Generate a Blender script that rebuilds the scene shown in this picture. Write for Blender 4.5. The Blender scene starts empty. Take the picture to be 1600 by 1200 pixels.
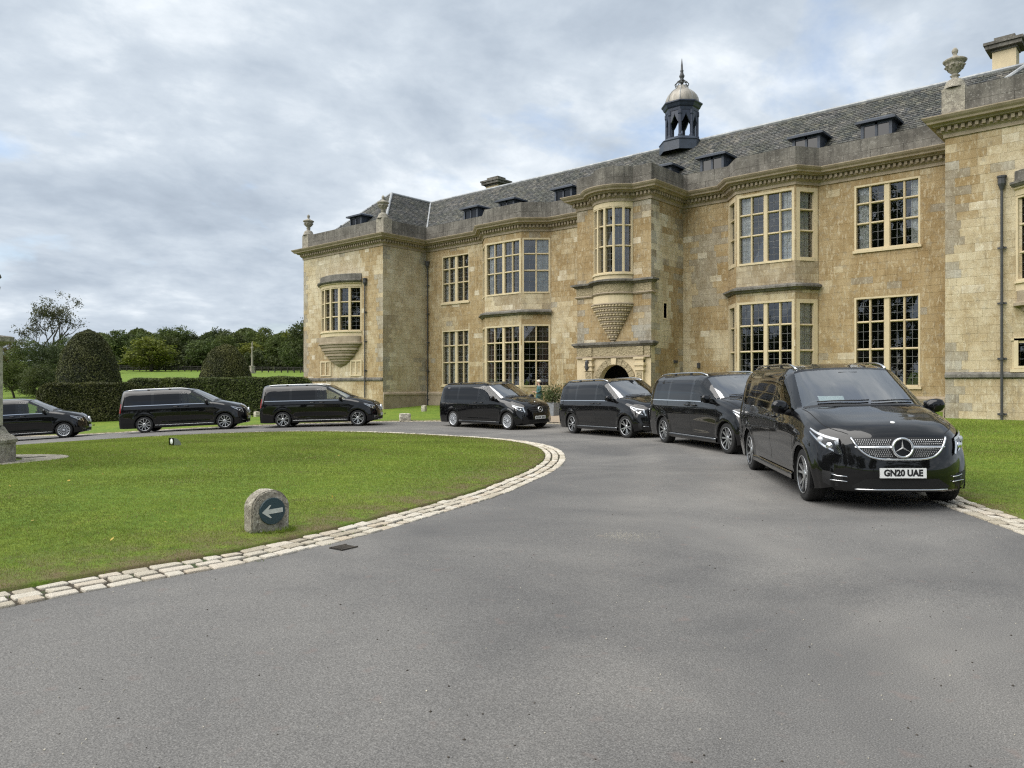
import bpy, bmesh, math, random
import numpy as np
from mathutils import Vector, Matrix
from mathutils.bvhtree import BVHTree

random.seed(7); RNG = np.random.default_rng(11)
sc = bpy.context.scene
COL = sc.collection
R = math.radians

# ------------------------------------------------------------------ camera
YAW = 41.66
CA, SA = math.cos(R(YAW)), math.sin(R(YAW))
HCAM = 1.58
cam_d = bpy.data.cameras.new('camera'); cam = bpy.data.objects.new('camera', cam_d); COL.objects.link(cam)
cam.location = (0, 0, HCAM)
cam.rotation_euler = (R(90), 0, R(YAW))
cam_d.sensor_fit = 'HORIZONTAL'; cam_d.sensor_width = 36.0; cam_d.lens = 36.0 * 1195 / 1600
cam_d.clip_start = 0.05; cam_d.clip_end = 3000
sc.camera = cam
def c2w(x, d): return (CA * x - SA * d, SA * x + CA * d)
def w2c(X, Y): return (CA * X + SA * Y, -SA * X + CA * Y)

# ------------------------------------------------------------------ sky, sun, exposure
SUN_EL, SUN_AZ = 54.0, 206.0        # azimuth measured clockwise from +Y
world = bpy.data.worlds.new('World'); sc.world = world; world.use_nodes = True
def build_world():
    nt = world.node_tree; N = nt.nodes; L = nt.links; N.clear()
    out = N.new('ShaderNodeOutputWorld')
    sky = N.new('ShaderNodeTexSky'); sky.sky_type = 'NISHITA'; sky.sun_disc = False
    sky.sun_elevation = R(SUN_EL); sky.sun_rotation = R(SUN_AZ); sky.dust_density = 2.0
    b1 = N.new('ShaderNodeBackground'); b1.inputs[1].default_value = 0.11
    L.new(sky.outputs[0], b1.inputs[0])
    tc = N.new('ShaderNodeTexCoord'); sp = N.new('ShaderNodeSeparateXYZ'); L.new(tc.outputs['Generated'], sp.inputs[0])
    def math_(op, a, b=None, clamp=False):
        m = N.new('ShaderNodeMath'); m.operation = op; m.use_clamp = clamp
        for i, v in enumerate((a, b)):
            if v is None: continue
            if isinstance(v, (int, float)): m.inputs[i].default_value = v
            else: L.new(v, m.inputs[i])
        return m.outputs[0]
    zz = math_('ADD', math_('ABSOLUTE', sp.outputs[2]), 0.24)
    cx, cy = math_('DIVIDE', sp.outputs[0], zz), math_('DIVIDE', sp.outputs[1], zz)
    cb = N.new('ShaderNodeCombineXYZ'); L.new(cx, cb.inputs[0]); L.new(cy, cb.inputs[1])
    def noise(scale, detail, rough, dist, off, lac=2.0):
        mp = N.new('ShaderNodeMapping'); L.new(cb.outputs[0], mp.inputs[0]); mp.inputs['Location'].default_value = off
        mp.inputs['Rotation'].default_value = (0, 0, 0.5); mp.inputs['Scale'].default_value = (1.0, 0.88, 1)
        n = N.new('ShaderNodeTexNoise'); n.inputs['Scale'].default_value = scale; n.inputs['Detail'].default_value = detail
        n.inputs['Roughness'].default_value = rough; n.inputs['Distortion'].default_value = dist; n.inputs['Lacunarity'].default_value = lac
        L.new(mp.outputs[0], n.inputs[0]); return n.outputs[0]
    big = noise(1.1, 3, 0.5, 0.2, (3.1, 1.7, 0)); mid = noise(2.6, 8, 0.56, 0.25, (1.3, 4.2, 0)); fine = noise(8.5, 8, 0.60, 0.2, (7.7, 2.2, 0))
    s = math_('ADD', math_('ADD', math_('MULTIPLY', big, 0.44), math_('MULTIPLY', mid, 0.46)), math_('MULTIPLY', fine, 0.18))
    cr = N.new('ShaderNodeValToRGB'); L.new(s, cr.inputs[0]); e = cr.color_ramp.elements
    e[0].position = 0.36; e[0].color = (0.203, 0.238, 0.284, 1)
    e[1].position = 0.70; e[1].color = (0.563, 0.582, 0.595, 1)
    a = e.new(0.46); a.color = (0.259, 0.298, 0.346, 1)
    a = e.new(0.55); a.color = (0.333, 0.372, 0.415, 1)
    a = e.new(0.62); a.color = (0.436, 0.468, 0.499, 1)
    b2 = N.new('ShaderNodeBackground'); L.new(cr.outputs[0], b2.inputs[0]); b2.inputs[1].default_value = 0.97
    # gaps of clear sky between the clouds
    gap = noise(1.7, 7, 0.6, 0.3, (5.3, 14.6, 0))
    g = N.new('ShaderNodeMapRange'); L.new(gap, g.inputs[0]); g.inputs[1].default_value = 0.56; g.inputs[2].default_value = 0.72
    g.inputs[3].default_value = 1.0; g.inputs[4].default_value = 0.22
    mx = N.new('ShaderNodeMixShader'); L.new(g.outputs[0], mx.inputs[0]); L.new(b1.outputs[0], mx.inputs[1]); L.new(b2.outputs[0], mx.inputs[2])
    L.new(mx.outputs[0], out.inputs[0])
build_world()
sun_d = bpy.data.lights.new('sun', 'SUN'); sun = bpy.data.objects.new('sun', sun_d); COL.objects.link(sun)
sun_d.energy = 2.5; sun_d.angle = R(80); sun_d.color = (1.0, 0.965, 0.91)
_sd = Vector((math.sin(R(SUN_AZ)) * math.cos(R(SUN_EL)), math.cos(R(SUN_AZ)) * math.cos(R(SUN_EL)), math.sin(R(SUN_EL))))
sun.rotation_euler = _sd.to_track_quat('Z', 'Y').to_euler(); sun.location = _sd * 60
vs = sc.view_settings
sc.display_settings.display_device = 'sRGB'; vs.view_transform = 'Standard'; vs.look = 'None'; vs.gamma = 1.0; vs.use_curve_mapping = False
vs.exposure = 1.06
sc.cycles.max_bounces = 8; sc.cycles.transparent_max_bounces = 16; sc.cycles.diffuse_bounces = 3; sc.cycles.glossy_bounces = 4
sc.cycles.use_denoising = False; sc.cycles.filter_width = 1.25; sc.cycles.sample_clamp_indirect = 4.0
sc.cycles.caustics_reflective = False; sc.cycles.caustics_refractive = False

# ------------------------------------------------------------------ helpers: materials
MATS = {}
class NT:
    def __init__(s, name):
        s.m = bpy.data.materials.new(name); s.m.use_nodes = True
        s.n = s.m.node_tree.nodes; s.l = s.m.node_tree.links
        s.bsdf = next(x for x in s.n if x.type == 'BSDF_PRINCIPLED'); s.out = next(x for x in s.n if x.type == 'OUTPUT_MATERIAL')
        MATS[name] = s.m; s._pos = None
    def pos(s):
        if s._pos is None:
            s._pos = s.n.new('ShaderNodeNewGeometry').outputs['Position']
        return s._pos
    def noise(s, scale, detail=4, rough=0.55, vec=None, stretch=None, off=(0, 0, 0), dist=0.0):
        t = s.n.new('ShaderNodeTexNoise'); t.inputs['Scale'].default_value = scale; t.inputs['Detail'].default_value = detail
        t.inputs['Roughness'].default_value = rough; t.inputs['Distortion'].default_value = dist
        v = vec or s.pos()
        mp = s.n.new('ShaderNodeMapping'); s.l.new(v, mp.inputs[0]); mp.inputs['Location'].default_value = off
        if stretch: mp.inputs['Scale'].default_value = stretch
        s.l.new(mp.outputs[0], t.inputs[0]); return t.outputs[0]
    def voro(s, scale, stretch=None, feature='F1'):
        t = s.n.new('ShaderNodeTexVoronoi'); t.inputs['Scale'].default_value = scale; t.feature = feature
        mp = s.n.new('ShaderNodeMapping'); s.l.new(s.pos(), mp.inputs[0])
        if stretch: mp.inputs['Scale'].default_value = stretch
        s.l.new(mp.outputs[0], t.inputs[0]); return t
    def rng(s, v, a, b, c=0.0, d=1.0):
        m = s.n.new('ShaderNodeMapRange'); s.l.new(v, m.inputs[0])
        for i, x in zip((1, 2, 3, 4), (a, b, c, d)): m.inputs[i].default_value = x
        return m.outputs[0]
    def mth(s, op, a, b):
        m = s.n.new('ShaderNodeMath'); m.operation = op
        for i, v in enumerate((a, b)):
            if isinstance(v, (int, float)): m.inputs[i].default_value = v
            else: s.l.new(v, m.inputs[i])
        return m.outputs[0]
    def mix(s, fac, a, b, mode='MIX'):
        m = s.n.new('ShaderNodeMix'); m.data_type = 'RGBA'; m.blend_type = mode
        for sock, v in ((m.inputs[0], fac), (m.inputs[6], a), (m.inputs[7], b)):
            if isinstance(v, (int, float)): sock.default_value = v
            elif isinstance(v, tuple): sock.default_value = (*v, 1) if len(v) == 3 else v
            else: s.l.new(v, sock)
        return m.outputs[2]
    def attr(s, name='tint'):
        a = s.n.new('ShaderNodeAttribute'); a.attribute_name = name; return a.outputs[0]
    def orand(s):
        return s.n.new('ShaderNodeObjectInfo').outputs['Random']
    def ramp(s, v, *stops):
        c = s.n.new('ShaderNodeValToRGB'); s.l.new(v, c.inputs[0]); e = c.color_ramp.elements
        e[0].position, e[0].color = stops[0][0], (*stops[0][1], 1); e[1].position, e[1].color = stops[-1][0], (*stops[-1][1], 1)
        for p, col in stops[1:-1]:
            x = e.new(p); x.color = (*col, 1)
        return c.outputs[0]
    def set(s, color=None, rough=None, metal=None, spec=None, coat=None):
        b = s.bsdf
        for k, v in (('Base Color', color), ('Roughness', rough), ('Metallic', metal), ('Specular IOR Level', spec), ('Coat Weight', coat)):
            if v is None: continue
            if isinstance(v, (int, float)): b.inputs[k].default_value = v
            elif isinstance(v, tuple): b.inputs[k].default_value = (*v, 1)
            else: s.l.new(v, b.inputs[k])
        return s
    def bump(s, h, strength=0.3, dist=0.01):
        n = s.n.new('ShaderNodeBump'); n.inputs['Strength'].default_value = strength; n.inputs['Distance'].default_value = dist
        s.l.new(h, n.inputs['Height']); s.l.new(n.outputs[0], s.bsdf.inputs['Normal']); return n
def plain(name, col, rough=0.6, metal=0.0, spec=0.5, coat=0.0, nscale=None, namp=0.25):
    t = NT(name)
    if nscale:
        n = t.noise(nscale, 5, 0.6)
        c = t.mix(t.rng(n, 0.3, 0.7), tuple(x * (1 - namp) for x in col), tuple(min(1, x * (1 + namp)) for x in col))
        t.set(c, rough, metal, spec, coat)
        t.bump(n, 0.15, 0.004)
    else: t.set(col, rough, metal, spec, coat)
    return t.m

def make_materials():
    # asphalt
    t = NT('asphalt')
    sp = t.noise(125, 4, 0.8); md = t.noise(38, 4, 0.6); bg = t.noise(0.35, 5, 0.55, dist=0.6); pt = t.noise(1.7, 5, 0.6)
    v = t.voro(150)
    c = t.ramp(sp, (0.32, (0.052, 0.051, 0.049)), (0.50, (0.138, 0.135, 0.130)), (0.60, (0.202, 0.198, 0.190)), (0.74, (0.38, 0.37, 0.35)))
    c = t.mix(t.rng(bg, 0.35, 0.68), t.mix(1.0, c, (0.66, 0.66, 0.67), 'MULTIPLY'), t.mix(1.0, c, (1.14, 1.12, 1.09), 'MULTIPLY'))
    c = t.mix(t.rng(pt, 0.3, 0.7, 0.0, 0.35), c, t.mix(1.0, c, (0.80, 0.80, 0.82), 'MULTIPLY'))
    br = t.noise(6.0, 2, 0.5, off=(4, 8, 1)); c = t.mix(t.rng(br, 0.64, 0.75, 0, 0.3), c, (0.17, 0.125, 0.11))
    wheel = t.attr('worn'); c = t.mix(wheel, c, t.mix(1.0, c, (1.20, 1.185, 1.16), 'MULTIPLY'))
    t.set(c, 0.86, 0, 0.35); t.bump(t.mth('ADD', sp, md), 0.5, 0.006)
    # grass soil sheet
    t = NT('turf')
    a = t.noise(0.55, 5, 0.6, dist=0.5); b = t.noise(7, 5, 0.65); f = t.noise(60, 4, 0.7)
    c = t.ramp(b, (0.30, (0.072, 0.112, 0.016)), (0.5, (0.120, 0.178, 0.024)), (0.72, (0.185, 0.235, 0.038)))
    c = t.mix(t.rng(a, 0.36, 0.66), t.mix(1.0, c, (0.78, 0.9, 0.8), 'MULTIPLY'), t.mix(1.0, c, (1.18, 1.10, 1.0), 'MULTIPLY'))
    c = t.mix(t.rng(f, 0.3, 0.7), t.mix(1.0, c, (0.62, 0.66, 0.6), 'MULTIPLY'), t.mix(1.0, c, (1.3, 1.28, 1.2), 'MULTIPLY'))
    dry = t.noise(2.6, 4, 0.6); w = t.mth('MULTIPLY', t.attr('worn'), t.rng(dry, 0.36, 0.60))
    c = t.mix(w, c, t.mix(f, (0.085, 0.066, 0.034), (0.20, 0.165, 0.085)))
    spot = t.noise(0.9, 3, 0.6, off=(9, 3, 0)); c = t.mix(t.rng(spot, 0.64, 0.74, 0, 0.55), c, (0.15, 0.135, 0.06))
    t.set(c, 0.9, 0, 0.2); t.bump(t.mth('ADD', b, f), 0.7, 0.02)
    t = NT('grass_blade')
    h = t.attr('tint'); t.set(h, 0.6, 0, 0.25); tl = t.n.new('ShaderNodeBsdfTranslucent'); t.l.new(h, tl.inputs[0]); mx = t.n.new('ShaderNodeMixShader'); mx.inputs[0].default_value = 0.35; t.l.new(t.bsdf.outputs[0], mx.inputs[1]); t.l.new(tl.outputs[0], mx.inputs[2]); t.l.new(mx.outputs[0], t.out.inputs[0])
    t = NT('meadow')
    a = t.noise(0.05, 4, 0.6); b = t.noise(0.9, 4, 0.6)
    c = t.mix(t.rng(a, 0.35, 0.65), (0.085, 0.130, 0.020), (0.125, 0.170, 0.028)); c = t.mix(t.rng(b, 0.3, 0.7), t.mix(1.0, c, (0.75, 0.8, 0.75), 'MULTIPLY'), c)
    t.set(c, 0.9, 0, 0.2)
    t = NT('gravel'); n = t.noise(60, 4, 0.7); t.set(t.ramp(n, (0.3, (0.16, 0.12, 0.085)), (0.7, (0.42, 0.35, 0.26))), 0.9); t.bump(n, 0.6, 0.01)
    t = NT('soil'); n = t.noise(30, 5, 0.7); mo = t.noise(3, 3, 0.6); t.set(t.mix(t.rng(mo, .52, .62), t.ramp(n, (0.3, (0.018, 0.014, 0.008)), (0.7, (0.065, 0.050, 0.030))), (0.035, 0.050, 0.012)), 0.95); t.bump(n, 0.8, 0.01)
    # kerb setts
    t = NT('sett')
    o = t.orand(); n = t.noise(22, 6, 0.65); g = t.noise(90, 3, 0.7)
    c = t.ramp(o, (0.0, (0.44, 0.39, 0.30)), (0.35, (0.60, 0.55, 0.45)), (0.7, (0.68, 0.63, 0.54)), (1.0, (0.55, 0.47, 0.36)))
    c = t.mix(t.rng(n, 0.3, 0.7, 0.25, 0.0), c, (0.20, 0.16, 0.11)); c = t.mix(t.rng(g, 0.55, 0.75, 0, 0.4), c, (0.70, 0.66, 0.57))
    t.set(c, 0.85, 0, 0.3); t.bump(t.mth('ADD', n, g), 0.9, 0.02)
    # house masonry: tint carries the colour of each block
    t = NT('ashlar')
    h = t.attr('tint'); n1 = t.noise(1.3, 7, 0.70, stretch=(1, 1, 0.8)); n2 = t.noise(11, 6, 0.72, stretch=(1, 1, 0.38)); n3 = t.noise(48, 4, 0.75)
    st = t.noise(5, 6, 0.7, stretch=(1.0, 1.0, 0.10)); bl = t.noise(4.2, 6, 0.66, off=(5, 2, 8))
    c = t.mix(t.rng(n1, 0.42, 0.58, 0.0, 0.75), h, t.mix(1.0, h, (0.70, 0.63, 0.52), 'MULTIPLY'))
    c = t.mix(t.rng(n2, 0.54, 0.62, 0.0, 0.80), c, t.mix(0.5, h, (0.66, 0.60, 0.46)))
    c = t.mix(t.rng(bl, 0.55, 0.68, 0, 0.42), c, (0.30, 0.275, 0.225))
    c = t.mix(t.rng(st, 0.55, 0.68, 0, 0.55), c, t.mix(1.0, c, (0.56, 0.53, 0.49), 'MULTIPLY'))
    c = t.mix(t.rng(n3, 0.34, 0.58, 0.60, 0.0), c, t.mix(1.0, c, (0.50, 0.46, 0.40), 'MULTIPLY'))
    t.set(c, 0.92, 0, 0.2); t.bump(t.mth('ADD', n2, n3), 0.7, 0.016)
    t = NT('mortar'); n = t.noise(12, 5, 0.6); t.set(t.mix(t.rng(n, 0.3, 0.7), (0.34, 0.285, 0.19), (0.46, 0.40, 0.29)), 0.95, 0, 0.2)
    t = NT('dressed_stone')
    n = t.noise(5, 6, 0.65, stretch=(1, 1, 0.4)); f = t.noise(40, 4, 0.7); o = t.orand()
    c = t.mix(t.rng(n, 0.35, 0.68), (0.64, 0.53, 0.345), (0.54, 0.455, 0.305)); c = t.mix(t.rng(f, 0.55, 0.75, 0, 0.4), c, (0.34, 0.27, 0.17))
    c = t.mix(t.rng(o, 0, 1, 0.0, 0.25), c, (0.40, 0.34, 0.23))
    t.set(c, 0.85, 0, 0.25); t.bump(f, 0.25, 0.005)
    t = NT('moulding')
    n = t.noise(2.5, 6, 0.65); f = t.noise(30, 4, 0.7)
    c = t.mix(t.rng(n, 0.35, 0.68), (0.275, 0.222, 0.158), (0.385, 0.322, 0.240)); c = t.mix(t.rng(f, 0.5, 0.72, 0, 0.6), c, (0.15, 0.125, 0.085))
    t.set(c, 0.9, 0, 0.2); t.bump(f, 0.3, 0.006)
    t = NT('carved')
    n = t.noise(16, 5, 0.7); v = t.voro(11)
    c = t.mix(t.rng(n, 0.35, 0.68), (0.24, 0.20, 0.125), (0.44, 0.37, 0.24)); t.set(c, 0.9, 0, 0.2)
    t.bump(t.mth('ADD', v.outputs[0], n), 1.0, 0.035)
    t = NT('lichen_stone')
    n = t.noise(1.1, 6, 0.65); f = t.noise(13, 6, 0.78); g = t.noise(60, 3, 0.7); st = t.noise(5, 5, 0.65, stretch=(1, 1, 0.09))
    c = t.mix(t.rng(n, 0.38, 0.62), (0.105, 0.098, 0.086), (0.20, 0.188, 0.165)); c = t.mix(t.rng(st, 0.47, 0.66, 0, 0.55), c, (0.050, 0.047, 0.042))
    c = t.mix(t.rng(f, 0.55, 0.66, 0, 0.6), c, (0.40, 0.39, 0.355)); c = t.mix(t.rng(g, 0.55, 0.72, 0, 0.5), c, (0.05, 0.046, 0.038))
    t.set(c, 0.95, 0, 0.15); t.bump(t.mth('ADD', f, g), 0.7, 0.018)
    t = NT('slate')
    h = t.attr('tint'); f = t.noise(14, 6, 0.7); g = t.noise(1.1, 4, 0.6)
    c = t.mix(t.rng(f, 0.54, 0.62, 0, 0.6), h, (0.33, 0.32, 0.28)); c = t.mix(t.rng(g, 0.40, 0.60, 0, 0.65), c, t.mix(1.0, c, (0.55, 0.62, 0.50), 'MULTIPLY'))
    t.set(c, 0.75, 0, 0.35); t.bump(f, 0.4, 0.006)
    t = NT('lead_sheet'); n = t.noise(4, 5, 0.6, stretch=(1, 1, 0.3)); t.set(t.mix(t.rng(n, 0.3, 0.7), (0.20, 0.21, 0.22), (0.40, 0.41, 0.41)), 0.6, 0.2)
    t = NT('dome_metal'); n = t.noise(5, 5, 0.6, stretch=(1, 1, 0.2)); t.set(t.mix(t.rng(n, 0.3, 0.7), (0.17, 0.150, 0.125), (0.36, 0.335, 0.29)), 0.5, 0.3)
    plain('blue_paint', (0.020, 0.028, 0.050), 0.45, nscale=6)
    plain('dormer_paint', (0.030, 0.040, 0.058), 0.5, nscale=6)
    plain('iron', (0.045, 0.046, 0.048), 0.55, nscale=8)
    plain('room', (0.030, 0.027, 0.024), 0.9); plain('leading', (0.16, 0.16, 0.155), 0.5)
    plain('curtain_pale', (0.78, 0.77, 0.72), 0.9, nscale=4); plain('curtain_rose', (0.26, 0.17, 0.14), 0.9, nscale=4)
    plain('shade_cloth', (0.42, 0.38, 0.33), 0.9)
    t = NT('window_glass')
    tr = t.n.new('ShaderNodeBsdfTransparent'); tr.inputs[0].default_value = (0.86, 0.89, 0.90, 1)
    gl = t.n.new('ShaderNodeBsdfGlossy'); gl.inputs[0].default_value = (0.95, 0.97, 1, 1); gl.inputs['Roughness'].default_value = 0.015
    fr = t.n.new('ShaderNodeFresnel'); fr.inputs[0].default_value = 1.55
    bp = t.n.new('ShaderNodeBump'); bp.inputs['Strength'].default_value = 0.10; bp.inputs['Distance'].default_value = 0.01
    t.l.new(t.noise(3.0, 2, 0.5), bp.inputs['Height']); t.l.new(bp.outputs[0], gl.inputs['Normal'])
    mx = t.n.new('ShaderNodeMixShader'); t.l.new(t.mth('ADD', fr.outputs[0], 0.08), mx.inputs[0]); t.l.new(tr.outputs[0], mx.inputs[1]); t.l.new(gl.outputs[0], mx.inputs[2]); t.l.new(mx.outputs[0], t.out.inputs[0])
    # vehicles
    t = NT('black_paint'); t.set((0.0030, 0.0030, 0.0036), 0.25, 0.0, 0.08, 1.0); t.bsdf.inputs['Coat Roughness'].default_value = 0.02
    def glass(name, tint, ior, add):
        t = NT(name)
        tr = t.n.new('ShaderNodeBsdfTransparent'); tr.inputs[0].default_value = (*tint, 1)
        gl = t.n.new('ShaderNodeBsdfGlossy'); gl.inputs['Roughness'].default_value = 0.01
        fr = t.n.new('ShaderNodeFresnel'); fr.inputs[0].default_value = ior
        mx = t.n.new('ShaderNodeMixShader'); t.l.new(t.mth('ADD', fr.outputs[0], add), mx.inputs[0]); t.l.new(tr.outputs[0], mx.inputs[1]); t.l.new(gl.outputs[0], mx.inputs[2]); t.l.new(mx.outputs[0], t.out.inputs[0])
    glass('clear_glass', (0.80, 0.86, 0.84), 1.6, 0.30); glass('side_glass', (0.62, 0.68, 0.67), 1.5, 0.03)
    glass('lamp_glass', (0.9, 0.92, 0.95), 1.5, 0.02)
    t = NT('privacy_glass'); t.set((0.004, 0.004, 0.005), 0.03, 0, 0.45)
    plain('chrome', (0.72, 0.73, 0.74), 0.12, 1.0); plain('satin_silver', (0.55, 0.56, 0.57), 0.32, 0.9)
    plain('emblem_silver', (0.75, 0.76, 0.77), 0.35, 0.55); plain('dark_alloy', (0.012, 0.012, 0.013), 0.3, 0.5); plain('rubber', (0.012, 0.012, 0.012), 0.75, nscale=40)
    plain('black_plastic', (0.010, 0.010, 0.011), 0.5); plain('gloss_black', (0.004, 0.004, 0.005), 0.08); plain('cavity', (0.003, 0.003, 0.003), 0.9)
    plain('seat_leather', (0.018, 0.017, 0.017), 0.5); plain('trim_grey', (0.05, 0.05, 0.052), 0.7)
    plain('lamp_white', (0.50, 0.52, 0.55), 0.25, 0.3); plain('lamp_dark', (0.02, 0.022, 0.026), 0.15); plain('tail_red', (0.22, 0.008, 0.008), 0.2)
    plain('plate_white', (0.72, 0.73, 0.72), 0.45); plain('plate_black', (0.008, 0.008, 0.01), 0.5); plain('card', (0.66, 0.78, 0.80), 0.7)
    # planting
    def leaf(name, dark, light, trans=0.25):
        t = NT(name)
        o = t.orand(); h = t.attr('tint'); n = t.noise(0.7, 3, 0.6)
        c = t.mix(t.rng(n, 0.35, 0.65), dark, light); c = t.mix(1.0, c, h, 'MULTIPLY')
        c = t.mix(t.rng(o, 0, 1, 0.0, 0.5), c, t.mix(1.0, c, (1.35, 1.12, 0.62), 'MULTIPLY'))
        t.set(c, 0.65, 0, 0.25)
        tl = t.n.new('ShaderNodeBsdfTranslucent'); t.l.new(c, tl.inputs[0])
        mx = t.n.new('ShaderNodeMixShader'); mx.inputs[0].default_value = trans
        t.l.new(t.bsdf.outputs[0], mx.inputs[1]); t.l.new(tl.outputs[0], mx.inputs[2]); t.l.new(mx.outputs[0], t.out.inputs[0])
    leaf('leaf_oak', (0.046, 0.069, 0.021), (0.092, 0.124, 0.034)); leaf('leaf_lime', (0.078, 0.105, 0.016), (0.145, 0.170, 0.030))
    leaf('leaf_dark', (0.033, 0.050, 0.020), (0.068, 0.090, 0.033)); leaf('leaf_brown', (0.058, 0.054, 0.020), (0.105, 0.095, 0.034))
    leaf('leaf_yew', (0.042, 0.050, 0.020), (0.076, 0.081, 0.029), 0.1); leaf('leaf_box', (0.056, 0.073, 0.022), (0.105, 0.123, 0.036), 0.15)
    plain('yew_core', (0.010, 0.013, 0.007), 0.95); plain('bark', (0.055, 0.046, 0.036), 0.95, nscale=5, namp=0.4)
    plain('timber', (0.022, 0.019, 0.015), 0.9)
    # small things
    t = NT('marker_stone')
    n = t.noise(9, 6, 0.7); f = t.noise(45, 5, 0.75); c = t.mix(t.rng(n, 0.4, 0.62), (0.22, 0.20, 0.165), (0.40, 0.37, 0.30)); c = t.mix(t.rng(f, 0.5, 0.62, 0, 0.8), c, (0.075, 0.066, 0.055)); c = t.mix(t.rng(t.noise(24, 4, 0.6, off=(3, 1, 2)), 0.58, 0.7, 0, 0.8), c, (0.56, 0.54, 0.48))
    t.set(c, 0.95, 0, 0.2); t.bump(t.mth('ADD', n, f), 0.6, 0.012)
    plain('sign_teal', (0.022, 0.050, 0.060), 0.35); plain('sign_white', (0.50, 0.52, 0.48), 0.5, nscale=30, namp=0.15)
    plain('grey_box', (0.26, 0.27, 0.25), 0.6); plain('lens_white', (0.8, 0.82, 0.82), 0.15)
    plain('rough_stone', (0.42, 0.39, 0.32), 0.95, nscale=12, namp=0.45); plain('planter_grey', (0.22, 0.24, 0.26), 0.7, nscale=9)
    plain('skin', (0.52, 0.32, 0.24), 0.55); plain('hair_white', (0.66, 0.60, 0.50), 0.7); plain('coat_teal', (0.045, 0.120, 0.125), 0.85, nscale=20); plain('trousers', (0.03, 0.03, 0.035), 0.9)
    plain('yellow_leaf', (0.42, 0.30, 0.05), 0.7)
make_materials()
M = MATS

# ------------------------------------------------------------------ helpers: meshes
class MB:
    def __init__(s): s.v = []; s.f = []; s.c = []; s.n = 0
    def add(s, verts, faces, col=None):
        o = s.n; s.v.extend([tuple(map(float, p)) for p in verts]); s.f.extend([tuple(i + o for i in f) for f in faces]); s.n += len(verts)
        s.c.extend([col or (1, 1, 1)] * len(verts)); return s
    def box(s, x0, x1, y0, y1, z0, z1, mat=None, col=None):
        p = [(x, y, z) for z in (z0, z1) for y in (y0, y1) for x in (x0, x1)]
        if mat is not None: p = [tuple(mat @ Vector(q)) for q in p]
        return s.add(p, [(0, 2, 3, 1), (4, 5, 7, 6), (0, 1, 5, 4), (2, 6, 7, 3), (0, 4, 6, 2), (1, 3, 7, 5)], col)
    def prism(s, poly, z0, z1, col=None, mat=None):
        n = len(poly); p = [(x, y, z0) for x, y in poly] + [(x, y, z1) for x, y in poly]
        if mat is not None: p = [tuple(mat @ Vector(q)) for q in p]
        fs = [tuple(range(n - 1, -1, -1)), tuple(range(n, 2 * n))] + [(i, (i + 1) % n, n + (i + 1) % n, n + i) for i in range(n)]
        return s.add(p, fs, col)
    def lathe(s, prof, n=20, c=(0, 0, 0), a0=0.0, a1=2 * math.pi, sx=1.0, sy=1.0, mat=None, col=None):
        full = abs(a1 - a0 - 2 * math.pi) < 1e-6; m = n if full else n + 1
        p = []
        for i in range(m):
            a = a0 + (a1 - a0) * i / n
            for r, z in prof: p.append((c[0] + r * math.cos(a) * sx, c[1] + r * math.sin(a) * sy, c[2] + z))
        if mat is not None: p = [tuple(mat @ Vector(q)) for q in p]
        k = len(prof); fs = []
        for i in range(n):
            j = (i + 1) % m
            for q in range(k - 1): fs.append((i * k + q, j * k + q, j * k + q + 1, i * k + q + 1))
        return s.add(p, fs, col)
    def tube(s, path, r, n=8, col=None, cap=True):
        P = [Vector(p) for p in path]; rr = r if isinstance(r, (list, tuple)) else [r] * len(P)
        base = s.n; vs_ = []; up = Vector((0, 0, 1))
        for i, p in enumerate(P):
            t = (P[min(i + 1, len(P) - 1)] - P[max(i - 1, 0)]).normalized()
            a = t.cross(up); a = t.cross(Vector((1, 0, 0))) if a.length < 1e-3 else a
            a.normalize(); b = a.cross(t).normalized()
            for k in range(n):
                q = 2 * math.pi * k / n; vs_.append(p + (a * math.cos(q) + b * math.sin(q)) * rr[i])
        fs = []
        for i in range(len(P) - 1):
            for k in range(n): fs.append((i * n + k, i * n + (k + 1) % n, (i + 1) * n + (k + 1) % n, (i + 1) * n + k))
        if cap: fs += [tuple(range(n - 1, -1, -1)), tuple((len(P) - 1) * n + k for k in range(n))]
        return s.add(vs_, fs, col)
    def build(s, name, mat, parent=None, smooth=False, tint=False, kind=None):
        me = bpy.data.meshes.new(name); me.from_pydata(s.v, [], s.f); me.update()
        return wrap(name, me, mat, parent, smooth, np.array(s.c) if tint else None, kind)
def wrap(name, me, mat, parent=None, smooth=False, cols=None, kind=None, attrname='tint'):
    if cols is not None:
        a = me.attributes.new(attrname, 'FLOAT_COLOR', 'POINT'); c = np.ones((len(me.vertices), 4), np.float32); c[:, :3] = cols; a.data.foreach_set('color', c.ravel())
    if smooth: me.polygons.foreach_set('use_smooth', [True] * len(me.polygons))
    if mat is not None: me.materials.append(M[mat] if isinstance(mat, str) else mat)
    o = bpy.data.objects.new(name, me); COL.objects.link(o)
    if parent is not None: attach(o, parent)
    if kind: o['kind'] = kind
    return o
def npmesh(name, V, F, mat, parent=None, smooth=False, cols=None, kind=None):
    V = np.asarray(V, np.float32); F = np.asarray(F, np.int32); k = F.shape[1]
    me = bpy.data.meshes.new(name); me.vertices.add(len(V)); me.vertices.foreach_set('co', V.ravel())
    me.loops.add(F.size); me.loops.foreach_set('vertex_index', F.ravel()); me.polygons.add(len(F))
    me.polygons.foreach_set('loop_start', np.arange(0, F.size, k, dtype=np.int32)); me.update(calc_edges=True)
    return wrap(name, me, mat, parent, smooth, cols, kind)
ABS = {}
def attach(o, p):
    o.parent = p
    if p.name in ABS: o.matrix_parent_inverse = Matrix.Translation(-ABS[p.name])   # children of fixed things are written in world coordinates
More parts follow.
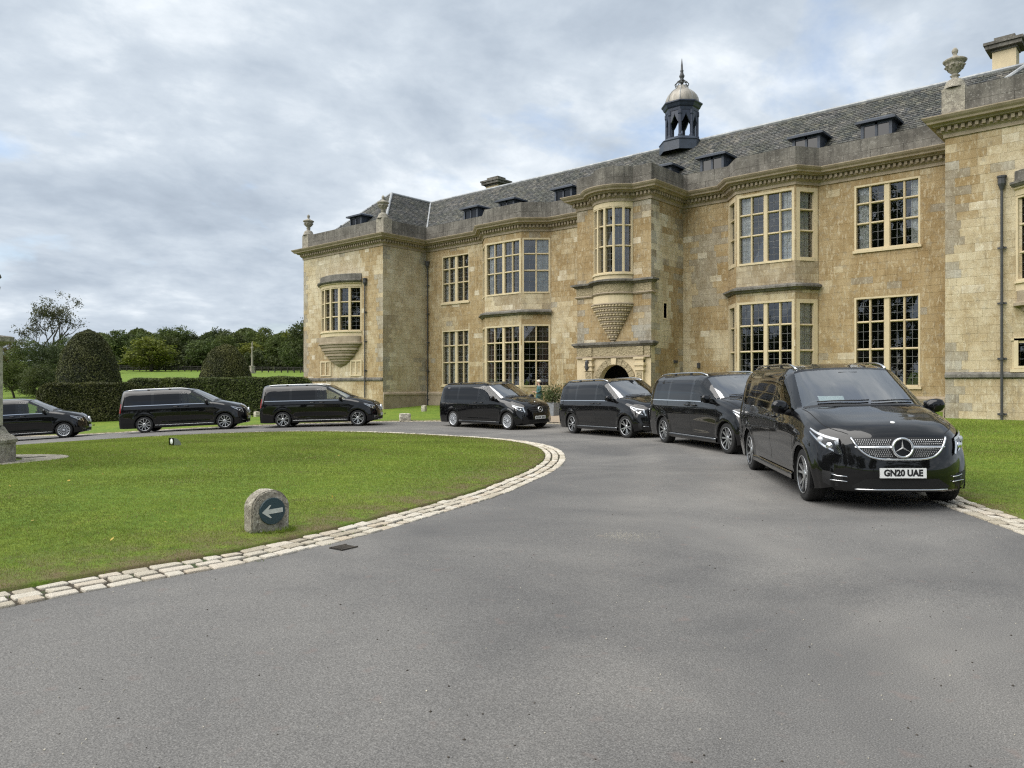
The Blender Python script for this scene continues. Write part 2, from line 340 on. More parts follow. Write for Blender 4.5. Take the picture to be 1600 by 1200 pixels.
def thing(name, label, cat, loc=(0, 0, 0), rz=0.0, group=None, absolute=False):
    o = bpy.data.objects.new(name, None); COL.objects.link(o); o.location = loc; o.rotation_euler = (0, 0, rz); o.empty_display_size = 0.3
    tag(o, label, cat, group)
    if absolute: ABS[o.name] = Vector(loc)
    return o
def tag(o, label=None, cat=None, group=None, kind=None):
    if label: o['label'] = label
    if cat: o['category'] = cat
    if group: o['group'] = group
    if kind: o['kind'] = kind
    return o
def inst(name, src, parent, mat4):
    o = bpy.data.objects.new(name, src); COL.objects.link(o); o.parent = parent; o.matrix_local = mat4; return o
def vnoise(x, y, seed=0):
    xi, yi = math.floor(x), math.floor(y); fx, fy = x - xi, y - yi
    def h(a, b):
        n = (a * 374761393 + b * 668265263 + seed * 974711) & 0xffffffff; n = ((n ^ (n >> 13)) * 1274126177) & 0xffffffff; return ((n ^ (n >> 16)) & 0xffff) / 65535.0
    sx, sy = fx * fx * (3 - 2 * fx), fy * fy * (3 - 2 * fy)
    return (h(xi, yi) * (1 - sx) + h(xi + 1, yi) * sx) * (1 - sy) + (h(xi, yi + 1) * (1 - sx) + h(xi + 1, yi + 1) * sx) * sy

# ------------------------------------------------------------------ terrain (written in camera-ground metres: x to the side, d ahead)
TP = np.array([(0,0,1.58),(-4,5.5,1.58),(4,5,1.58),(-8,3,1.6),(10,3,1.57),(-2,8,1.58),(0,12,1.59),(1.3,17,1.62),(3.9,10.2,1.555),(4.2,13.4,1.51),(5.6,10,1.52),
(4.8,17.2,1.56),(4.05,20.3,1.55),(3.6,24.1,1.66),(2.05,27.2,1.71),(-.17,30,1.78),(-2.6,32.7,1.795),(-6.7,33,1.80),(-10,33.3,1.88),(-12.3,33,1.94),(-15.5,32.5,2.05),(-19.6,34,2.38),(-26,34,2.7),
(-7.7,45.6,1.56),(-5.4,47.9,1.38),(14.5,26,1.19),(16.4,24.5,1.20),(3,40,1.45),(8,32,1.3),(-9.8,14.7,1.72),(-14,8,1.75),(-20,15,2.0),(-18,25,2.1),(-14,50,1.85),(-24,46,2.3),(-35,46,2.6),(12,12,1.45),(20,12,1.4)])
def _tps():
    x = TP[:, :2] / 10; z = HCAM - TP[:, 2]; n = len(TP); r = np.linalg.norm(x[:, None] - x[None], axis=2)
    K = np.where(r > 0, r * r * np.log(r + 1e-9), 0) + .04 * np.eye(n); A = np.zeros((n + 3, n + 3)); A[:n, :n] = K; A[:n, n] = 1; A[:n, n+1:] = x; A[n, :n] = 1; A[n+1:, :n] = x.T
    return np.linalg.solve(A, np.r_[z, 0, 0, 0])
TS = _tps()
def gz_c(x, d):
    x = np.atleast_1d(np.asarray(x, float)); d = np.atleast_1d(np.asarray(d, float))
    xc, dc = np.clip(x, -38, 24), np.clip(d, -6, 54)
    q = np.stack([xc / 10, dc / 10], -1); r = np.linalg.norm(q[:, None] - (TP[:, :2] / 10)[None], axis=2)
    z = np.where(r > 0, r * r * np.log(r + 1e-9), 0) @ TS[:-3] + TS[-3] + q @ TS[-2:]
    far = np.hypot(x - xc, d - dc); ahead = np.clip(d - 54, 0, 330)
    w = np.clip(far / 50, 0, 1); base = z * (1 - w) + (-0.3) * w
    return base + ahead * 0.041
def gz(X, Y):
    x, d = w2c(X, Y); return float(gz_c(x, d)[0])

# ------------------------------------------------------------------ drive, island lawn, outer ground: one polar layout about the island's centre
CEN = w2c(-17.4, 3.9)
INNER = [(-3.58,5.34),(-3.41,5.51),(-3.29,5.73),(-3.07,5.98),(-2.72,6.27),(-2.32,6.67),(-1.96,7.26),(-1.48,8.02),(-1.05,8.94),(-.65,9.78),(-.09,11.05),(.31,12.36),(.74,13.82),(1.02,15.24),(1.18,16.73),(1.22,18.29),(1.10,19.9),(.80,21.5),(.30,23.2),(-.45,24.8),(-1.7,26.4),(-3.31,28.0),(-5.46,29.4),(-7.0,29.9),(-9.11,30.05),(-10.97,29.6),(-12.56,28.85),(-13.6,28.2),(-15.0,26.7),(-16.2,25.0)]
INNER += [w2c(*p) for p in ((-28.7, 5), (-28.3, 0), (-26.5, -5), (-22.5, -9.5), (-17.5, -11), (-12.5, -9.6), (-8.7, -6), (-6.9, -2), (-6.3, 0.3))]
OUTER = [(5.0,3),(5.1,5.5),(5.2,7.8),(5.4,9.9),(5.95,13.4),(6.6,17),(6.75,19.2),(6.25,22.8),(5.05,26.05),(3.2,29.6),(.85,32.9),(-1.6,34.9),(-4.6,35.5),(-8.3,35.4),(-11.5,35.1),(-14.4,34.9),(-18,35.6),(-22,36.6),(-28,38.5),(-36,40),(-44,30),(-40,10),(-30,-5),(-10,-15),(8,-12),(6.4,-4)]
NTH = 1440
THS = np.linspace(-math.pi, math.pi, NTH, endpoint=False)
def polar(pts, smooth):
    p = np.array(pts) - np.array(CEN); th = np.arctan2(p[:, 1], p[:, 0]); r = np.hypot(p[:, 0], p[:, 1]); o = np.argsort(th); th, r = th[o], r[o]
    th = np.r_[th - 2 * math.pi, th, th + 2 * math.pi]; r = np.r_[r, r, r]
    rr = np.interp(THS, th, r); k = np.hanning(smooth + 2)[1:-1]; k /= k.sum()
    return np.convolve(np.r_[rr[-smooth:], rr, rr[:smooth]], k, 'same')[smooth:-smooth]
RI = polar(INNER, 41); RO = polar(OUTER, 31)
def ring_xy(rad): return CEN[0] + rad * np.cos(THS), CEN[1] + rad * np.sin(THS)
def ri_at(th): return np.interp((th + math.pi) % (2 * math.pi) - math.pi, np.r_[THS, math.pi], np.r_[RI, RI[0]])
def ro_at(th): return np.interp((th + math.pi) % (2 * math.pi) - math.pi, np.r_[THS, math.pi], np.r_[RO, RO[0]])
def lawn_crown(f): return 0.03 + 0.16 * (1 - np.clip(f, 0, 1) ** 2)
def sheet(name, radii, zoff, mat, worn=None, close_centre=False):
    V = []; W = []
    for k, rad in enumerate(radii):
        x, d = ring_xy(rad); z = gz_c(x, d) + (zoff[k] if not callable(zoff) else zoff(k)); X, Y = c2w(x, d); V.append(np.stack([X, Y, z], -1)); W.append(np.full(NTH, 0.0 if worn is None else worn[k]))
    n = len(radii); V = np.concatenate(V); W = np.concatenate(W); i = np.arange(NTH); j = (i + 1) % NTH
    F = np.concatenate([np.stack([k * NTH + i, k * NTH + j, (k + 1) * NTH + j, (k + 1) * NTH + i], -1) for k in range(n - 1)])
    o = npmesh(name, V, F, mat, smooth=True)
    a = o.data.attributes.new('worn', 'FLOAT', 'POINT'); a.data.foreach_set('value', W.astype(np.float32)); o['kind'] = 'structure'
    return o
KW = 0.50       # width of the kerb band, three rows of setts
def build_ground():
    fr = [0.003, .08, .16, .25, .34, .43, .52, .6, .68, .75, .81, .86, .9, .93, .96, .98, .992, 1.0]
    ri = RI - KW
    lawn = sheet('island_lawn', [ri * f for f in fr] + [ri * 1.0005], [lawn_crown(f) for f in fr] + [-.15], 'turf', [0, 0, 0, 0, 0, 0, 0, 0, 0, 0, 0, 0.05, .25, .6, .9, 1, 1, 1, 1])
    steps = np.linspace(0, 1, 44)
    drive = sheet('driveway', [(RI - .03) * (1 - t) + (RO + .03) * t for t in steps], [0.0] * 44, 'asphalt', [0.05 + 0.8 * math.exp(-((t - .34) / .07) ** 2) + .8 * math.exp(-((t - .58) / .08) ** 2) for t in steps])
    rad = [RO + KW - .032, RO + KW - 0.03, RO + KW + .1, RO + KW + .3, RO + KW + .8, RO + 2.2] + [RO + 2.2 + q for q in (1.5, 3, 5, 7.5, 10.5, 14, 18, 23, 29, 36, 45, 57, 72, 92, 120, 160, 210, 280, 380, 520, 750, 1100)]
    zo = [-.15, 0.02, 0.03, 0.035, 0.035, 0.035] + [0.03] * 22
    out = sheet('ground', rad, zo, 'turf', [1, 1, .8, .4, .1] + [0] * 23)
    # kerb bands: soil bed
    b1 = sheet('kerb_bed', [RI - KW - .04, RI - KW * .5, RI + .01], [0.006, -.004, -.008], 'soil')
    b2 = sheet('kerb_bed', [RO - .01, RO + KW * .5, RO + KW + .04], [-.008, -.004, 0.006], 'soil')
    return b1, b2
KB1, KB2 = build_ground()
KB1.name = 'kerb'; KB2.name = 'kerb'

def sett_meshes():
    out = []
    for k in range(8):
        rnd = random.Random(k); bm = bmesh.new(); bmesh.ops.create_cube(bm, size=1.0)
        for v in bm.verts:
            v.co.x += rnd.uniform(-.07, .04) * (1 if v.co.x > 0 else -1); v.co.y += rnd.uniform(-.09, .05) * (1 if v.co.y > 0 else -1)
            if v.co.z > 0: v.co.z += rnd.uniform(-.10, .08)
        bmesh.ops.bevel(bm, geom=[e for e in bm.edges if max(v.co.z for v in e.verts) > .2], offset=.10, segments=2, affect='EDGES', profile=0.6)
        me = bpy.data.meshes.new('sett'); bm.to_mesh(me); bm.free(); me.materials.append(M['sett']); me.polygons.foreach_set('use_smooth', [True] * len(me.polygons)); out.append(me)
    return out
def build_setts():
    meshes = sett_meshes(); items = []
    for which, (rad_f, sgn, bed) in enumerate(((ri_at, -1, KB1), (ro_at, 1, KB2))):
        rnd = random.Random(5 + which)
        for row in range(3):
            w = KW / 3
            a0, a1 = (-2.2, 2.9) if which == 0 else (-0.95, 2.5)
            th = a0
            while th < a1:
                r = float(rad_f(th)) + sgn * (w * (row + .5))
                e = 1e-3; r2 = float(rad_f(th + e)) + sgn * (w * (row + .5))
                p = np.array([CEN[0] + r * math.cos(th), CEN[1] + r * math.sin(th)]); q = np.array([CEN[0] + r2 * math.cos(th + e), CEN[1] + r2 * math.sin(th + e)])
                sp = np.linalg.norm(q - p) / e; ln = rnd.uniform(.15, .25) if rnd.random() < .85 else rnd.uniform(.25, .32)
                tm = th + .5 * ln / sp
                r = float(rad_f(tm)) + sgn * (w * (row + .5)); x, d = CEN[0] + r * math.cos(tm), CEN[1] + r * math.sin(tm)
                tan = (q - p) / np.linalg.norm(q - p); items.append((x, d, math.atan2(tan[1], tan[0]), ln - rnd.uniform(.024, .046), w - rnd.uniform(.026, .050), rnd, bed))
                th += ln / sp
    def seen(it):
        x, d = it[0], it[1]
        return d > 2.0 and abs(x / d) < 1.5
    vis = sorted([i for i in items if seen(i)], key=lambda i: (abs(i[0] / i[1]) > .69, i[1]))
    near = {}; cnt = {KB1.name: 0, KB2.name: 0}
    rest = {KB1.name: [], KB2.name: []}
    for it in vis:
        if cnt[it[6].name] < 290: cnt[it[6].name] += 1; rest_target = None
        else: rest_target = rest[it[6].name]
        x, d, a, ln, w, rnd, bed = it; X, Y = c2w(x, d); z = gz(X, Y)
        m4 = Matrix.Translation((X, Y, z + rnd.uniform(-.026, -.014))) @ Matrix.Rotation(a + R(YAW) + rnd.uniform(-.05, .05), 4, 'Z') @ Matrix.Rotation(rnd.uniform(-.04, .04), 4, 'X') @ Matrix.Diagonal((ln, w, .075, 1))
        me = rnd.choice(meshes)
        if rest_target is None: inst('sett', me, bed, m4)
        else: rest_target.append((me, m4))
    for bed in (KB1, KB2):
        if rest[bed.name]:
            mb = MB()
            for me, m4 in rest[bed.name]: mb.add([m4 @ v.co for v in me.vertices], [tuple(p.vertices) for p in me.polygons])
            mb.build('setts', 'sett', bed, kind='stuff', smooth=True)
build_setts()

# ------------------------------------------------------------------ the house
HB = (-21.3, 34.0, 0.0)
house = thing('country_house', 'long two-storey honey stone country house with mullioned bay windows, slate roof and blue cupola', 'house', HB, absolute=True)
ABSV = Vector(HB)
ZB = 9.98; ZC = 10.58; ZP = 11.53     # bed of the cornice, top of the cornice, top of the parapet
YM, YP, YPO = 32.67, 29.2, 29.8
def hpart(mb, name, mat, parent=None, **k): return mb.build(name, mat, parent or house, **k) if parent is None else mb_sub(mb, name, mat, parent, **k)
def mb_sub(mb, name, mat, parent, **k):
    o = mb.build(name, mat, None, **k); o.parent = parent; return o      # parent mesh carries the offset already
def arc_pts(xc, y, a, b, n):
    rad = (a * a + b * b) / (2 * b); cy = y - b + rad; t = math.asin(min(1, a / rad))
    if b > a: t = math.pi - t
    return [(xc + rad * math.sin(-t + 2 * t * i / n), cy - rad * math.cos(-t + 2 * t * i / n)) for i in range(n + 1)]
PO = arc_pts(-20.2, YPO, 1.08, 0.72, 12)                 # porch oriel plan
LO = arc_pts(-40.6, YP, 2.15, 0.80, 12); RO_ = arc_pts(-2.1, YP, 2.15, 0.80, 12)
PLAN = [(-44.8, 41.5), (-44.8, YP), (-36.37, YP), (-36.37, YM), (-31.4, YM), (-30.2, 31.6), (-27.43, 31.6), (-26.2, YM), (-22.28, YM), (-22.28, YPO), (-18.15, YPO), (-18.15, YM), (-15.85, YM), (-15.03, 31.75), (-12.4, 31.75), (-11.77, YM), (-6.28, YM), (-6.28, YP), (2.1, YP), (2.1, 41.5)]
UPLAN = PLAN[:10] + PO + PLAN[10:]
def offset_poly(pts, p):
    out = []
    for i, q in enumerate(pts):
        ns = []
        for a, b in ((i - 1, i), (i, i + 1)):
            if 0 <= a and b < len(pts):
                d = Vector((pts[b][0] - pts[a][0], pts[b][1] - pts[a][1])).normalized(); ns.append(Vector((d.y, -d.x)))
        if len(ns) == 2:
            m = ns[0] + ns[1]; m = m / max(.25, m.length_squared) * 2 if m.length > 1e-4 else ns[0]
        else: m = ns[0]
        out.append((q[0] + m.x * p, q[1] + m.y * p))
    return out
def sweep(mb, pts, prof, closed_ends=True):
    rows = [[(x, y, z) for x, y in offset_poly(pts, p)] for p, z in prof]; n = len(pts)
    V = [q for r in rows for q in r]; F = []
    for k in range(len(prof) - 1):
        for i in range(n - 1): F.append((k * n + i, k * n + i + 1, (k + 1) * n + i + 1, (k + 1) * n + i))
    if closed_ends: F += [tuple(k * n for k in range(len(prof))), tuple(k * n + n - 1 for k in range(len(prof) - 1, -1, -1))]
    mb.add(V, F); return mb

# ---- colours of the masonry
OCH, PALE, GREY, BRN, CREAM = (.450, .350, .205), (.640, .560, .400), (.335, .322, .290), (.375, .272, .145), (.72, .66, .53)
def lerp(a, b, t): return tuple(x + (y - x) * t for x, y in zip(a, b))
def block_col(wall, s, z, L, rnd):
    sd = sum(map(ord, wall)); n = .6 * vnoise(s * .45 + 3, z * .38, sd) + .4 * vnoise(s * 1.1, z * .9, sd + 4); m = vnoise(s * .8, z * .7, 5 + sd); r = rnd.random(); sm = lambda a, b, x: min(1, max(0, (x - a) / (b - a)))
    if wall == 'lp_side': c = lerp(lerp(PALE, GREY, .22), lerp(OCH, GREY, .5), .9 * sm(.55, .68, n))
    elif wall == 'lp_front':
        c = lerp(OCH, PALE, sm(.40, .62, n))
        if z > 8.1 and 1.3 < s < 6.0 + m: c = lerp(PALE, GREY, .2)
    elif wall == 'rp_front':
        c = lerp(lerp(BRN, OCH, .5), lerp(OCH, PALE, .75), sm(1.0, 1.7, s + (n - .5) * 2.4)) if z > 5.4 + m else lerp(OCH, PALE, .35 + .5 * n)
        if z < 1.9: c = lerp(PALE, OCH, .2)
    elif wall == 'po_r' and 6.7 < z < 9.4 and .22 < s < .75 + .7 * vnoise(z * 1.1, 2, 8): c = CREAM
    elif wall == 'po_r' and 3.2 < z < 6.7 and s < 1.7: c = lerp(PALE, GREY, .3 * n)
    elif wall == 'po_f' and z < 4.3 and (s < .5 + .7 * m or s > L - .4 - .9 * m) and z < 3.7 + m: c = lerp(GREY, PALE, .15)
    elif wall == 'main3' and 5.2 < z < 8.6 and .5 < s < 1.9: c = lerp(OCH, GREY, .55)
    elif wall.startswith('po'): c = lerp(lerp(BRN, OCH, .6), lerp(PALE, CREAM, .2), sm(.54, .60, n) * (.9 if z > 5 else .35))
    elif wall == 'main4': c = lerp(lerp(BRN, OCH, .35 + .6 * m), PALE, .45 * sm(.6, .7, n))
    elif wall in ('b1_f', 'b1_r', 'b2_f', 'b2_r') and 5.5 < z < 6.8: c = lerp(PALE, lerp(OCH, GREY, .4), sm(.5, .62, n))
    else: c = lerp(lerp(BRN, OCH, .4 + .6 * m), PALE, .7 * sm(.56, .64, n))
    if r < .035: c = lerp(c, CREAM, .75)
    elif r < .06: c = lerp(c, PALE, .6)
    elif r > .985: c = lerp(c, GREY, .6)
    q = .30 if int(z / .30) % 2 else .48
    if (s < q or s > L - q) and wall in ('lp_front', 'lp_side', 'po_f', 'po_r', 'rp_front') and vnoise(z * .5, 3, sd) > .45: c = lerp(c, GREY, .62)
    k = .955 + .09 * rnd.random(); return tuple(x * k for x in c)

# ---- walls: mortar backing with real openings, and the stones set proud of it
ALL_BLOCKS = []
def wall_seg(name, A, B, z0, z1, openings, blocks=True, thick=0.3):
    A, B = Vector(A), Vector(B); L = (B - A).length; t = (B - A) / L; n = Vector((t.y, -t.x))
    def P(s, o, z): q = A + t * s + n * o; return (q.x, q.y, z)
    rnd = random.Random(sum(map(ord, name)))
    mb = MB()
    ss = sorted({0, L, *[v for o in openings for v in o[:2]]}); zs = sorted({z0, z1, *[min(max(v, z0), z1) for o in openings for v in o[2:]]})
    for a, b in zip(ss, ss[1:]):
        for c, d in zip(zs, zs[1:]):
            if any(o[0] <= (a + b) / 2 <= o[1] and o[2] <= (c + d) / 2 <= o[3] for o in openings): continue
            mb.add([P(a, -.0072, c), P(b, -.0072, c), P(b, -.0072, d), P(a, -.0072, d)], [(0, 1, 2, 3)])
    for o in openings:
        a, b, c, d = o
        mb.add([P(a, -.02, c), P(a, -thick, c), P(a, -thick, d), P(a, -.02, d), P(b, -.02, c), P(b, -thick, c), P(b, -thick, d), P(b, -.02, d)], [(0, 1, 2, 3), (4, 7, 6, 5), (0, 4, 5, 1), (3, 2, 6, 7)])
    w = hpart(mb, 'wall', 'mortar')
    if not blocks: return w
    zz = [z0]
    for a, b in zip(zs, zs[1:]):
        k = max(1, round((b - a) / .285)); zz += [a + (b - a) * (i + 1) / k for i in range(k)]
    for ci, (c, d) in enumerate(zip(zz, zz[1:])):
        spans = [(0.0, L)]
        for o in openings:
            if o[2] < (c + d) / 2 < o[3]:
                spans = [q for a, b in spans for q in ((a, min(b, o[0])), (max(a, o[1]), b)) if q[1] - q[0] > .02]
        for a, b in spans:
            s = a; first = True
            while s < b - 1e-4:
                ln = rnd.uniform(.38, .85) * (.6 if first and ci % 2 else 1); first = False
                e = s + ln
                if b - e < .25: e = b
                g = .0014; pr = rnd.uniform(-.002, .002); ch = .003; x0, x1, y0, y1 = s + g, e - g, c + g, d - g
                V = [P(x0, -.007, y0), P(x1, -.007, y0), P(x1, -.007, y1), P(x0, -.007, y1), P(x0 + ch, pr, y0 + ch), P(x1 - ch, pr, y0 + ch), P(x1 - ch, pr, y1 - ch), P(x0 + ch, pr, y1 - ch)]
                F = [(4, 5, 6, 7), (0, 1, 5, 4), (1, 2, 6, 5), (2, 3, 7, 6), (3, 0, 4, 7)]
                mid = A + t * ((s + e) / 2); xc, dc = w2c(mid.x, mid.y); area = (e - s) * (d - c) / max(dc, 1) ** 2
                ppx = 800 + 1195 * xc / max(dc, 1)
                ALL_BLOCKS.append((area if 0 < ppx < 1600 else 0, V, F, block_col(name, (s + e) / 2, (c + d) / 2, L, rnd)))
                s = e
    return w

# ---- windows
def curtain(parent, P, s0, s1, z0, z1, off, mat, folds=5):
    mb = MB(); n = folds * 6; V = []; F = []
    for i in range(n + 1):
        u = i / n; o = off - .05 + .028 * math.sin(u * folds * 2 * math.pi + .6); V += [P(s0 + (s1 - s0) * u, o, z0), P(s0 + (s1 - s0) * u, o, z1)]
        if i: F.append((2 * i - 2, 2 * i, 2 * i + 1, 2 * i - 1))
    mb.add(V, F); mb_sub(mb, 'curtain', mat, parent, smooth=True)
def window(A, B, z0, z1, n, rows, king=None, jamb=.11, mw=.085, kw=.17, tw=.085, setback=.10, depth=.20, lead=(2, 3), curtains=None, sill=True, frame_mat='dressed_stone', surround=True):
    A, B = Vector(A), Vector(B); L = (B - A).length; t = (B - A) / L; nn = Vector((t.y, -t.x))
    def P(s, o, z): q = A + t * s + nn * o; return (q.x, q.y, z)
    def bx(mb, s0, s1, o0, o1, a, b):
        mb.add([P(s0, o0, a), P(s1, o0, a), P(s1, o1, a), P(s0, o1, a), P(s0, o0, b), P(s1, o0, b), P(s1, o1, b), P(s0, o1, b)], [(0, 1, 2, 3), (4, 7, 6, 5), (0, 4, 5, 1), (1, 5, 6, 2), (2, 6, 7, 3), (3, 7, 4, 0)])
    def bar(mb, s0, s1, a, b, vert):          # a chamfered stone bar
        ch = min(.032, (s1 - s0) * .3 if vert else (b - a) * .3); o0, o1, om = -setback - depth + .1, -setback + .055, -setback + .01
        if vert: sec = [(s0, o0), (s1, o0), (s1, om), (s1 - ch, o1), (s0 + ch, o1), (s0, om)]; V = [P(s, o, a) for s, o in sec] + [P(s, o, b) for s, o in sec]
        else: sec = [(a, o0), (b, o0), (b, om), (b - ch, o1), (a + ch, o1), (a, om)]; V = [P(s0, o, z) for z, o in sec] + [P(s1, o, z) for z, o in sec]
        k = 6; mb.add(V, [tuple(range(k)), tuple(range(2 * k - 1, k - 1, -1))] + [(i, i + k, (i + 1) % k + k, (i + 1) % k) for i in range(k)])
    fr = MB(); e = .004
    bx(fr, 0, jamb, -depth - .05, e, z0, z1); bx(fr, L - jamb, L, -depth - .05, e, z0, z1)
    bx(fr, jamb, L - jamb, -depth - .05, e, z1 - jamb, z1); bx(fr, jamb, L - jamb, -depth - .05, e + .03, z0, z0 + jamb * .9)
    if sill: bx(fr, -.05, L + .05, -.02, .07, z0 - .10, z0)
    if surround: bx(fr, -.04, L + .04, -.02, .045, z1, z1 + .07)
    win = hpart(fr, 'window', frame_mat)
    iw = L - 2 * jamb; king = king or []
    bars = [kw if (i + 1) in king else mw for i in range(n - 1)]
    lw = (iw - sum(bars)) / n; xs = []; s = jamb
    zi0, zi1 = z0 + jamb * .9, z1 - jamb
    for i in range(n):
        xs.append((s, s + lw)); s += lw
        if i < n - 1:
            mb = MB(); bar(mb, s, s + bars[i], zi0, zi1, True); mb_sub(mb, 'mullion', frame_mat, win); s += bars[i]
    hz = zi1 - zi0 - tw * (len(rows) - 1); zr = []; z = zi0
    for k, f in enumerate(rows):
        h = hz * f / sum(rows); zr.append((z, z + h)); z += h
        if k < len(rows) - 1:
            for (a, b) in xs:
                mb = MB(); bar(mb, a, b, z, z + tw, False); mb_sub(mb, 'transom', frame_mat, win)
            z += tw
    ld = MB(); g = -setback - .05
    rnd = random.Random(int(abs(A.x * 131 + z0 * 17)))
    for (a, b) in xs:
        for (c, d) in zr:
            mb = MB(); q = [rnd.uniform(-.007, .007) for _ in range(4)]
            mb.add([P(a - .005, g + q[0], c - .005), P(b + .005, g + q[1], c - .005), P(b + .005, g + q[2], d + .005), P(a - .005, g + q[3], d + .005)], [(0, 1, 2, 3)]); mb_sub(mb, 'pane', 'window_glass', win)
            if lead:
                nr = max(2, round((d - c) / .30))
                for i in range(1, lead[0]): u = a + (b - a) * i / lead[0]; bx(ld, u - .006, u + .006, g - .008, g + .012, c, d)
                for i in range(1, nr): u = c + (d - c) * i / nr; bx(ld, a, b, g - .008, g + .012, u - .006, u + .006)
    if lead: mb_sub(ld, 'leading', 'leading', win, kind='stuff')
    for (i0, i1, k0, k1, m) in (curtains or []):
        curtain(win, P, i0 * L, i1 * L, zi0 if k0 == 0 else zr[k0][0], zr[k1][1], g - .09, m, max(2, int((i1 - i0) * L / .09)))
    return win

R3 = (.42, .31, .27)
def build_walls():
    zb = -1.0
    flat = {'main1': [(-34.9, -32.5, 6.58, 9.49), (-34.9, -32.5, 1.5, 4.88)], 'main4': [(-10.33, -7.88, 7.0, 9.66), (-10.33, -7.88, 1.48, 5.1)]}
    def seg(name, i, op=(), z0=zb, z1=ZB, **k):
        A, B = PLAN[i], PLAN[i + 1]; L = math.dist(A, B); return wall_seg(name, A, B, z0, z1, list(op), **k)
    seg('lp_left', 0, blocks=False)
    seg('lp_front', 1, [(2.2, 6.2, 4.88, 7.63)])
    seg('lp_side', 2)
    for nm, i, x0 in (('main1', 3, -36.37), ('main4', 15, -11.77)):
        seg(nm, i, [(a - x0, b - x0, c, d) for a, b, c, d in flat[nm]])
    B1 = [(6.55, 9.58), (1.43, 4.85)]; B2 = [(6.75, 9.82), (1.45, 5.15)]
    for nm, i, B in (('b1_l', 4, B1), ('b1_f', 5, B1), ('b1_r', 6, B1), ('b2_l', 12, B2), ('b2_f', 13, B2), ('b2_r', 14, B2)):
        L = math.dist(PLAN[i], PLAN[i + 1]); m = .05; seg(nm, i, [(m, L - m, a, b) for a, b in B])
    seg('main2', 7); seg('po_l', 8, blocks=False)
    wall_seg('po_f', PLAN[9], PLAN[10], 3.40, ZB, [(.98, 3.18, 6.0, ZB - .02)])
    wall_seg('po_r', PLAN[10], PLAN[11], zb, ZB, [(1.07, 1.37, 4.62, 5.30)])
    seg('main3', 11); seg('rp_side', 16, blocks=False)
    seg('rp_front', 17, [(2.2, 6.2, 4.88, 7.63), (1.93, 3.2, 2.06, 2.98)]); seg('rp_right', 18, blocks=False)
    mb = MB(); mb.box(-44.8, 2.1, 41.5, 41.8, zb, ZB + .5); hpart(mb, 'rear_wall', 'mortar')
    mb = MB(); mb.box(-44.7, 2.0, YM + .5, 41.4, 5.6, 5.9); mb.box(-44.7, -36.5, YP + .3, YM + .5, 5.6 - 1.2, 4.6); mb.box(-6.2, 2.0, YP + .3, YM + .5, 4.4, 4.6); mb.box(-44.7, 2.0, YM + .5, 41.4, ZB - .1, ZB + .1); mb.box(-44.7, 2, YM + .4, 41.4, .6, .8)
    hpart(mb, 'floor_slab', 'room')
    mb = MB(); mb.box(-44.7, 2.0, 37.2, 37.4, -.5, ZB)
    for x in (-36.4, -31.9, -25.9, -22.2, -18.3, -16.2, -11.4, -6.3): mb.box(x - .08, x + .08, YM + .35, 37.2, -.5, ZB)
    hpart(mb, 'inner_wall', 'room')
    # stones: the 300 that show largest are single pieces, the rest one mass
    ALL_BLOCKS.sort(key=lambda b: -b[0])
    for a, V, F, c in ALL_BLOCKS[:300]:
        MB().add(V, F, c).build('stone_block', 'ashlar', house, tint=True)
    mb = MB()
    for a, V, F, c in ALL_BLOCKS[300:]: mb.add(V, F, c)
    mb.build('stone_blocks', 'ashlar', house, tint=True, kind='stuff')
    # flat windows
    PA, RS = 'curtain_pale', 'curtain_rose'
    window((-34.9, YM), (-32.5, YM), 6.58, 9.49, 4, R3, [2], jamb=.075, kw=.24, surround=False, curtains=[(.05, .17, 0, 2, PA), (.30, .46, 0, 2, PA)])
    window((-34.9, YM), (-32.5, YM), 1.5, 4.88, 4, R3, [2], jamb=.075, kw=.24, surround=False, curtains=[(.06, .2, 0, 2, PA), (.3, .42, 0, 2, PA), (.8, .94, 0, 2, PA)])
    window((-10.33, YM), (-7.88, YM), 7.0, 9.66, 4, R3, [2], jamb=.075, kw=.24, surround=False, curtains=[(.05, .22, 0, 2, PA), (.84, .95, 0, 2, PA)])
    window((-10.33, YM), (-7.88, YM), 1.48, 5.1, 4, R3, [2], jamb=.075, kw=.24, surround=False)
    def bay(i, m=.05):
        A, B = Vector(PLAN[i]), Vector(PLAN[i + 1]); t = (B - A).normalized(); return A + t * m, B - t * m
    for i, n, king, cu in ((4, 2, None, None), (5, 4, [2], [(.03, .14, 0, 2, PA)]), (6, 2, None, [(.52, .95, 0, 2, PA)])):
        A, B = bay(i); window(A, B, 6.55, 9.58, n, R3, king, jamb=.10 if n == 4 else .09, kw=.20, curtains=cu, sill=False, surround=False)
    for i, n, king, cu in ((4, 2, None, None), (5, 4, [2], [(.04, .20, 0, 2, RS), (.55, .62, 0, 2, RS), (.84, .96, 0, 2, RS)]), (6, 2, None, [(.60, .93, 0, 2, RS), (.08, .5, 2, 2, RS)])):
        A, B = bay(i); window(A, B, 1.43, 4.85, n, R3, king, jamb=.10 if n == 4 else .09, kw=.20, curtains=cu, sill=False, surround=False)
    for i, n, king, cu in ((12, 1, None, None), (13, 4, [2], [(.05, .22, 0, 2, PA), (.78, .94, 0, 2, PA)]), (14, 1, None, [(.15, .75, 0, 2, PA)])):
        A, B = bay(i); window(A, B, 6.75, 9.82, n, R3, king, jamb=.10 if n == 4 else .17, kw=.20, curtains=cu, sill=False, surround=False)
    for i, n, king, cu in ((12, 1, None, None), (13, 4, [2], None), (14, 1, None, [(.2, .85, 0, 2, PA)])):
        A, B = bay(i); window(A, B, 1.45, 5.15, n, R3, king, jamb=.10 if n == 4 else .17, kw=.20, curtains=cu, sill=False, surround=False)
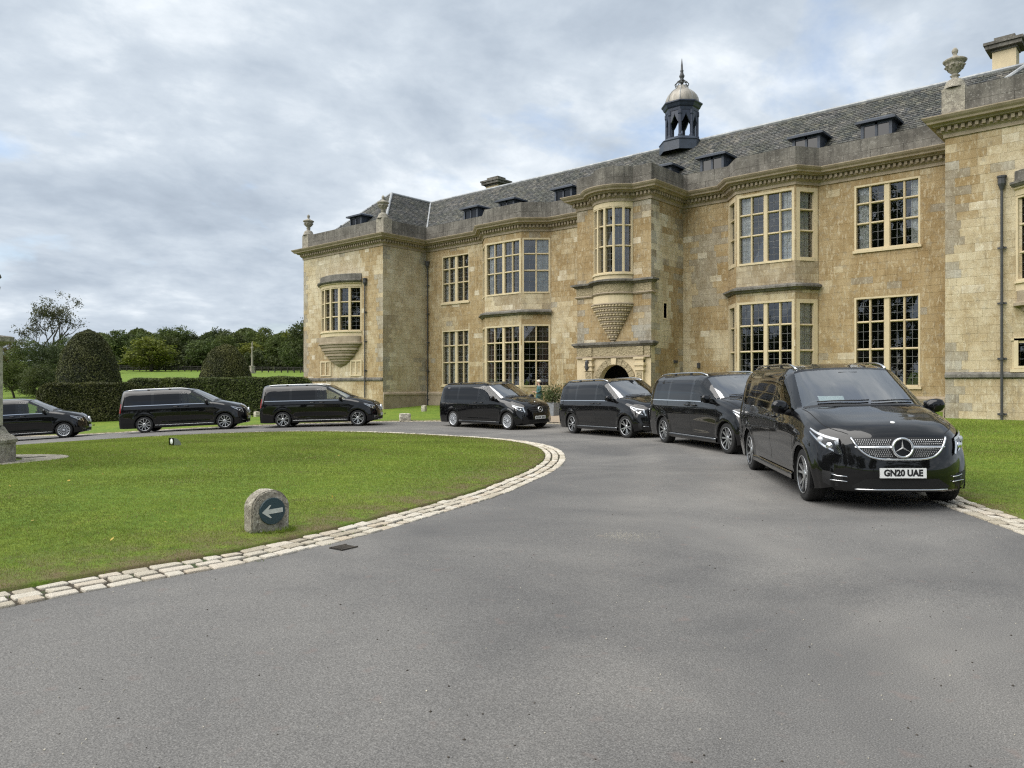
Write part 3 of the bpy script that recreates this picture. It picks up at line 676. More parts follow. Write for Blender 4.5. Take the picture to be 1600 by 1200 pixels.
    window((-4.35, YP), (-3.08, YP), 2.06, 2.98, 2, (1,), None, jamb=.08)
    # slit window on the porch side
    mb = MB(); x = -18.15
    for y0, y1, a, b in ((30.80, 30.87, 4.55, 5.37), (31.17, 31.24, 4.55, 5.37), (30.87, 31.17, 5.30, 5.37), (30.87, 31.17, 4.55, 4.62)): mb.box(x - .2, x + .012, y0, y1, a, b)
    w = hpart(mb, 'slit_window', 'dressed_stone'); m2 = MB(); m2.add([(x - .14, 30.87, 4.62), (x - .14, 31.17, 4.62), (x - .14, 31.17, 5.3), (x - .14, 30.87, 5.3)], [(0, 1, 2, 3)]); mb_sub(m2, 'pane', 'window_glass', w)
    # curved oriels: facets of one light each
    for pts, n, z0, z1 in ((PO, 6, 6.66, 9.70), (LO, 6, 4.88, 7.63), (RO_, 6, 4.88, 7.63)):
        st = len(pts) // n; q = pts[::st]
        for i in range(n):
            cu = [(.1, .9, 0, 2, RS)] if (pts is PO and i in (2, 5)) else None
            window(q[i], q[i + 1], z0, z1, 1, R3 if pts is PO else (1, 1, 1), None, jamb=.055 if pts is PO else .075, curtains=cu, sill=False, surround=False, lead=(2, 3))
        mb = MB(); sweep(mb, pts, [(-.30, z0), (.06, z0), (.06, z0 - .07), (0, z0 - .10), (0, z0 - .32), (-.30, z0 - .32)]); hpart(mb, 'oriel_sill', 'dressed_stone')
    mb = MB(); sweep(mb, PO, [(-.35, 9.70), (.01, 9.70), (.01, ZB), (-.35, ZB)]); hpart(mb, 'oriel_head', 'dressed_stone')
    for pts in (LO, RO_):
        xc = (pts[0][0] + pts[-1][0]) / 2
        mb = MB(); sweep(mb, pts, [(-.35, 7.63), (.02, 7.63), (.03, 7.80), (.10, 7.84), (.10, 7.90), (-.35, 7.90)]); hpart(mb, 'oriel_head', 'dressed_stone')
        mb = MB(); sweep(mb, pts, [(-.3, 7.90), (.16, 7.90), (.24, 7.98), (.24, 8.05), (.06, 8.10), (.05, 8.42), (-.05, 8.46), (-.9, 8.50)]); hpart(mb, 'oriel_roof', 'lichen_stone')
        def half(prof, nm, mat, sc=1.0):
            mb = MB(); a = 2.05; mb.lathe(prof, 28, (xc, YP, 0), math.pi, 2 * math.pi, 1.0, .36); hpart(mb, nm, mat, smooth=False)
        half([(2.12, 4.56), (2.12, 4.20), (2.22, 4.18), (2.22, 4.08), (2.02, 4.06), (1.98, 3.92), (1.80, 3.84), (1.84, 3.82), (1.84, 3.70), (1.66, 3.68), (1.63, 3.56), (1.45, 3.48), (1.50, 3.46), (1.50, 3.36), (1.28, 3.34), (1.22, 3.2), (1.0, 3.1), (.98, 3.02)], 'oriel_corbel', 'moulding')
        half([(.95, 3.05), (.8, 2.98), (.62, 2.84), (.35, 2.74), (.10, 2.66), (.02, 2.60)], 'oriel_pendant', 'moulding')
        for s in (-1, 1):
            x = xc + s * 1.62; mb = MB()
            for a, b, c, d in ((-.58, -.46, 2.08, 3.08), (.46, .58, 2.08, 3.08), (-.46, .46, 2.98, 3.08), (-.46, .46, 2.08, 2.16), (-.06, .06, 2.16, 2.98)): mb.box(x + a, x + b, YP - .045, YP + .02, c, d)
            hpart(mb, 'blind_panel', 'dressed_stone')
build_walls()

def build_trim():
    # main cornice with dentils, following every break of the plan
    mb = MB(); sweep(mb, UPLAN, [(-.02, ZB - .06), (.05, ZB - .06), (.05, ZB + .06), (.09, ZB + .10), (.13, ZB + .12), (.13, ZB + .29), (.30, ZB + .30), (.33, ZB + .36), (.46, ZB + .38), (.48, ZB + .44), (.55, ZB + .50), (.60, ZB + .57), (.60, ZC), (-.05, ZC + .05)], True)
    hpart(mb, 'cornice', 'moulding')
    mb = MB(); pts = UPLAN
    op = offset_poly(pts, .13)
    for (a, b) in zip(op[1:], op[2:-1]):
        A, B = Vector(a), Vector(b); L = (B - A).length
        if L < .1: continue
        t = (B - A) / L; n = Vector((t.y, -t.x)); k = max(1, round(L / .20))
        for i in range(k):
            c = A + t * (L * (i + .5) / k); w = .052
            p = [c - t * w - n * .005, c + t * w - n * .005, c + t * w + n * .11, c - t * w + n * .11]
            mb.add([(q.x, q.y, z) for z in (ZB + .15, ZB + .285) for q in p], [(0, 1, 2, 3), (4, 7, 6, 5), (0, 4, 5, 1), (1, 5, 6, 2), (2, 6, 7, 3), (3, 7, 4, 0)])
    hpart(mb, 'dentils', 'moulding', kind='stuff')
    # parapet in long stones
    rnd = random.Random(3)
    ip = offset_poly(UPLAN, .02); q = offset_poly(UPLAN, -.34)
    bed = MB(); sweep(bed, UPLAN, [(.0, ZC + .03), (.0, ZP - .08), (-.32, ZP - .08), (-.32, ZC - .3)]); hpart(bed, 'parapet', 'lichen_stone')
    for i in range(len(ip) - 1):
        A, B, C, D = Vector(ip[i]), Vector(ip[i + 1]), Vector(q[i + 1]), Vector(q[i]); L = (B - A).length
        if i in (0, len(ip) - 2): continue
        k = max(1, round(L / 1.05))
        for z0, z1, off in ((ZC + .02, ZC + .45, 0), (ZC + .45, ZP, .5)):
            cuts = [0] + [min(1, max(0, (j + (off if k > 1 else 0) + rnd.uniform(-.15, .15)) / k)) for j in range(1, k)] + [1] if k > 1 else [0, 1]
            cuts = sorted(set(cuts))
            for u, v in zip(cuts, cuts[1:]):
                if v - u < .02: continue
                e = .006 / max(L, .2); u2, v2 = u + (e if u > 0 else 0), v - (e if v < 1 else 0); pr = rnd.uniform(-.006, .008)
                nn = Vector(((B - A).normalized().y, -(B - A).normalized().x)) * pr
                p = [A.lerp(B, u2) + nn, A.lerp(B, v2) + nn, D.lerp(C, v2), D.lerp(C, u2)]
                if L > .45: MB().add([(w.x, w.y, z) for z in (z0 + .004, z1 - .004) for w in p], [(0, 3, 2, 1), (4, 5, 6, 7), (0, 1, 5, 4), (1, 2, 6, 5), (2, 3, 7, 6), (3, 0, 4, 7)]).build('parapet_stone', 'lichen_stone', house)
                else: MB().add([(w.x, w.y, z) for z in (z0 + .004, z1 - .004) for w in p], [(0, 3, 2, 1), (4, 5, 6, 7), (0, 1, 5, 4), (1, 2, 6, 5), (2, 3, 7, 6), (3, 0, 4, 7)]).build('parapet_stone', 'lichen_stone', house, smooth=False)
    # strings and plinths
    s_prof = lambda z, p: [(-.02, z - .14), (p * .3, z - .14), (p * .6, z - .06), (p, z - .03), (p, z + .05), (.02, z + .14), (-.02, z + .16)]
    for i0, i1, z in ((4, 7, 5.52), (12, 15, 5.68)):
        mb = MB(); sweep(mb, PLAN[i0:i1 + 1], s_prof(z, .24)); hpart(mb, 'string_course', 'lichen_stone')
    base_z = lambda X: 1.0
    for i0, i1, z in ((2, 5, 1.0), (7, 9, 1.0), (10, 13, 1.0), (15, 17, 1.0)):
        mb = MB(); sweep(mb, PLAN[i0:i1 + 1], [(0.005, z + .10), (.10, z), (.10, z - .10), (.07, z - .12), (.07, -1.0)]); hpart(mb, 'plinth', 'moulding')
    for i0 in (1, 17):
        mb = MB(); sweep(mb, PLAN[i0:i0 + 2], [(0.004, 1.98), (.08, 1.90), (.08, 1.80), (.03, 1.76), (-.01, 1.75)]); hpart(mb, 'string_course', 'lichen_stone')
    # porch: string and frieze round the oriel, carved corbel, door case
    pf = [(PLAN[9][0], YPO)] + PO + [(PLAN[10][0], YPO)]
    full = [(PLAN[9][0], YPO + .5)] + pf + [(PLAN[10][0], YPO + .3)]
    mb = MB(); sweep(mb, full, [(-.02, 6.16), (.08, 6.18), (.14, 6.24), (.24, 6.27), (.24, 6.35), (.02, 6.40)]); hpart(mb, 'string_course', 'lichen_stone')
    mb = MB(); sweep(mb, full, [(.03, 5.78), (.03, 6.17), (-.1, 6.17)]); hpart(mb, 'frieze', 'carved')
    mb = MB(); sweep(mb, full, [(-.02, 5.66), (.05, 5.68), (.10, 5.74), (.04, 5.79)]); hpart(mb, 'string_course', 'moulding')
    mb = MB(); sweep(mb, PO, [(-.4, 5.28), (.01, 5.28), (.01, 5.67), (-.4, 5.67)]); hpart(mb, 'oriel_apron', 'dressed_stone')
    prof = []; zt = 5.29
    for k in range(9):
        r0 = 1.08 * (1 - k / 9.0) ; r1 = 1.08 * (1 - (k + 1) / 9.0); z0 = zt - k * .2; prof += [(r0 + .04, z0), (r0 + .055, z0 - .05), (r0 + .02, z0 - .075), (r0 - .03, z0 - .09), (r0 - .02, z0 - .15), (r1 + .05, z0 - .185)]
    prof.append((.01, 3.47))
    mb = MB(); mb.lathe(prof, 32, (-20.2, YPO, 0), math.pi, 2 * math.pi, 1.0, .70); hpart(mb, 'oriel_corbel', 'moulding', smooth=False)
    mb = MB()
    for k in range(8):
        r = 1.08 * (1 - k / 9.0) - .02; z = zt - k * .2 - .12; n = max(4, int(20 * r))
        for i in range(n):
            a = math.pi + math.pi * (i + .5) / n; c = (-20.2 + r * math.cos(a), YPO + .7 * r * math.sin(a)); s = .035
            mb.lathe([(.0, -.055), (s * 1.5, -.02), (s * 1.5, .02), (0, .055)], 5, (c[0], c[1], z))
    hpart(mb, 'carved_beads', 'dressed_stone', kind='stuff')
    # door case: wall with an arched opening
    xc, hw, zs, x0, x1 = -20.1, .86, 1.62, PLAN[9][0], PLAN[10][0]
    n = 16; arc = [(xc + hw * math.cos(math.pi - math.pi * i / n), zs + hw * math.sin(math.pi * i / n)) for i in range(n + 1)]
    mb = MB(); y = YPO - .02
    inner = [(xc - hw, -.5)] + arc + [(xc + hw, -.5)]
    outer = []
    for (x, z) in inner:
        if z <= zs: outer.append((x0 if x < xc else x1, z))
        else:
            dx, dz = x - xc, z - zs; k = min((x1 - xc) / abs(dx) if dx > 1e-3 else 99, (xc - x0) / abs(dx) if dx < -1e-3 else 99, (3.4 - zs) / dz if dz > 1e-3 else 99); outer.append((xc + dx * k, zs + dz * k))
    V = [(x, y, z) for x, z in inner] + [(x, y, z) for x, z in outer] + [(x, y + .32, z) for x, z in inner]; m = len(inner)
    F = [(i, i + m, i + m + 1, i + 1) for i in range(m - 1)] + [(i, i + 1, i + 1 + 2 * m, i + 2 * m) for i in range(m - 1)]
    # corner fill
    mb.add(V, F); mb.add([(x0, y, 3.4), (x0, y, zs), (outer[1][0], y, zs)], [(0, 1, 2)])
    mb.box(x0, x1, YPO, YPO + .3, 2.55, 3.42)
    hpart(mb, 'door_wall', 'dressed_stone')
    mb = MB(); mb.box(x0 + .1, x1 - .1, YPO + 2.6, YPO + 2.7, -.5, 3.3); mb.box(x0 + .1, x0 + .2, YPO + .3, YPO + 2.6, -.5, 3.3); mb.box(x1 - .2, x1 - .1, YPO + .3, YPO + 2.6, -.5, 3.3); mb.box(x0 + .1, x1 - .1, YPO + .3, YPO + 2.6, 3.2, 3.3)
    hpart(mb, 'lobby', 'room')
    mb = MB()
    for s in (-1, 1): mb.box(xc + s * .42 - .38, xc + s * .42 + .38, YPO + 2.4, YPO + 2.48, -.3, 2.6)
    hpart(mb, 'inner_door', 'timber')
    nv = 11
    for i in range(nv):
        a0, a1 = math.pi * i / nv + .012, math.pi * (i + 1) / nv - .012; ra, rb = hw + .01, hw + .30
        P = [(xc + r * math.cos(a), zs + r * math.sin(a)) for r, a in ((ra, a0), (rb, a0), (rb, (a0 + a1) / 2), (rb, a1), (ra, a1), (ra, (a0 + a1) / 2))]
        d0 = y - (.10 if i == 5 else .045); mb = MB(); mb.add([(p[0], d0, p[1]) for p in P] + [(p[0], y + .02, p[1]) for p in P], [(0, 1, 2, 3, 4, 5)[::-1], *[(k, (k + 1) % 6, (k + 1) % 6 + 6, k + 6) for k in range(6)]])
        hpart(mb, 'voussoir', 'carved' if i != 5 else 'dressed_stone')
    mb = MB(); sweep(mb, [(x0, YPO + .4), (x0, YPO), (x1, YPO), (x1, YPO + .3)], [(.0, 3.30), (.10, 3.32), (.16, 3.40), (.20, 3.42), (.20, 3.50), (0, 3.56)]); hpart(mb, 'string_course', 'lichen_stone')
    mb = MB(); mb.box(x0 + .02, x1 - .02, YPO - .07, YPO, 2.88, 3.31); hpart(mb, 'frieze', 'carved')
    mb = MB(); mb.box(x0, x1, YPO - .12, YPO, 2.80, 2.88); hpart(mb, 'architrave', 'moulding')
    for s in (-1, 1):
        px = xc + s * 1.42; mb = MB(); y0 = YPO - .16
        mb.box(px - .20, px + .20, y0, YPO, -.5, 2.2); mb.box(px - .26, px + .26, y0 - .06, YPO, 2.2, 2.30); mb.box(px - .22, px + .22, y0 - .03, YPO, 2.30, 2.42); mb.box(px - .28, px + .28, y0 - .08, YPO, 2.42, 2.55); mb.box(px - .21, px + .21, y0 - .02, YPO, 2.55, 2.72); mb.box(px - .27, px + .27, y0 - .08, YPO, 2.72, 2.80)
        pil = hpart(mb, 'pilaster', 'dressed_stone'); m2 = MB(); m2.box(px - .14, px + .14, y0 - .025, y0 - .002, .4, 2.1); mb_sub(m2, 'carved_panel', 'carved', pil)
        m3 = MB(); m3.box(px - .18, px + .18, YPO - .13, YPO - .05, 2.9, 3.3); hpart(m3, 'carved_panel', 'carved')
    mb = MB(); mb.lathe([(0, .35), (.05, .28), (.10, .20), (.10, -.12), (.04, -.22), (0, -.26)], 6, (-21.55, YPO - .22, 2.42)); mb.box(-21.57, -21.53, YPO - .22, YPO, 2.70, 2.74); hpart(mb, 'lantern', 'iron')
    for (X, Y, z, s) in ((-18.6, YPO - .06, 2.62, (.14, .06, .05)), (-18.11, 31.9, 2.62, (.05, .12, .07)), (-17.3, YM - .05, 2.45, (.06, .05, .12))):
        mb = MB(); mb.box(X - s[0], X + s[0], Y - s[1], Y + s[1], z - s[2], z + s[2]); hpart(mb, 'wall_lamp', 'iron')
    # rainwater pipes
    for (X, Y, zt_, nx, ny) in ((-36.12, YM - .12, 9.15, 0, -1), (-38.0, YP - .10, 7.9, 0, -1), (-4.62, YP - .11, 8.15, 0, -1)):
        mb = MB(); mb.tube([(X, Y, -.4), (X, Y, zt_ - .3)], .042, 8)
        for z in np.arange(.6, zt_ - .6, 1.8): mb.lathe([(.042, -.04), (.062, -.04), (.062, .04), (.042, .04)], 8, (X, Y, z)); mb.box(X - .13, X + .13, Y + .04, Y + .07, z - .03, z + .03)
        mb.lathe([(.04, -.30), (.08, -.18), (.12, -.08), (.12, .12), (.145, .12), (.145, .18), (0, .18)], 8, (X, Y, zt_)); hpart(mb, 'rainwater_pipe', 'iron')
build_trim()

# ---- roofs
def slates(mb, O, u, v, W, H, inside, rnd, sw=.24, chh=.17):
    O, u, v = Vector(O), Vector(u).normalized(), Vector(v).normalized(); n = u.cross(v).normalized()
    if n.z < 0: n = -n
    rows = int(H / chh) + 1
    for r in range(rows):
        t0 = r * chh; s = -(r % 2) * sw / 2 - rnd.random() * .05
        while s < W:
            w = sw * rnd.uniform(.85, 1.15); sm = s + w / 2
            if inside(sm, t0 + chh / 2):
                l0, l1 = .030 + rnd.uniform(-.006, .008), .006; t1 = t0 + chh * 1.25; g = .006; ex = rnd.uniform(-.012, .012)
                p = [O + u * (s + g) + v * (t0 + ex) + n * l0, O + u * (s + w - g) + v * (t0 + ex) + n * l0, O + u * (s + w - g) + v * t1 + n * l1, O + u * (s + g) + v * t1 + n * l1]
                q = [p[0] - n * .022, p[1] - n * .022]
                k = rnd.uniform(.42, .85); b = rnd.random(); c = (.100 * k, .098 * k, .094 * k) if b < .66 else ((.165 * k, .152 * k, .130 * k) if b < .84 else (.055 * k, .060 * k, .066 * k))
                mb.add(p + q, [(0, 1, 2, 3), (4, 5, 1, 0)], c)
            s += w
EZ, RZ = 10.85, 14.48
def build_roof():
    rnd = random.Random(9)
    YE, YR = YM + .33, 36.9
    XL, XR = -40.6, -2.1; hw = 3.8; eL, eR = XL + hw, XR - hw      # pavilion ridges and inner eaves
    yF = YP + .35; yA = yF + hw
    und = MB(); V = lambda *a: Vector(a)
    und.add([(eL - 4.5, YE, EZ - .02), (eR + 4.5, YE, EZ - .02), (XR, YR, RZ - .02), (XL, YR, RZ - .02)], [(0, 1, 2, 3)])
    und.add([(XL, 40.8, EZ), (XR, 40.8, EZ), (XR, YR, RZ - .02), (XL, YR, RZ - .02)], [(3, 2, 1, 0)])
    for X, e, o in ((XL, eL, XL - hw), (XR, eR, XR + hw)):
        und.add([(e, yF, EZ - .02), (e, YR + .3, EZ - .02), (X, YR + .3, RZ - .02), (X, yA, RZ - .02)], [(0, 1, 2, 3)]); und.add([(o, yF, EZ - .02), (o, YR + 3.9, EZ - .02), (X, YR + 3.9, RZ - .02), (X, yA, RZ - .02)], [(3, 2, 1, 0)]); und.add([(min(e, o), yF, EZ - .02), (max(e, o), yF, EZ - .02), (X, yA, RZ - .02)], [(0, 1, 2)])
    roof = hpart(und, 'roof', 'cavity')
    sl = MB(); L = math.hypot(YR - YE, RZ - EZ); k = hw / L
    slates(sl, (eL - 4.0, YE, EZ), (1, 0, 0), (0, YR - YE, RZ - EZ), eR - eL + 8.0, L, lambda s, t: 4.0 - t * k < s < (eR - eL + 4.0) + t * k, rnd)
    Lp = math.hypot(hw, RZ - EZ); kp = hw / Lp
    slates(sl, (eL, yF, EZ), (0, 1, 0), (-hw, 0, RZ - EZ), YR - yF + .3, Lp, lambda s, t: t * kp < s < (YE - yF) + t * (YR - YE) / Lp + .05, rnd)      # left pavilion, inner slope
    slates(sl, (XL - hw, yF, EZ), (1, 0, 0), (0, hw, RZ - EZ), 2 * hw, Lp, lambda s, t: t * kp < s < 2 * hw - t * kp, rnd)
    slates(sl, (XL - hw, yF, EZ), (0, 1, 0), (hw, 0, RZ - EZ), 11, Lp, lambda s, t: t * kp < s, rnd)
    slates(sl, (XR - hw, yF, EZ), (1, 0, 0), (0, hw, RZ - EZ), 2 * hw, Lp, lambda s, t: t * kp < s < 2 * hw - t * kp, rnd)
    slates(sl, (eR, yF, EZ), (0, 1, 0), (hw, 0, RZ - EZ), YR - yF, Lp, lambda s, t: t * kp < s < (YE - yF) + t * (YR - YE) / Lp + .05, rnd)
    mb_sub(sl, 'slates', 'slate', roof, tint=True, kind='stuff')
    mb = MB(); mb.tube([(XL, YR, RZ + .02), (XR, YR, RZ + .02)], .09, 8); mb_sub(mb, 'ridge', 'lead_sheet', roof)
    for X, e in ((XL, eL), (XR, eR)):
        mb = MB(); mb.tube([(X, yA, RZ + .02), (X, YR, RZ + .02)], .09, 8); mb_sub(mb, 'ridge', 'lead_sheet', roof)
        for ee in (e, 2 * X - e):
            mb = MB(); mb.tube([(ee, yF, EZ + .03), (X, yA, RZ + .03)], .085, 8); mb_sub(mb, 'hip', 'lead_sheet', roof)
        mb = MB(); mb.tube([(e, YE, EZ + .03), (X, YR, RZ + .02)], .075, 6); mb_sub(mb, 'valley', 'lead_sheet', roof)
    # dormers
    def dormer(cx, cy, ax, w=1.22, z0=10.9, z1=12.45, back=2.0):
        T = Matrix.Translation((cx, cy, 0)) @ Matrix.Rotation(ax, 4, 'Z'); mb = MB()
        mb.box(-w / 2, w / 2, .06, back, z0, z1, T); mb.box(-w / 2, -w / 2 + .12, -.02, .06, z0, z1, T); mb.box(w / 2 - .12, w / 2, -.02, .06, z0, z1, T); mb.box(-.05, .05, -.01, .06, z0, z1, T); mb.box(-w / 2 + .12, w / 2 - .12, -.01, .06, z1 - .1, z1, T)
        d = hpart(mb, 'dormer', 'dormer_paint')
        mb = MB(); p = [(-w / 2 - .18, -.22, z1), (w / 2 + .18, -.22, z1), (w / 2 + .18, back + .3, z1), (-w / 2 - .18, back + .3, z1)]; q = [(x, y, z + .09) for x, y, z in p]; r = [(-w / 2 + .25, .22, z1 + .26), (w / 2 - .25, .22, z1 + .26), (w / 2 - .25, back, z1 + .26), (-w / 2 + .25, back, z1 + .26)]
        mb.add([tuple(T @ Vector(x)) for x in p + q + r], [(3, 2, 1, 0)] + [(i, (i + 1) % 4, (i + 1) % 4 + 4, i + 4) for i in range(4)] + [(i + 4, (i + 1) % 4 + 4, (i + 1) % 4 + 8, i + 8) for i in range(4)] + [(8, 9, 10, 11)]); mb_sub(mb, 'dormer_roof', 'dormer_paint', d)
        for a, b in ((-w / 2 + .12, -.05), (.05, w / 2 - .12)):
            mb = MB(); mb.add([tuple(T @ Vector((x, .035, z))) for x, z in ((a, z0), (b, z0), (b, z1 - .1), (a, z1 - .1))], [(0, 1, 2, 3)]); mb_sub(mb, 'pane', 'privacy_glass', d)
    for x in (-33.45, -30.45, -26.2, -20.0, -17.2, -12.7, -9.8): dormer(x, 33.75, 0)
    dormer(-40.7, 30.45, 0, z0=10.9, z1=12.45)
    # chimneys
    for x, y, sx, sy, z1 in ((-35.8, 38.6, .56, .45, 15.25), (-5.80, 37.4, .42, .38, 15.45)):
        mb = MB(); mb.box(x - sx, x + sx, y - sy, y + sy, 12.5, z1); c = hpart(mb, 'chimney', 'dressed_stone')
        mb = MB(); mb.box(x - sx - .05, x + sx + .05, y - sy - .05, y + sy + .05, z1 - .10, z1); mb.box(x - sx - .22, x + sx + .22, y - sy - .22, y + sy + .22, z1, z1 + .16); mb.box(x - sx - .28, x + sx + .28, y - sy - .28, y + sy + .28, z1 + .16, z1 + .27); mb.box(x - sx + .05, x + sx - .05, y - sy + .05, y + sy - .05, z1 + .27, z1 + .50); mb_sub(mb, 'chimney_cap', 'lichen_stone', c)
        mb = MB(); mb.box(x - sx - .03, x + sx + .03, y - sy - .03, y + sy + .03, 13.2, 14.05); mb_sub(mb, 'flashing', 'lead_sheet', c)
    # urns and their piers
    for i, (x, y) in enumerate(((-44.55, YP + .22), (-36.62, YP + .22), (-6.03, YP + .22))):
        mb = MB(); mb.box(x - .35, x + .35, y - .26, y + .40, ZC + .01, ZP + .06); hpart(mb, 'urn_pier', 'marker_stone')
        pr = [(.46, 0), (.46, .07), (.42, .10), (.40, .20), (.34, .34), (.24, .42), (.15, .46), (.13, .56), (.20, .60), (.12, .66), (.13, .70), (.24, .80), (.33, .98), (.36, 1.08), (.34, 1.14), (.44, 1.20), (.48, 1.27), (.40, 1.33), (.24, 1.40), (.12, 1.47), (.07, 1.55), (.11, 1.62), (.13, 1.72), (.08, 1.82), (0, 1.88)]
        mb = MB(); mb.lathe([(r * .78, z * .76) for r, z in pr], 20, (x, y, ZP + .06)); u = hpart(mb, 'urn', 'marker_stone', smooth=True)
        mb = MB()
        for k in range(8):
            a = k * math.pi / 4; mb.lathe([(0, -.07), (.07, 0), (0, .07)], 6, (x + .27 * math.cos(a), y + .27 * math.sin(a), ZP + .06 + .78)); mb.lathe([(0, -.05), (.045, 0), (0, .05)], 5, (x + .23 * math.cos(a + .39), y + .23 * math.sin(a + .39), ZP + .06 + .69))
        mb_sub(mb, 'swag', 'marker_stone', u)
    # cupola
    cx, cy = -20.57, 36.9; oct_ = lambda r, k=0: [(cx + r * math.cos(math.pi / 8 + i * math.pi / 4), cy + r * math.sin(math.pi / 8 + i * math.pi / 4)) for i in range(8)]
    mb = MB(); mb.lathe([(1.22, 13.95), (1.20, 14.44), (1.24, 14.50), (.98, 14.66), (.90, 14.72), (0, 14.74)], 8, (cx, cy, 0), math.pi / 8, math.pi / 8 + 2 * math.pi); cup = hpart(mb, 'cupola', 'dormer_paint')
    o8 = oct_(.80)
    for i in range(8):
        mb = MB(); x, y = o8[i]; mb.lathe([(.12, 14.66), (.12, 14.80), (.09, 14.84), (.09, 15.86), (.12, 15.92), (.12, 16.12)], 8, (x, y, 0)); mb_sub(mb, 'post', 'blue_paint', cup)
        a, b = Vector(o8[i]), Vector(o8[(i + 1) % 8]); t = (b - a).normalized(); L = (b - a).length; nn = Vector((t.y, -t.x)); V = []; prof = [(0, 15.45), (.10, 15.50), (.17, 15.62), (.23, 15.76), (.27, 15.83), (L / 2, 15.98)]
        prof = prof + [(L - s, z) for s, z in prof[::-1][1:]]
        for o in (.05, -.05): V += [((a + t * s + nn * o).x, (a + t * s + nn * o).y, z) for s, z in prof] + [((a + t * s + nn * o).x, (a + t * s + nn * o).y, 16.14) for s, z in prof]
        m = len(prof); F = []
        for k in range(m - 1): F += [(k, k + 1, m + k + 1, m + k), (2 * m + k + 1, 2 * m + k, 3 * m + k, 3 * m + k + 1), (k, 2 * m + k, 2 * m + k + 1, k + 1)]
        mb = MB(); mb.add(V, F); mb_sub(mb, 'arch', 'blue_paint', cup)
    A8 = (math.pi / 8, math.pi / 8 + 2 * math.pi)
    mb = MB(); mb.lathe([(.78, 16.1), (.88, 16.12), (.90, 16.26), (.97, 16.32), (1.04, 16.46), (1.10, 16.52), (1.10, 16.58), (.88, 16.66), (0, 16.68)], 8, (cx, cy, 0), *A8); mb_sub(mb, 'cupola_cornice', 'blue_paint', cup)
    dp = [(.88, 16.64), (.88, 16.72), (.85, 16.90), (.77, 17.08), (.64, 17.24), (.49, 17.36), (.37, 17.44), (.31, 17.54), (.30, 17.62), (0, 17.64)]
    mb = MB(); mb.lathe(dp, 16, (cx, cy, 0), *A8); dome = mb_sub(mb, 'dome', 'dome_metal', cup, smooth=True)
    for i in range(8):
        a = math.pi / 8 + i * math.pi / 4; mb = MB(); mb.tube([(cx + (r + .01) * math.cos(a), cy + (r + .01) * math.sin(a), z) for r, z in dp[:-1]], .022, 5); mb_sub(mb, 'dome_rib', 'lead_sheet', cup)
        mb = MB(); mb.tube([(cx + r * math.cos(a), cy + r * math.sin(a), z) for r, z in ((.34, 17.6), (.36, 17.72), (.26, 17.86), (.12, 17.92))], .022, 5); mb_sub(mb, 'crown_bar', 'iron', cup)
    mb = MB(); mb.lathe([(.36, 17.70), (.39, 17.72), (.36, 17.75)], 16, (cx, cy, 0)); mb.lathe([(.02, 17.64), (.14, 17.90), (.16, 17.94), (.08, 18.02), (.12, 18.10), (.15, 18.18), (.10, 18.28), (.07, 18.40), (.10, 18.46), (.06, 18.52), (.05, 18.75), (.012, 19.12), (0, 19.14)], 12, (cx, cy, 0)); mb_sub(mb, 'finial', 'iron', cup, smooth=True)
build_roof()

# ------------------------------------------------------------------ people carriers
WB0, LEN0 = 3.20, 5.14
AX = 0.895; ZW, RW = 0.345, 0.345; RARCH = 0.392
def hermite(P, T, n, creases=()):
    """Smooth curve through points; at crease indices the tangent breaks."""
    P = np.asarray(P, float); k = len(P); seg = np.maximum(1e-4, np.linalg.norm(np.diff(P, axis=0), axis=1)); out = []
    m = np.zeros_like(P)
    for i in range(k):
        if 0 < i < k - 1:
            a, b = seg[i - 1], seg[i]; m[i] = ((P[i] - P[i - 1]) / a * b + (P[i + 1] - P[i]) / b * a) / (a + b)
        elif i == 0: m[i] = (P[1] - P[0]) / seg[0]
        else: m[i] = (P[-1] - P[-2]) / seg[-1]
    for i in range(k - 1):
        h = seg[i]; m0, m1 = m[i] * h, m[i + 1] * h; ch = P[i + 1] - P[i]
        if i in creases: m0 = ch
        if i + 1 in creases: m1 = ch
        t = (np.arange(n[i]) / n[i])[:, None]
        out.append((2*t**3 - 3*t**2 + 1) * P[i] + (t**3 - 2*t**2 + t) * m0 + (-2*t**3 + 3*t**2) * P[i + 1] + (t**3 - t**2) * m1)
    out.append(P[-1:]); return np.concatenate(out)

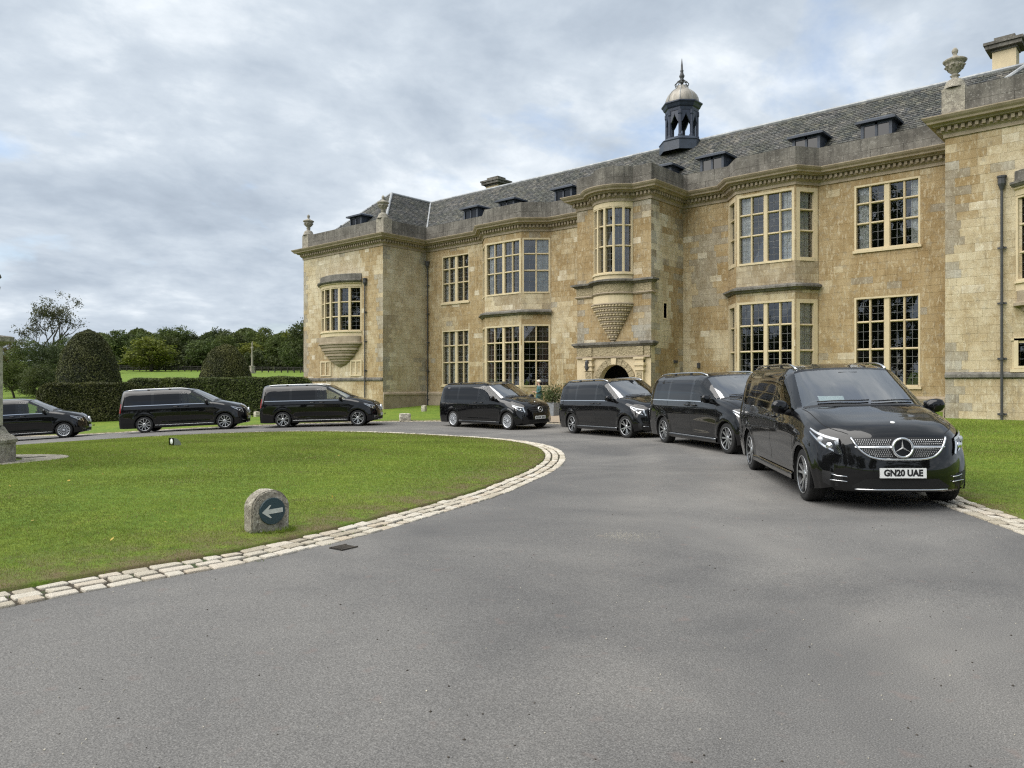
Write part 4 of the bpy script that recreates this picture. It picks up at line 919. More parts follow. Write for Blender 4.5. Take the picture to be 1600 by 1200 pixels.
class VanShell:
    """The body as one net of curves: rows run from the tail over side or roof to the front lip."""
    def __init__(s, stretch):
        X = lambda x: x + stretch if x > 3.0 else x
        S = []     # stations, each ten points (x from the front, y out, z up), sill to roof centre
        full = [(.90, .20), (.945, .42), (.964, .72), (.958, 1.00), (.932, 1.155), (.875, 1.45), (.795, 1.69), (.70, 1.795), (.40, 1.862), (0, 1.880)]
        def tail(x, ky, kz, lean): return [(X(x) - max(0, z - .65) * lean, y * ky, .30 + (z - .30) * kz if z > .3 else z + (1 - ky) * .25) for y, z in full]
        S.append(tail(5.135, 0.02, .97, .13)); S.append(tail(5.132, .45, .975, .13)); S.append(tail(5.115, .80, .982, .13)); S.append(tail(5.06, .945, .99, .13)); S.append(tail(4.95, .985, .995, .10))
        names = {}
        def main(nm, x, dz=0.0, ky=1.0): names[nm] = len(S); S.append([(X(x), y * ky, z + (dz if z > 1.5 else 0)) for y, z in full])
        main('q1', 4.80, -.006, .995); main('m4', 4.30); main('q0', 3.80, .006); main('s1', 3.70, .008); main('m3', 3.2, .010); main('s0', 2.70, .006); main('d1', 2.60, .004)
        def st(nm, pts): names[nm] = len(S); S.append(pts)
        st('wt', [(2.22, .90, .20), (2.22, .945, .42), (2.22, .964, .72), (2.22, .957, 1.0), (2.22, .930, 1.15), (2.24, .876, 1.42), (2.27, .798, 1.66), (2.22, .690, 1.752), (2.13, .40, 1.80), (2.10, 0, 1.812)])
        st('wm', [(1.82, .90, .20), (1.82, .945, .42), (1.82, .962, .72), (1.82, .955, .99), (1.82, .925, 1.145), (1.83, .880, 1.31), (1.85, .825, 1.445), (1.79, .745, 1.49), (1.64, .41, 1.54), (1.60, 0, 1.555)])
        st('wb', [(1.42, .90, .20), (1.42, .945, .42), (1.42, .960, .72), (1.42, .950, .98), (1.42, .918, 1.13), (1.43, .890, 1.175), (1.43, .852, 1.205), (1.37, .795, 1.215), (1.17, .42, 1.262), (1.12, 0, 1.275)])
        st('h0', [(1.14, .90, .20), (1.14, .943, .42), (1.14, .960, .72), (1.12, .946, .95), (1.10, .912, 1.075), (1.08, .870, 1.12), (1.06, .815, 1.155), (1.02, .745, 1.185), (.90, .42, 1.205), (.86, 0, 1.215)])
        st('h1', [(.80, .90, .21), (.80, .940, .44), (.80, .955, .70), (.79, .942, .88), (.78, .905, .995), (.76, .860, 1.045), (.74, .80, 1.078), (.70, .735, 1.105), (.58, .42, 1.125), (.55, 0, 1.135)])
        st('h2', [(.47, .88, .22), (.47, .922, .45), (.49, .920, .66), (.49, .900, .79), (.48, .870, .875), (.45, .826, .925), (.41, .77, .955), (.35, .70, .975), (.21, .42, .99), (.18, 0, 1.0)])
        st('f1', [(.34, .84, .24), (.34, .878, .45), (.36, .872, .62), (.365, .845, .73), (.35, .815, .785), (.32, .775, .83), (.27, .725, .86), (.21, .66, .885), (.12, .42, .905), (.095, 0, .915)])
        st('f2', [(.26, .79, .26), (.255, .812, .42), (.275, .808, .55), (.27, .788, .615), (.255, .765, .655), (.23, .735, .68), (.19, .69, .70), (.14, .63, .71), (.055, .42, .72), (.03, 0, .725)])
        st('f3', [(.21, .75, .27), (.20, .758, .37), (.205, .75, .43), (.20, .735, .465), (.19, .72, .485), (.17, .70, .495), (.14, .665, .50), (.10, .61, .505), (.02, .42, .505), (0, 0, .505)])
        st('f4', [(.22, .72, .235), (.21, .712, .237), (.20, .70, .238), (.19, .69, .239), (.18, .675, .24), (.165, .655, .24), (.14, .63, .24), (.10, .58, .24), (.03, .42, .24), (.01, 0, .24)])
        st('f5', [(.45, .66, .20), (.45, .655, .2), (.45, .65, .2), (.45, .64, .2), (.44, .63, .2), (.43, .61, .2), (.42, .58, .2), (.40, .54, .2), (.36, .40, .2), (.35, 0, .2)])
        S = np.array(S); s.k = names; s.stretch = stretch; s.L = LEN0 + stretch; s.wb = WB0 + stretch; ns = len(S)
        seg = [max(2, int(np.linalg.norm(S[i + 1, 3] - S[i, 3]) / .055)) for i in range(ns - 1)]
        for i in range(ns - 1):
            if i >= names['wt'] and i < names['f4']: seg[i] = max(seg[i], 8)
        rows = []
        for r in range(10):
            cr = (names['wb'], names['wt'], names['f4']) if r >= 6 else (names['f4'],)
            rows.append(hermite(S[:, r], None, seg, cr))
        s.ci = np.r_[0, np.cumsum(seg)]; D = np.stack(rows, 1)             # dense stations x ten rows
        nr = [4, 7, 7, 4, 6, 5, 3, 5, 6]; s.rj = np.r_[0, np.cumsum(nr)]
        G = np.stack([hermite(D[i], None, nr, (4,)) for i in range(len(D))])
        G[:, -1, 1] = 0.0
        G[..., 2] = np.where(G[..., 2] > 1.155, 1.155 + (G[..., 2] - 1.155) * .94, G[..., 2])
        # sides: tuck above the sill, crisp shoulder line, flared arches
        x, y, z = G[..., 0], G[..., 1], G[..., 2]
        mid = np.exp(-((x - (AX + s.wb / 2)) / (s.wb * .36)) ** 4)
        y -= mid * .020 * np.exp(-((z - .50) / .10) ** 2); y += mid * .007 * np.exp(-((z - .34) / .05) ** 2); y += .006 * np.exp(-((z - .985) / .022) ** 2) * (x > 1.2) * (x < s.L - .3)
        for wx in (AX, AX + s.wb):
            rr = np.hypot(x - wx, z - ZW); side = (y > .6) & (z < .98)
            y += side * .016 * np.clip(1 - np.abs(rr - .44) / .075, 0, 1) * (z > .2)
            snap = side & (np.abs(rr - RARCH) < .034); f = np.where(snap, RARCH / np.maximum(rr, 1e-3), 1.0)
            x[:] = wx + (x - wx) * f; z[:] = ZW + (z - ZW) * f
        s.G = G; s.ni, s.nj = G.shape[:2]
        P = np.stack([s.L / 2 - G[..., 0], G[..., 1], G[..., 2]], -1); s.P = P          # local frame: x ahead, y to the van's left
        verts = [Vector(p) for p in P.reshape(-1, 3)]; faces = []
        for i in range(s.ni - 1):
            for j in range(s.nj - 1): faces.append((i * s.nj + j, i * s.nj + j + 1, (i + 1) * s.nj + j + 1, (i + 1) * s.nj + j))
        s.bvh = BVHTree.FromPolygons(verts, faces)
    def near(s, p, off=0.0):
        q, n, i, d = s.bvh.find_nearest(Vector(p))
        if n.dot(Vector((q.x * .2, q.y, q.z - .8))) < 0: n = -n
        return q + n * off
    def at(s, xf, y, z, off=0.0): return s.near((s.L / 2 - xf, y, z), off)
    def front(s, y, z, off=0.0):
        h = s.bvh.ray_cast(Vector((s.L, max(abs(y), 1e-4), z)), Vector((-1, 0, 0)))
        q = h[0] if h[0] is not None else Vector((s.L / 2, abs(y), z)); n = h[1] if h[0] is not None else Vector((1, 0, 0))
        if n.x < 0: n = -n
        q = q + n * off; return Vector((q.x, q.y if y >= 0 else -q.y, q.z))
    def side(s, xf, z, off=0.0):
        h = s.bvh.ray_cast(Vector((s.L / 2 - xf, 3, z)), Vector((0, -1, 0))); q = h[0] if h[0] is not None else Vector((s.L / 2 - xf, .95, z)); return q + Vector((0, off, 0))
    def region(s, kind):
        k, c, r = s.k, s.ci, s.rj; A = lambda a, b, u, v: (c[k[a]], c[k[b]], r[u], r[v])
        return {'windscreen': A('wt', 'wb', 7, 9), 'front_side_window': A('d1', 'wb', 4, 6), 'sliding_door_window': A('s1', 's0', 4, 6), 'rear_side_window': A('q1', 'q0', 4, 6)}[kind]

CACHE = {}
def cached(key, make):
    if key not in CACHE: CACHE[key] = make()
    return CACHE[key]
def shell_meshes(stretch):
    def make():
        sh = VanShell(stretch); out = {'shell': sh}; nj = sh.nj
        regs = {n: sh.region(n) for n in ('windscreen', 'front_side_window', 'sliding_door_window', 'rear_side_window')}
        own = {}
        for n, (a, b, u, v) in regs.items():
            for i in range(a, b):
                for j in range(u, v): own[(i, j)] = n
        a, b, u, v = regs['windscreen']
        for i in range(a, b):
            for j in range(u, v):
                if i == a: own[(i, j)] = 'windscreen_border'
        faces = {'body': [], 'windscreen_border': []}
        for n in regs: faces[n] = []
        for i in range(sh.ni - 1):
            for j in range(nj - 1):
                q = (i * nj + j, i * nj + j + 1, (i + 1) * nj + j + 1, (i + 1) * nj + j); c = sh.G[i:i + 2, j:j + 2].reshape(4, 3)
                cut = False
                for wx in (AX, AX + sh.wb):
                    rr = np.hypot(c[:, 0] - wx, c[:, 2] - ZW)
                    if c[:, 1].min() > .55 and c[:, 2].max() < .95 and rr.max() <= RARCH + .006: cut = True
                    if c[:, 1].min() > .55 and c[:, 2].max() < .42 and rr.max() <= RARCH + .05 and rr.mean() < RARCH + .01: cut = True
                if cut: continue
                faces[own.get((i, j), 'body')].append(q)
        P = sh.P.reshape(-1, 3)
        def mk(name, fl, mat, sides=(1, -1), inset=0.0):
            V = []; F = []
            for sd in sides:
                idx = sorted({v for f in fl for v in f}); mp = {v: len(V) + a for a, v in enumerate(idx)}
                for v in idx: V.append((P[v][0], P[v][1] * sd, P[v][2]))
                for f in fl: g = [mp[v] for v in f]; F.append(tuple(g if sd > 0 else g[::-1]))
            me = bpy.data.meshes.new(name); me.from_pydata(V, [], F); me.materials.append(M[mat])
            bm = bmesh.new(); bm.from_mesh(me); bmesh.ops.remove_doubles(bm, verts=bm.verts, dist=.0004); bmesh.ops.recalc_face_normals(bm, faces=bm.faces); bm.to_mesh(me); bm.free()
            me.polygons.foreach_set('use_smooth', [True] * len(me.polygons)); return me
        out['body'] = mk('body', faces['body'], 'black_paint'); out['windscreen'] = mk('windscreen', faces['windscreen'], 'clear_glass'); out['border'] = mk('windscreen_border', faces['windscreen_border'], 'gloss_black')
        for n in ('front_side_window', 'sliding_door_window', 'rear_side_window'):
            for sd in (1, -1): out[(n, sd)] = mk(n, faces[n], 'side_glass' if n.startswith('front') else 'privacy_glass', (sd,))
        return out
    return cached(('shell', stretch), make)
def raw(mb, name, mat, smooth=False):
    me = bpy.data.meshes.new(name); me.from_pydata(mb.v, [], mb.f); me.update()
    if smooth: me.polygons.foreach_set('use_smooth', [True] * len(me.polygons))
    me.materials.append(M[mat]); return me
def put(name, me, parent, loc=None, rot=None):
    o = bpy.data.objects.new(name, me); COL.objects.link(o); o.parent = parent
    if loc: o.location = loc
    if rot: o.rotation_euler = rot
    return o
def band(sh, upper, lower, n, m, off, proj='near'):
    """patch between two 3-D guide curves, laid onto the shell"""
    U = hermite(upper, None, [n] * (len(upper) - 1)); L_ = hermite(lower, None, [n] * (len(lower) - 1)); V = []; F = []; k = len(U)
    for a in range(k):
        for b in range(m + 1):
            p = U[a] + (L_[a] - U[a]) * b / m; V.append(tuple(sh.at(p[0], p[1], p[2], off)))
    for a in range(k - 1):
        for b in range(m): F.append((a * (m + 1) + b, a * (m + 1) + b + 1, (a + 1) * (m + 1) + b + 1, (a + 1) * (m + 1) + b))
    return V, F
def mirror(V, F, sd): return ([(x, y * sd, z) for x, y, z in V], F if sd > 0 else [f[::-1] for f in F])
def wheel_mesh(style):
    def make():
        T = Matrix.Rotation(R(-90), 4, 'X')      # lathe axis to +y (outer face)
        t = MB(); t.lathe([(.245, -.10), (.30, -.118), (.335, -.108), (.345, -.085), (.345, .085), (.335, .108), (.30, .118), (.246, .112)], 40, mat=T)
        for k in range(3): z = -.055 + .055 * k; t.lathe([(.3465, z - .018), (.3475, z - .014), (.3475, z + .014), (.3465, z + .018)], 40, mat=T)
        r = MB(); r.lathe([(.246, .108), (.252, .116), (.246, .120), (.232, .108), (.228, .06), (.222, -.09)], 40, mat=T)
        d = MB(); d.lathe([(.226, .028), (.16, .03), (.06, .05), (0, .05)], 32, mat=T)
        sp = MB(); alt = MB()
        def spoke(mb, a, w0, w1, r0, r1, z0, z1, th=.03, skew=0.0):
            c, s_ = math.cos(a), math.sin(a)
            def q(rr, w, z): aa = a + skew * (rr - r0) / (r1 - r0); cc, ss = math.cos(aa), math.sin(aa); return tuple(T @ Vector((rr * cc - w * ss, rr * ss + w * cc, z)))
            V = [q(r0, -w0, z0), q(r0, w0, z0), q(r1, w1, z1), q(r1, -w1, z1), q(r0, -w0 * 1.15, z0 - th), q(r0, w0 * 1.15, z0 - th), q(r1, w1 * 1.2, z1 - th), q(r1, -w1 * 1.2, z1 - th)]
            mb.add(V, [(0, 1, 2, 3), (0, 4, 5, 1), (1, 5, 6, 2), (2, 6, 7, 3), (3, 7, 4, 0)])
        if style == 'five':
            for k in range(5):
                a = 2 * math.pi * k / 5 + .3
                spoke(sp, a - .10, .016, .013, .055, .235, .085, .108, skew=-.13); spoke(sp, a + .10, .016, .013, .055, .235, .085, .108, skew=.13); spoke(alt, a, .03, .055, .05, .20, .07, .075)
        elif style == 'ten':
            for k in range(10): spoke(sp, 2 * math.pi * k / 10, .014, .017, .05, .236, .09, .105); spoke(alt, 2 * math.pi * k / 10 + .12, .008, .012, .06, .23, .07, .08)
        else:
            for k in range(16): spoke(sp, 2 * math.pi * k / 16, .009, .019, .085, .225, .10, .10)
            sp.lathe([(.245, .112), (.222, .108), (.215, .09)], 40, mat=T)
        sp.lathe([(.062, .07), (.060, .095), (.045, .102), (0, .104)], 20, mat=T)
        lip = MB(); lip.lathe([(.247, .113), (.2535, .119), (.2475, .124), (.240, .117)], 40, mat=T)
        return {'tyre': raw(t, 'tyre', 'rubber', True), 'rim': raw(r, 'rim', 'dark_alloy' if style != 'multi' else 'satin_silver', True), 'disc': raw(d, 'brake_disc', 'dark_alloy', True), 'spokes': raw(sp, 'spokes', 'satin_silver' if style != 'multi' else 'lamp_white'), 'alt': raw(alt, 'spokes', 'dark_alloy') if alt.v else None, 'lip': raw(lip, 'rim_lip', 'satin_silver', True)}
    return cached(('wheel', style), make)
def star(mb, T, r, depth, w=.10):
    for k in range(3):
        a = math.pi / 2 + k * 2 * math.pi / 3; d = Vector((math.cos(a), math.sin(a), 0)); p = Vector((-d.y, d.x, 0))
        V = [d * r, p * r * w + d * r * .06, -p * r * w + d * r * .06, Vector((0, 0, depth)), -d * r * w * .9]
        mb.add([tuple(T @ v) for v in (V[0], V[1], Vector((0, 0, depth)), V[2])], [(0, 1, 2), (0, 2, 3)])
def text_mesh(txt, size, mat, bold=0.0, width=None):
    cu = bpy.data.curves.new('lettering', 'FONT'); cu.body = txt; cu.size = size; cu.align_x = 'CENTER'; cu.align_y = 'CENTER'; cu.offset = bold; cu.extrude = .0015; cu.resolution_u = 3
    tmp = bpy.data.objects.new('lettering', cu); COL.objects.link(tmp); dg = bpy.context.evaluated_depsgraph_get(); dg.update()
    me = bpy.data.meshes.new_from_object(tmp.evaluated_get(dg)); bpy.data.objects.remove(tmp); me.materials.clear(); me.materials.append(M[mat])
    if width:
        xs = [v.co.x for v in me.vertices]; k = width / (max(xs) - min(xs)); me.transform(Matrix.Diagonal((k, 1, 1, 1)))
    return me

def fittings(stretch, grille, chrome_belt, rails, sport):
    """meshes of everything fixed to the shell, in the van's own frame: list of (name, parent-name or None, mesh)"""
    def make():
        d = shell_meshes(stretch); sh = d['shell']; hl = sh.L / 2; out = []
        def add(name, mb, mat, parent=None, smooth=False): out.append((name, parent, raw(mb, name, mat, smooth)))
        # underbody, wheel wells
        mb = MB(); mb.box(-hl + .25, hl - .35, -.70, .70, .19, .34); add('underbody', mb, 'cavity')
        for wx in (AX, AX + sh.wb):
            for sd in (1, -1):
                mb = MB(); n = 22; V = []; F = []
                for i in range(n + 1):
                    a = -.35 + (math.pi + .7) * i / n
                    c = (hl - wx + (RARCH + .002) * math.cos(a), ZW + (RARCH + .002) * math.sin(a)); V += [(c[0], sd * .945, c[1]), (c[0], sd * .55, c[1])]
                    if i: F.append((2 * i - 2, 2 * i - 1, 2 * i + 1, 2 * i))
                V += [(hl - wx, sd * .55, ZW)]; F += [(2 * i + 1, 2 * i + 3, 2 * n + 2) for i in range(n)]
                mb.add(V, F); add('wheel_well', mb, 'cavity')
        # headlights: dark unit, silver running-light band on top, bright inner blade
        for sd in (1, -1):
            up = [(.62, .925, 1.005), (.48, .86, .945), (.34, .765, .895), (.22, .655, .865)]; lo = [(.66, .935, .955), (.47, .885, .835), (.31, .785, .735), (.16, .62, .655)]
            V, F = mirror(*band(sh, up, lo, 6, 5, .012), sd); mb = MB(); mb.add(V, F); out.append(('headlight', None, raw(mb, 'headlight', 'lamp_dark', True)))
            up2 = up; lo2 = [(.63, .928, .992), (.475, .868, .920), (.33, .772, .868), (.215, .655, .835)]
            V, F = mirror(*band(sh, up2, lo2, 6, 2, .020), sd); mb = MB(); mb.add(V, F); out.append(('running_light', 'headlight', raw(mb, 'running_light', 'lamp_white', True)))
            V, F = mirror(*band(sh, [(.215, .655, .835), (.20, .645, .77), (.17, .625, .69)], [(.25, .69, .83), (.225, .68, .76), (.185, .65, .675)], 4, 1, .021), sd); mb = MB(); mb.add(V, F); out.append(('lamp_blade', 'headlight', raw(mb, 'lamp_blade', 'chrome', True)))
            V, F = mirror(*band(sh, [(.60, .925, .955), (.45, .875, .875), (.36, .815, .80), (.24, .70, .725)], [(.60, .925, .938), (.45, .878, .85), (.36, .818, .775), (.24, .70, .705)], 5, 1, .020), sd); mb = MB(); mb.add(V, F); out.append(('lamp_blade', 'headlight', raw(mb, 'lamp_blade', 'chrome', True)))
            for (xf, y, z, r) in ((.40, .83, .845, .040), (.29, .745, .775, .042)):
                c = sh.at(xf, y, z, .010); mb = MB(); Tn = Matrix.Translation((c.x, c.y * sd, c.z)) @ Vector((.8, .6 * sd, .1)).to_track_quat('Z', 'Y').to_matrix().to_4x4(); mb.lathe([(r, 0), (r, .014), (r * .75, .012), (r * .6, .016), (0, .02)], 14, mat=Tn); out.append(('projector', 'headlight', raw(mb, 'projector', 'lamp_white' if r < .041 else 'chrome', True)))
        # grille
        def gz_low(y): return .632 + .245 * (abs(y) / .545) ** 5
        def gz_top(y): return .893 - .012 * (abs(y) / .56) ** 2
        n = 36; V = []; F = []; m = 6
        for i in range(n + 1):
            y = -.54 + 1.08 * i / n
            for j in range(m + 1): z = gz_low(y) + (gz_top(y) - gz_low(y)) * j / m; V.append(tuple(sh.front(y, z, .006)))
            if i:
                for j in range(m): a = (i - 1) * (m + 1) + j; F.append((a, a + m + 1, a + m + 2, a + 1))
        mb = MB(); mb.add(V, F); add('grille', mb, 'black_plastic', None, True)
        mb = MB(); rim = [sh.front(-.54 + 1.08 * i / n, gz_low(-.54 + 1.08 * i / n), .014) for i in range(n + 1)]
        if grille != 'plain':
            rim = [sh.front(-.547, .888, .012)] + rim + [sh.front(.547, .888, .012)]
            mb.tube(rim, .013, 8); add('grille_frame', mb, 'chrome', 'grille', True)
        ez = .775
        c0 = sh.front(0, ez, .0); Te = Matrix.Translation((c0.x + .045, 0, ez)) @ Matrix(((0, 0, 1, 0), (1, 0, 0, 0), (0, 1, 0, 0), (0, 0, 0, 1))) @ Matrix.Rotation(R(-6), 4, 'X')
        if grille == 'diamond':
            mb = MB()
            for i in range(-22, 23):
                for j in range(0, 11):
                    y = i * .0245 + (j % 2) * .01225; z = .648 + j * .0236
                    if abs(y) > .525 or z > gz_top(y) - .012 or z < gz_low(y) + .022 or math.hypot(y, z - ez) < .135 or abs(z - ez) < .024: continue
                    c = sh.front(y, z, .008); s_ = .0068; mb.add([tuple(c + Vector(q)) for q in ((.009, 0, 0), (0, s_, 0), (0, 0, s_), (0, -s_, 0), (0, 0, -s_))], [(0, 1, 2), (0, 2, 3), (0, 3, 4), (0, 4, 1)])
            out.append(('grille_pins', 'grille', raw(mb, 'grille_pins', 'emblem_silver')))
            bars = ((ez, .022, .52),)
        elif grille == 'slats': bars = ((.855, .013, .53), (.805, .013, .52), (.755, .013, .50), (.705, .013, .44))
        else: bars = ((.86, .016, .54), (.79, .016, .52), (.72, .016, .47))
        for z, h, w in bars:
            V = []; F = []; nb = 20
            for i in range(nb + 1):
                y = -w + 2 * w * i / nb; hh = h * (1.0 if grille != 'diamond' else (.55 + .45 * (1 - abs(y) / w) ** .6)); c = sh.front(y, z, .008); V += [tuple(c + Vector((.004, 0, -hh))), tuple(c + Vector((.020, 0, 0))), tuple(c + Vector((.004, 0, hh)))]
                if i: a = 3 * (i - 1); F += [(a, a + 3, a + 4, a + 1), (a + 1, a + 4, a + 5, a + 2)]
            mb = MB(); mb.add(V, F); add('grille_bar', mb, 'satin_silver' if grille != 'plain' else 'black_plastic', 'grille')
        er = .118 if grille != 'plain' else .105
        mb = MB(); mb.lathe([(0, -.03), (er, -.03), (er * .98, .004)], 32, mat=Te); mb.lathe([(0, .004), (er * .9, .004)], 32, mat=Te); add('emblem_plate', mb, 'gloss_black', 'grille', True)
        mb = MB(); mb.lathe([(er * .84, .004), (er * .86, .022), (er * .97, .028), (er * 1.06, .018), (er * 1.07, -.03)], 40, mat=Te); add('emblem_ring', mb, 'chrome' if grille != 'plain' else 'satin_silver', 'grille', True)
        mb = MB(); star(mb, Te @ Matrix.Translation((0, 0, .006)), er * .9, .022); add('emblem_star', mb, 'emblem_silver', 'grille')
        hb = sh.at(.30, 0, 1.05, .001); mb = MB(); Tb = Matrix.Translation((hb.x, 0, hb.z)) @ Vector((.35, 0, .94)).to_track_quat('Z', 'Y').to_matrix().to_4x4(); mb.lathe([(0, .006), (.026, .006), (.028, 0)], 20, mat=Tb); add('bonnet_badge', mb, 'plate_white', None, True)
        # lower intake, side vents, lip
        def patch(ys, lo, hi, off, mat, name, parent=None, m=3):
            V = []; F = []
            for i, y in enumerate(ys):
                for j in range(m + 1): V.append(tuple(sh.front(y, lo(y) + (hi(y) - lo(y)) * j / m, off)))
                if i:
                    for j in range(m): a = (i - 1) * (m + 1) + j; F.append((a, a + m + 1, a + m + 2, a + 1))
            mb = MB(); mb.add(V, F); add(name, mb, mat, parent, True)
        ys = np.linspace(-.56, .56, 25)
        patch(ys, lambda y: .285, lambda y: .40 - .09 * max(0, (abs(y) - .42) / .14), .004, 'cavity', 'lower_intake')
        if sport or grille == 'slats':
            mb = MB(); mb.tube([tuple(sh.front(y, .268, .010)) for y in np.linspace(-.53, .53, 17)], .0095, 6); add('chrome_lip', mb, 'chrome', None, True)
            for sd in (1, -1):
                V, F = band(sh, [(.20, .60, .44), (.27, .745, .455), (.34, .80, .47)], [(.20, .58, .29), (.27, .725, .30), (.34, .79, .33)], 4, 3, .004); mb = MB(); mb.add(*mirror(V, F, sd)); add('side_vent', mb, 'black_plastic', None, True)
                for z in ((.42, .36) if sport else (.37,)):
                    mb = MB(); mb.tube([tuple(Vector((q.x, q.y * sd, q.z))) for q in [sh.at(xf, y, z + dz, .016) for xf, y, dz in ((.13, .585, 0), (.19, .68, .003), (.25, .735, .008))]], .0065, 6); add('vent_blade', mb, 'chrome', 'side_vent', True)
        # number plate
        c = sh.front(0, .47, .012); mb = MB(); mb.box(c.x - .02, c.x + .012, -.265, .265, .412, .53); out.append(('number_plate', None, raw(mb, 'number_plate', 'plate_white')))
        out.append(('__plate__', 'number_plate', (c.x + .0125, .471)))
        # sills, shut lines, handles
        for sd in (1, -1):
            xs = np.linspace(AX + .43, AX + sh.wb - .43, 20)
            mb = MB(); V = []; F = []
            for i, xf in enumerate(xs):
                q = [sh.side(xf, z, .0) for z in (.33, .24)]; V += [(hl - xf, sd * (q[0].y + .012), .315), (hl - xf, sd * (q[0].y + .03), .295), (hl - xf, sd * (q[0].y + .025), .225), (hl - xf, sd * (q[0].y - .12), .205)]
                if i:
                    for j in range(3): a = 4 * (i - 1) + j; F.append((a, a + 1, a + 5, a + 4))
            mb.add(V, F); add('sill', mb, 'black_paint' if grille == 'plain' else 'satin_silver' if False else 'black_paint', None, True)
            if chrome_belt:
                mb = MB(); mb.tube([(hl - xf, sd * (.010 + sh.side(xf, .315).y + .022), .308) for xf in xs], .007, 6); add('sill_trim', mb, 'satin_silver', 'sill', True)
            shut = []
            for xf0, z0, z1, lean in ((2.65, .28, 1.14, .0), (3.76 + stretch, .95, 1.14, 0.0), (1.33, .52, 1.10, .0)):
                shut.append([sh.side(xf0 + lean * (z - z0), z, .0012) for z in np.linspace(z0, z1, 16)])
            shut.append([sh.side(xf, .30, .0012) for xf in np.linspace(1.36, 2.64, 10)])
            shut.append([sh.side(xf, .985, .0012) for xf in np.linspace(3.9 + stretch, 4.85 + stretch, 12)])
            for line in shut:
                mb = MB(); V = []; F = []
                for i, p in enumerate(line):
                    t = (line[min(i + 1, len(line) - 1)] - line[max(i - 1, 0)]).normalized(); w = Vector((t.z, 0, -t.x)) * .0045; V += [((p + w).x, (p + w).y * sd, (p + w).z), ((p - w).x, (p - w).y * sd, (p - w).z)]
                    if i: F.append((2 * i - 2, 2 * i - 1, 2 * i + 1, 2 * i))
                mb.add(V, F); add('shut_line', mb, 'cavity')
            bl = [sh.at(*q, .0015) for q in hermite([(1.30, .815, 1.195), (1.05, .80, 1.165), (.74, .785, 1.085), (.50, .745, 1.0), (.34, .66, .945), (.20, .56, .915)], None, [5] * 5)]
            V = []; F = []
            for i, p in enumerate(bl):
                tt = (bl[min(i + 1, len(bl) - 1)] - bl[max(i - 1, 0)]).normalized(); w = tt.cross(Vector((0, .4, .9))).normalized() * .005; V += [((p + w).x, (p + w).y * sd, (p + w).z), ((p - w).x, (p - w).y * sd, (p - w).z)]
                if i: F.append((2 * i - 2, 2 * i - 1, 2 * i + 1, 2 * i))
            mb = MB(); mb.add(V, F); add('shut_line', mb, 'cavity')
            for xf in (2.42, 2.82):
                c = sh.side(xf, 1.045, 0); mb = MB(); mb.tube([(hl - xf - .11, sd * (c.y + .004), 1.045), (hl - xf - .08, sd * (c.y + .035), 1.052), (hl - xf + .08, sd * (c.y + .035), 1.055), (hl - xf + .11, sd * (c.y + .004), 1.05)], [.014, .017, .017, .014], 8); add('door_handle', mb, 'black_paint', None, True)
            if chrome_belt:
                xs2 = np.linspace(1.50, 4.86 + stretch, 40); mb = MB(); V = []; F = []
                for i, xf in enumerate(xs2):
                    z = 1.137 + .010 * min(1, max(0, (xf - 1.5) / 1.0)); p, q = sh.side(xf, z + .011, .006), sh.side(xf, z - .011, .006); V += [(p.x, p.y * sd, p.z), (q.x, q.y * sd, q.z)]
                    if i: F.append((2 * i - 2, 2 * i - 1, 2 * i + 1, 2 * i))
                mb.add(V, F); add('belt_trim', mb, 'chrome', None, True)
            # door mirror
            mb = MB(); cx_, cy_, cz_ = hl - 1.60, 1.045, 1.215; V = []; F = []
            for i in range(9):
                u = -1 + 2 * i / 8; k = (1 - abs(u) ** 3.0) ** .5 if abs(u) < 1 else .12; k = max(k, .3)
                for j in range(12):
                    a = 2 * math.pi * j / 12; ca, sa = math.cos(a), math.sin(a); px = (abs(ca) ** .75) * (1 if ca > 0 else -1); pz = (abs(sa) ** .75) * (1 if sa > 0 else -1)
                    V.append((cx_ + .075 * k * px * (1 if ca > 0 else .75) + .02 * u, sd * (cy_ + .125 * u), cz_ + .098 * k * pz + .012 * u))
            for i in range(8):
                for j in range(12): F.append((i * 12 + j, i * 12 + (j + 1) % 12, (i + 1) * 12 + (j + 1) % 12, (i + 1) * 12 + j))
            F += [tuple(range(11, -1, -1)), tuple(8 * 12 + j for j in range(12))]
            mb.add(V, F); out.append(('door_mirror', None, raw(mb, 'door_mirror', 'gloss_black', True)))
            mb = MB(); mb.tube([(cx_ + .02, sd * .90, 1.135), (cx_ + .01, sd * 1.0, 1.15), (cx_, sd * 1.05, 1.19)], [.05, .035, .04], 8); out.append(('mirror_arm', 'door_mirror', raw(mb, 'mirror_arm', 'black_plastic', True)))
            mb = MB(); mb.add([(cx_ - .085 + .02 * u, sd * (cy_ + .10 * u), cz_ + .07 * v) for u, v in ((-1, -1), (1, -1), (1, 1), (-1, 1))], [(0, 1, 2, 3)]); out.append(('mirror_glass', 'door_mirror', raw(mb, 'mirror_glass', 'chrome')))
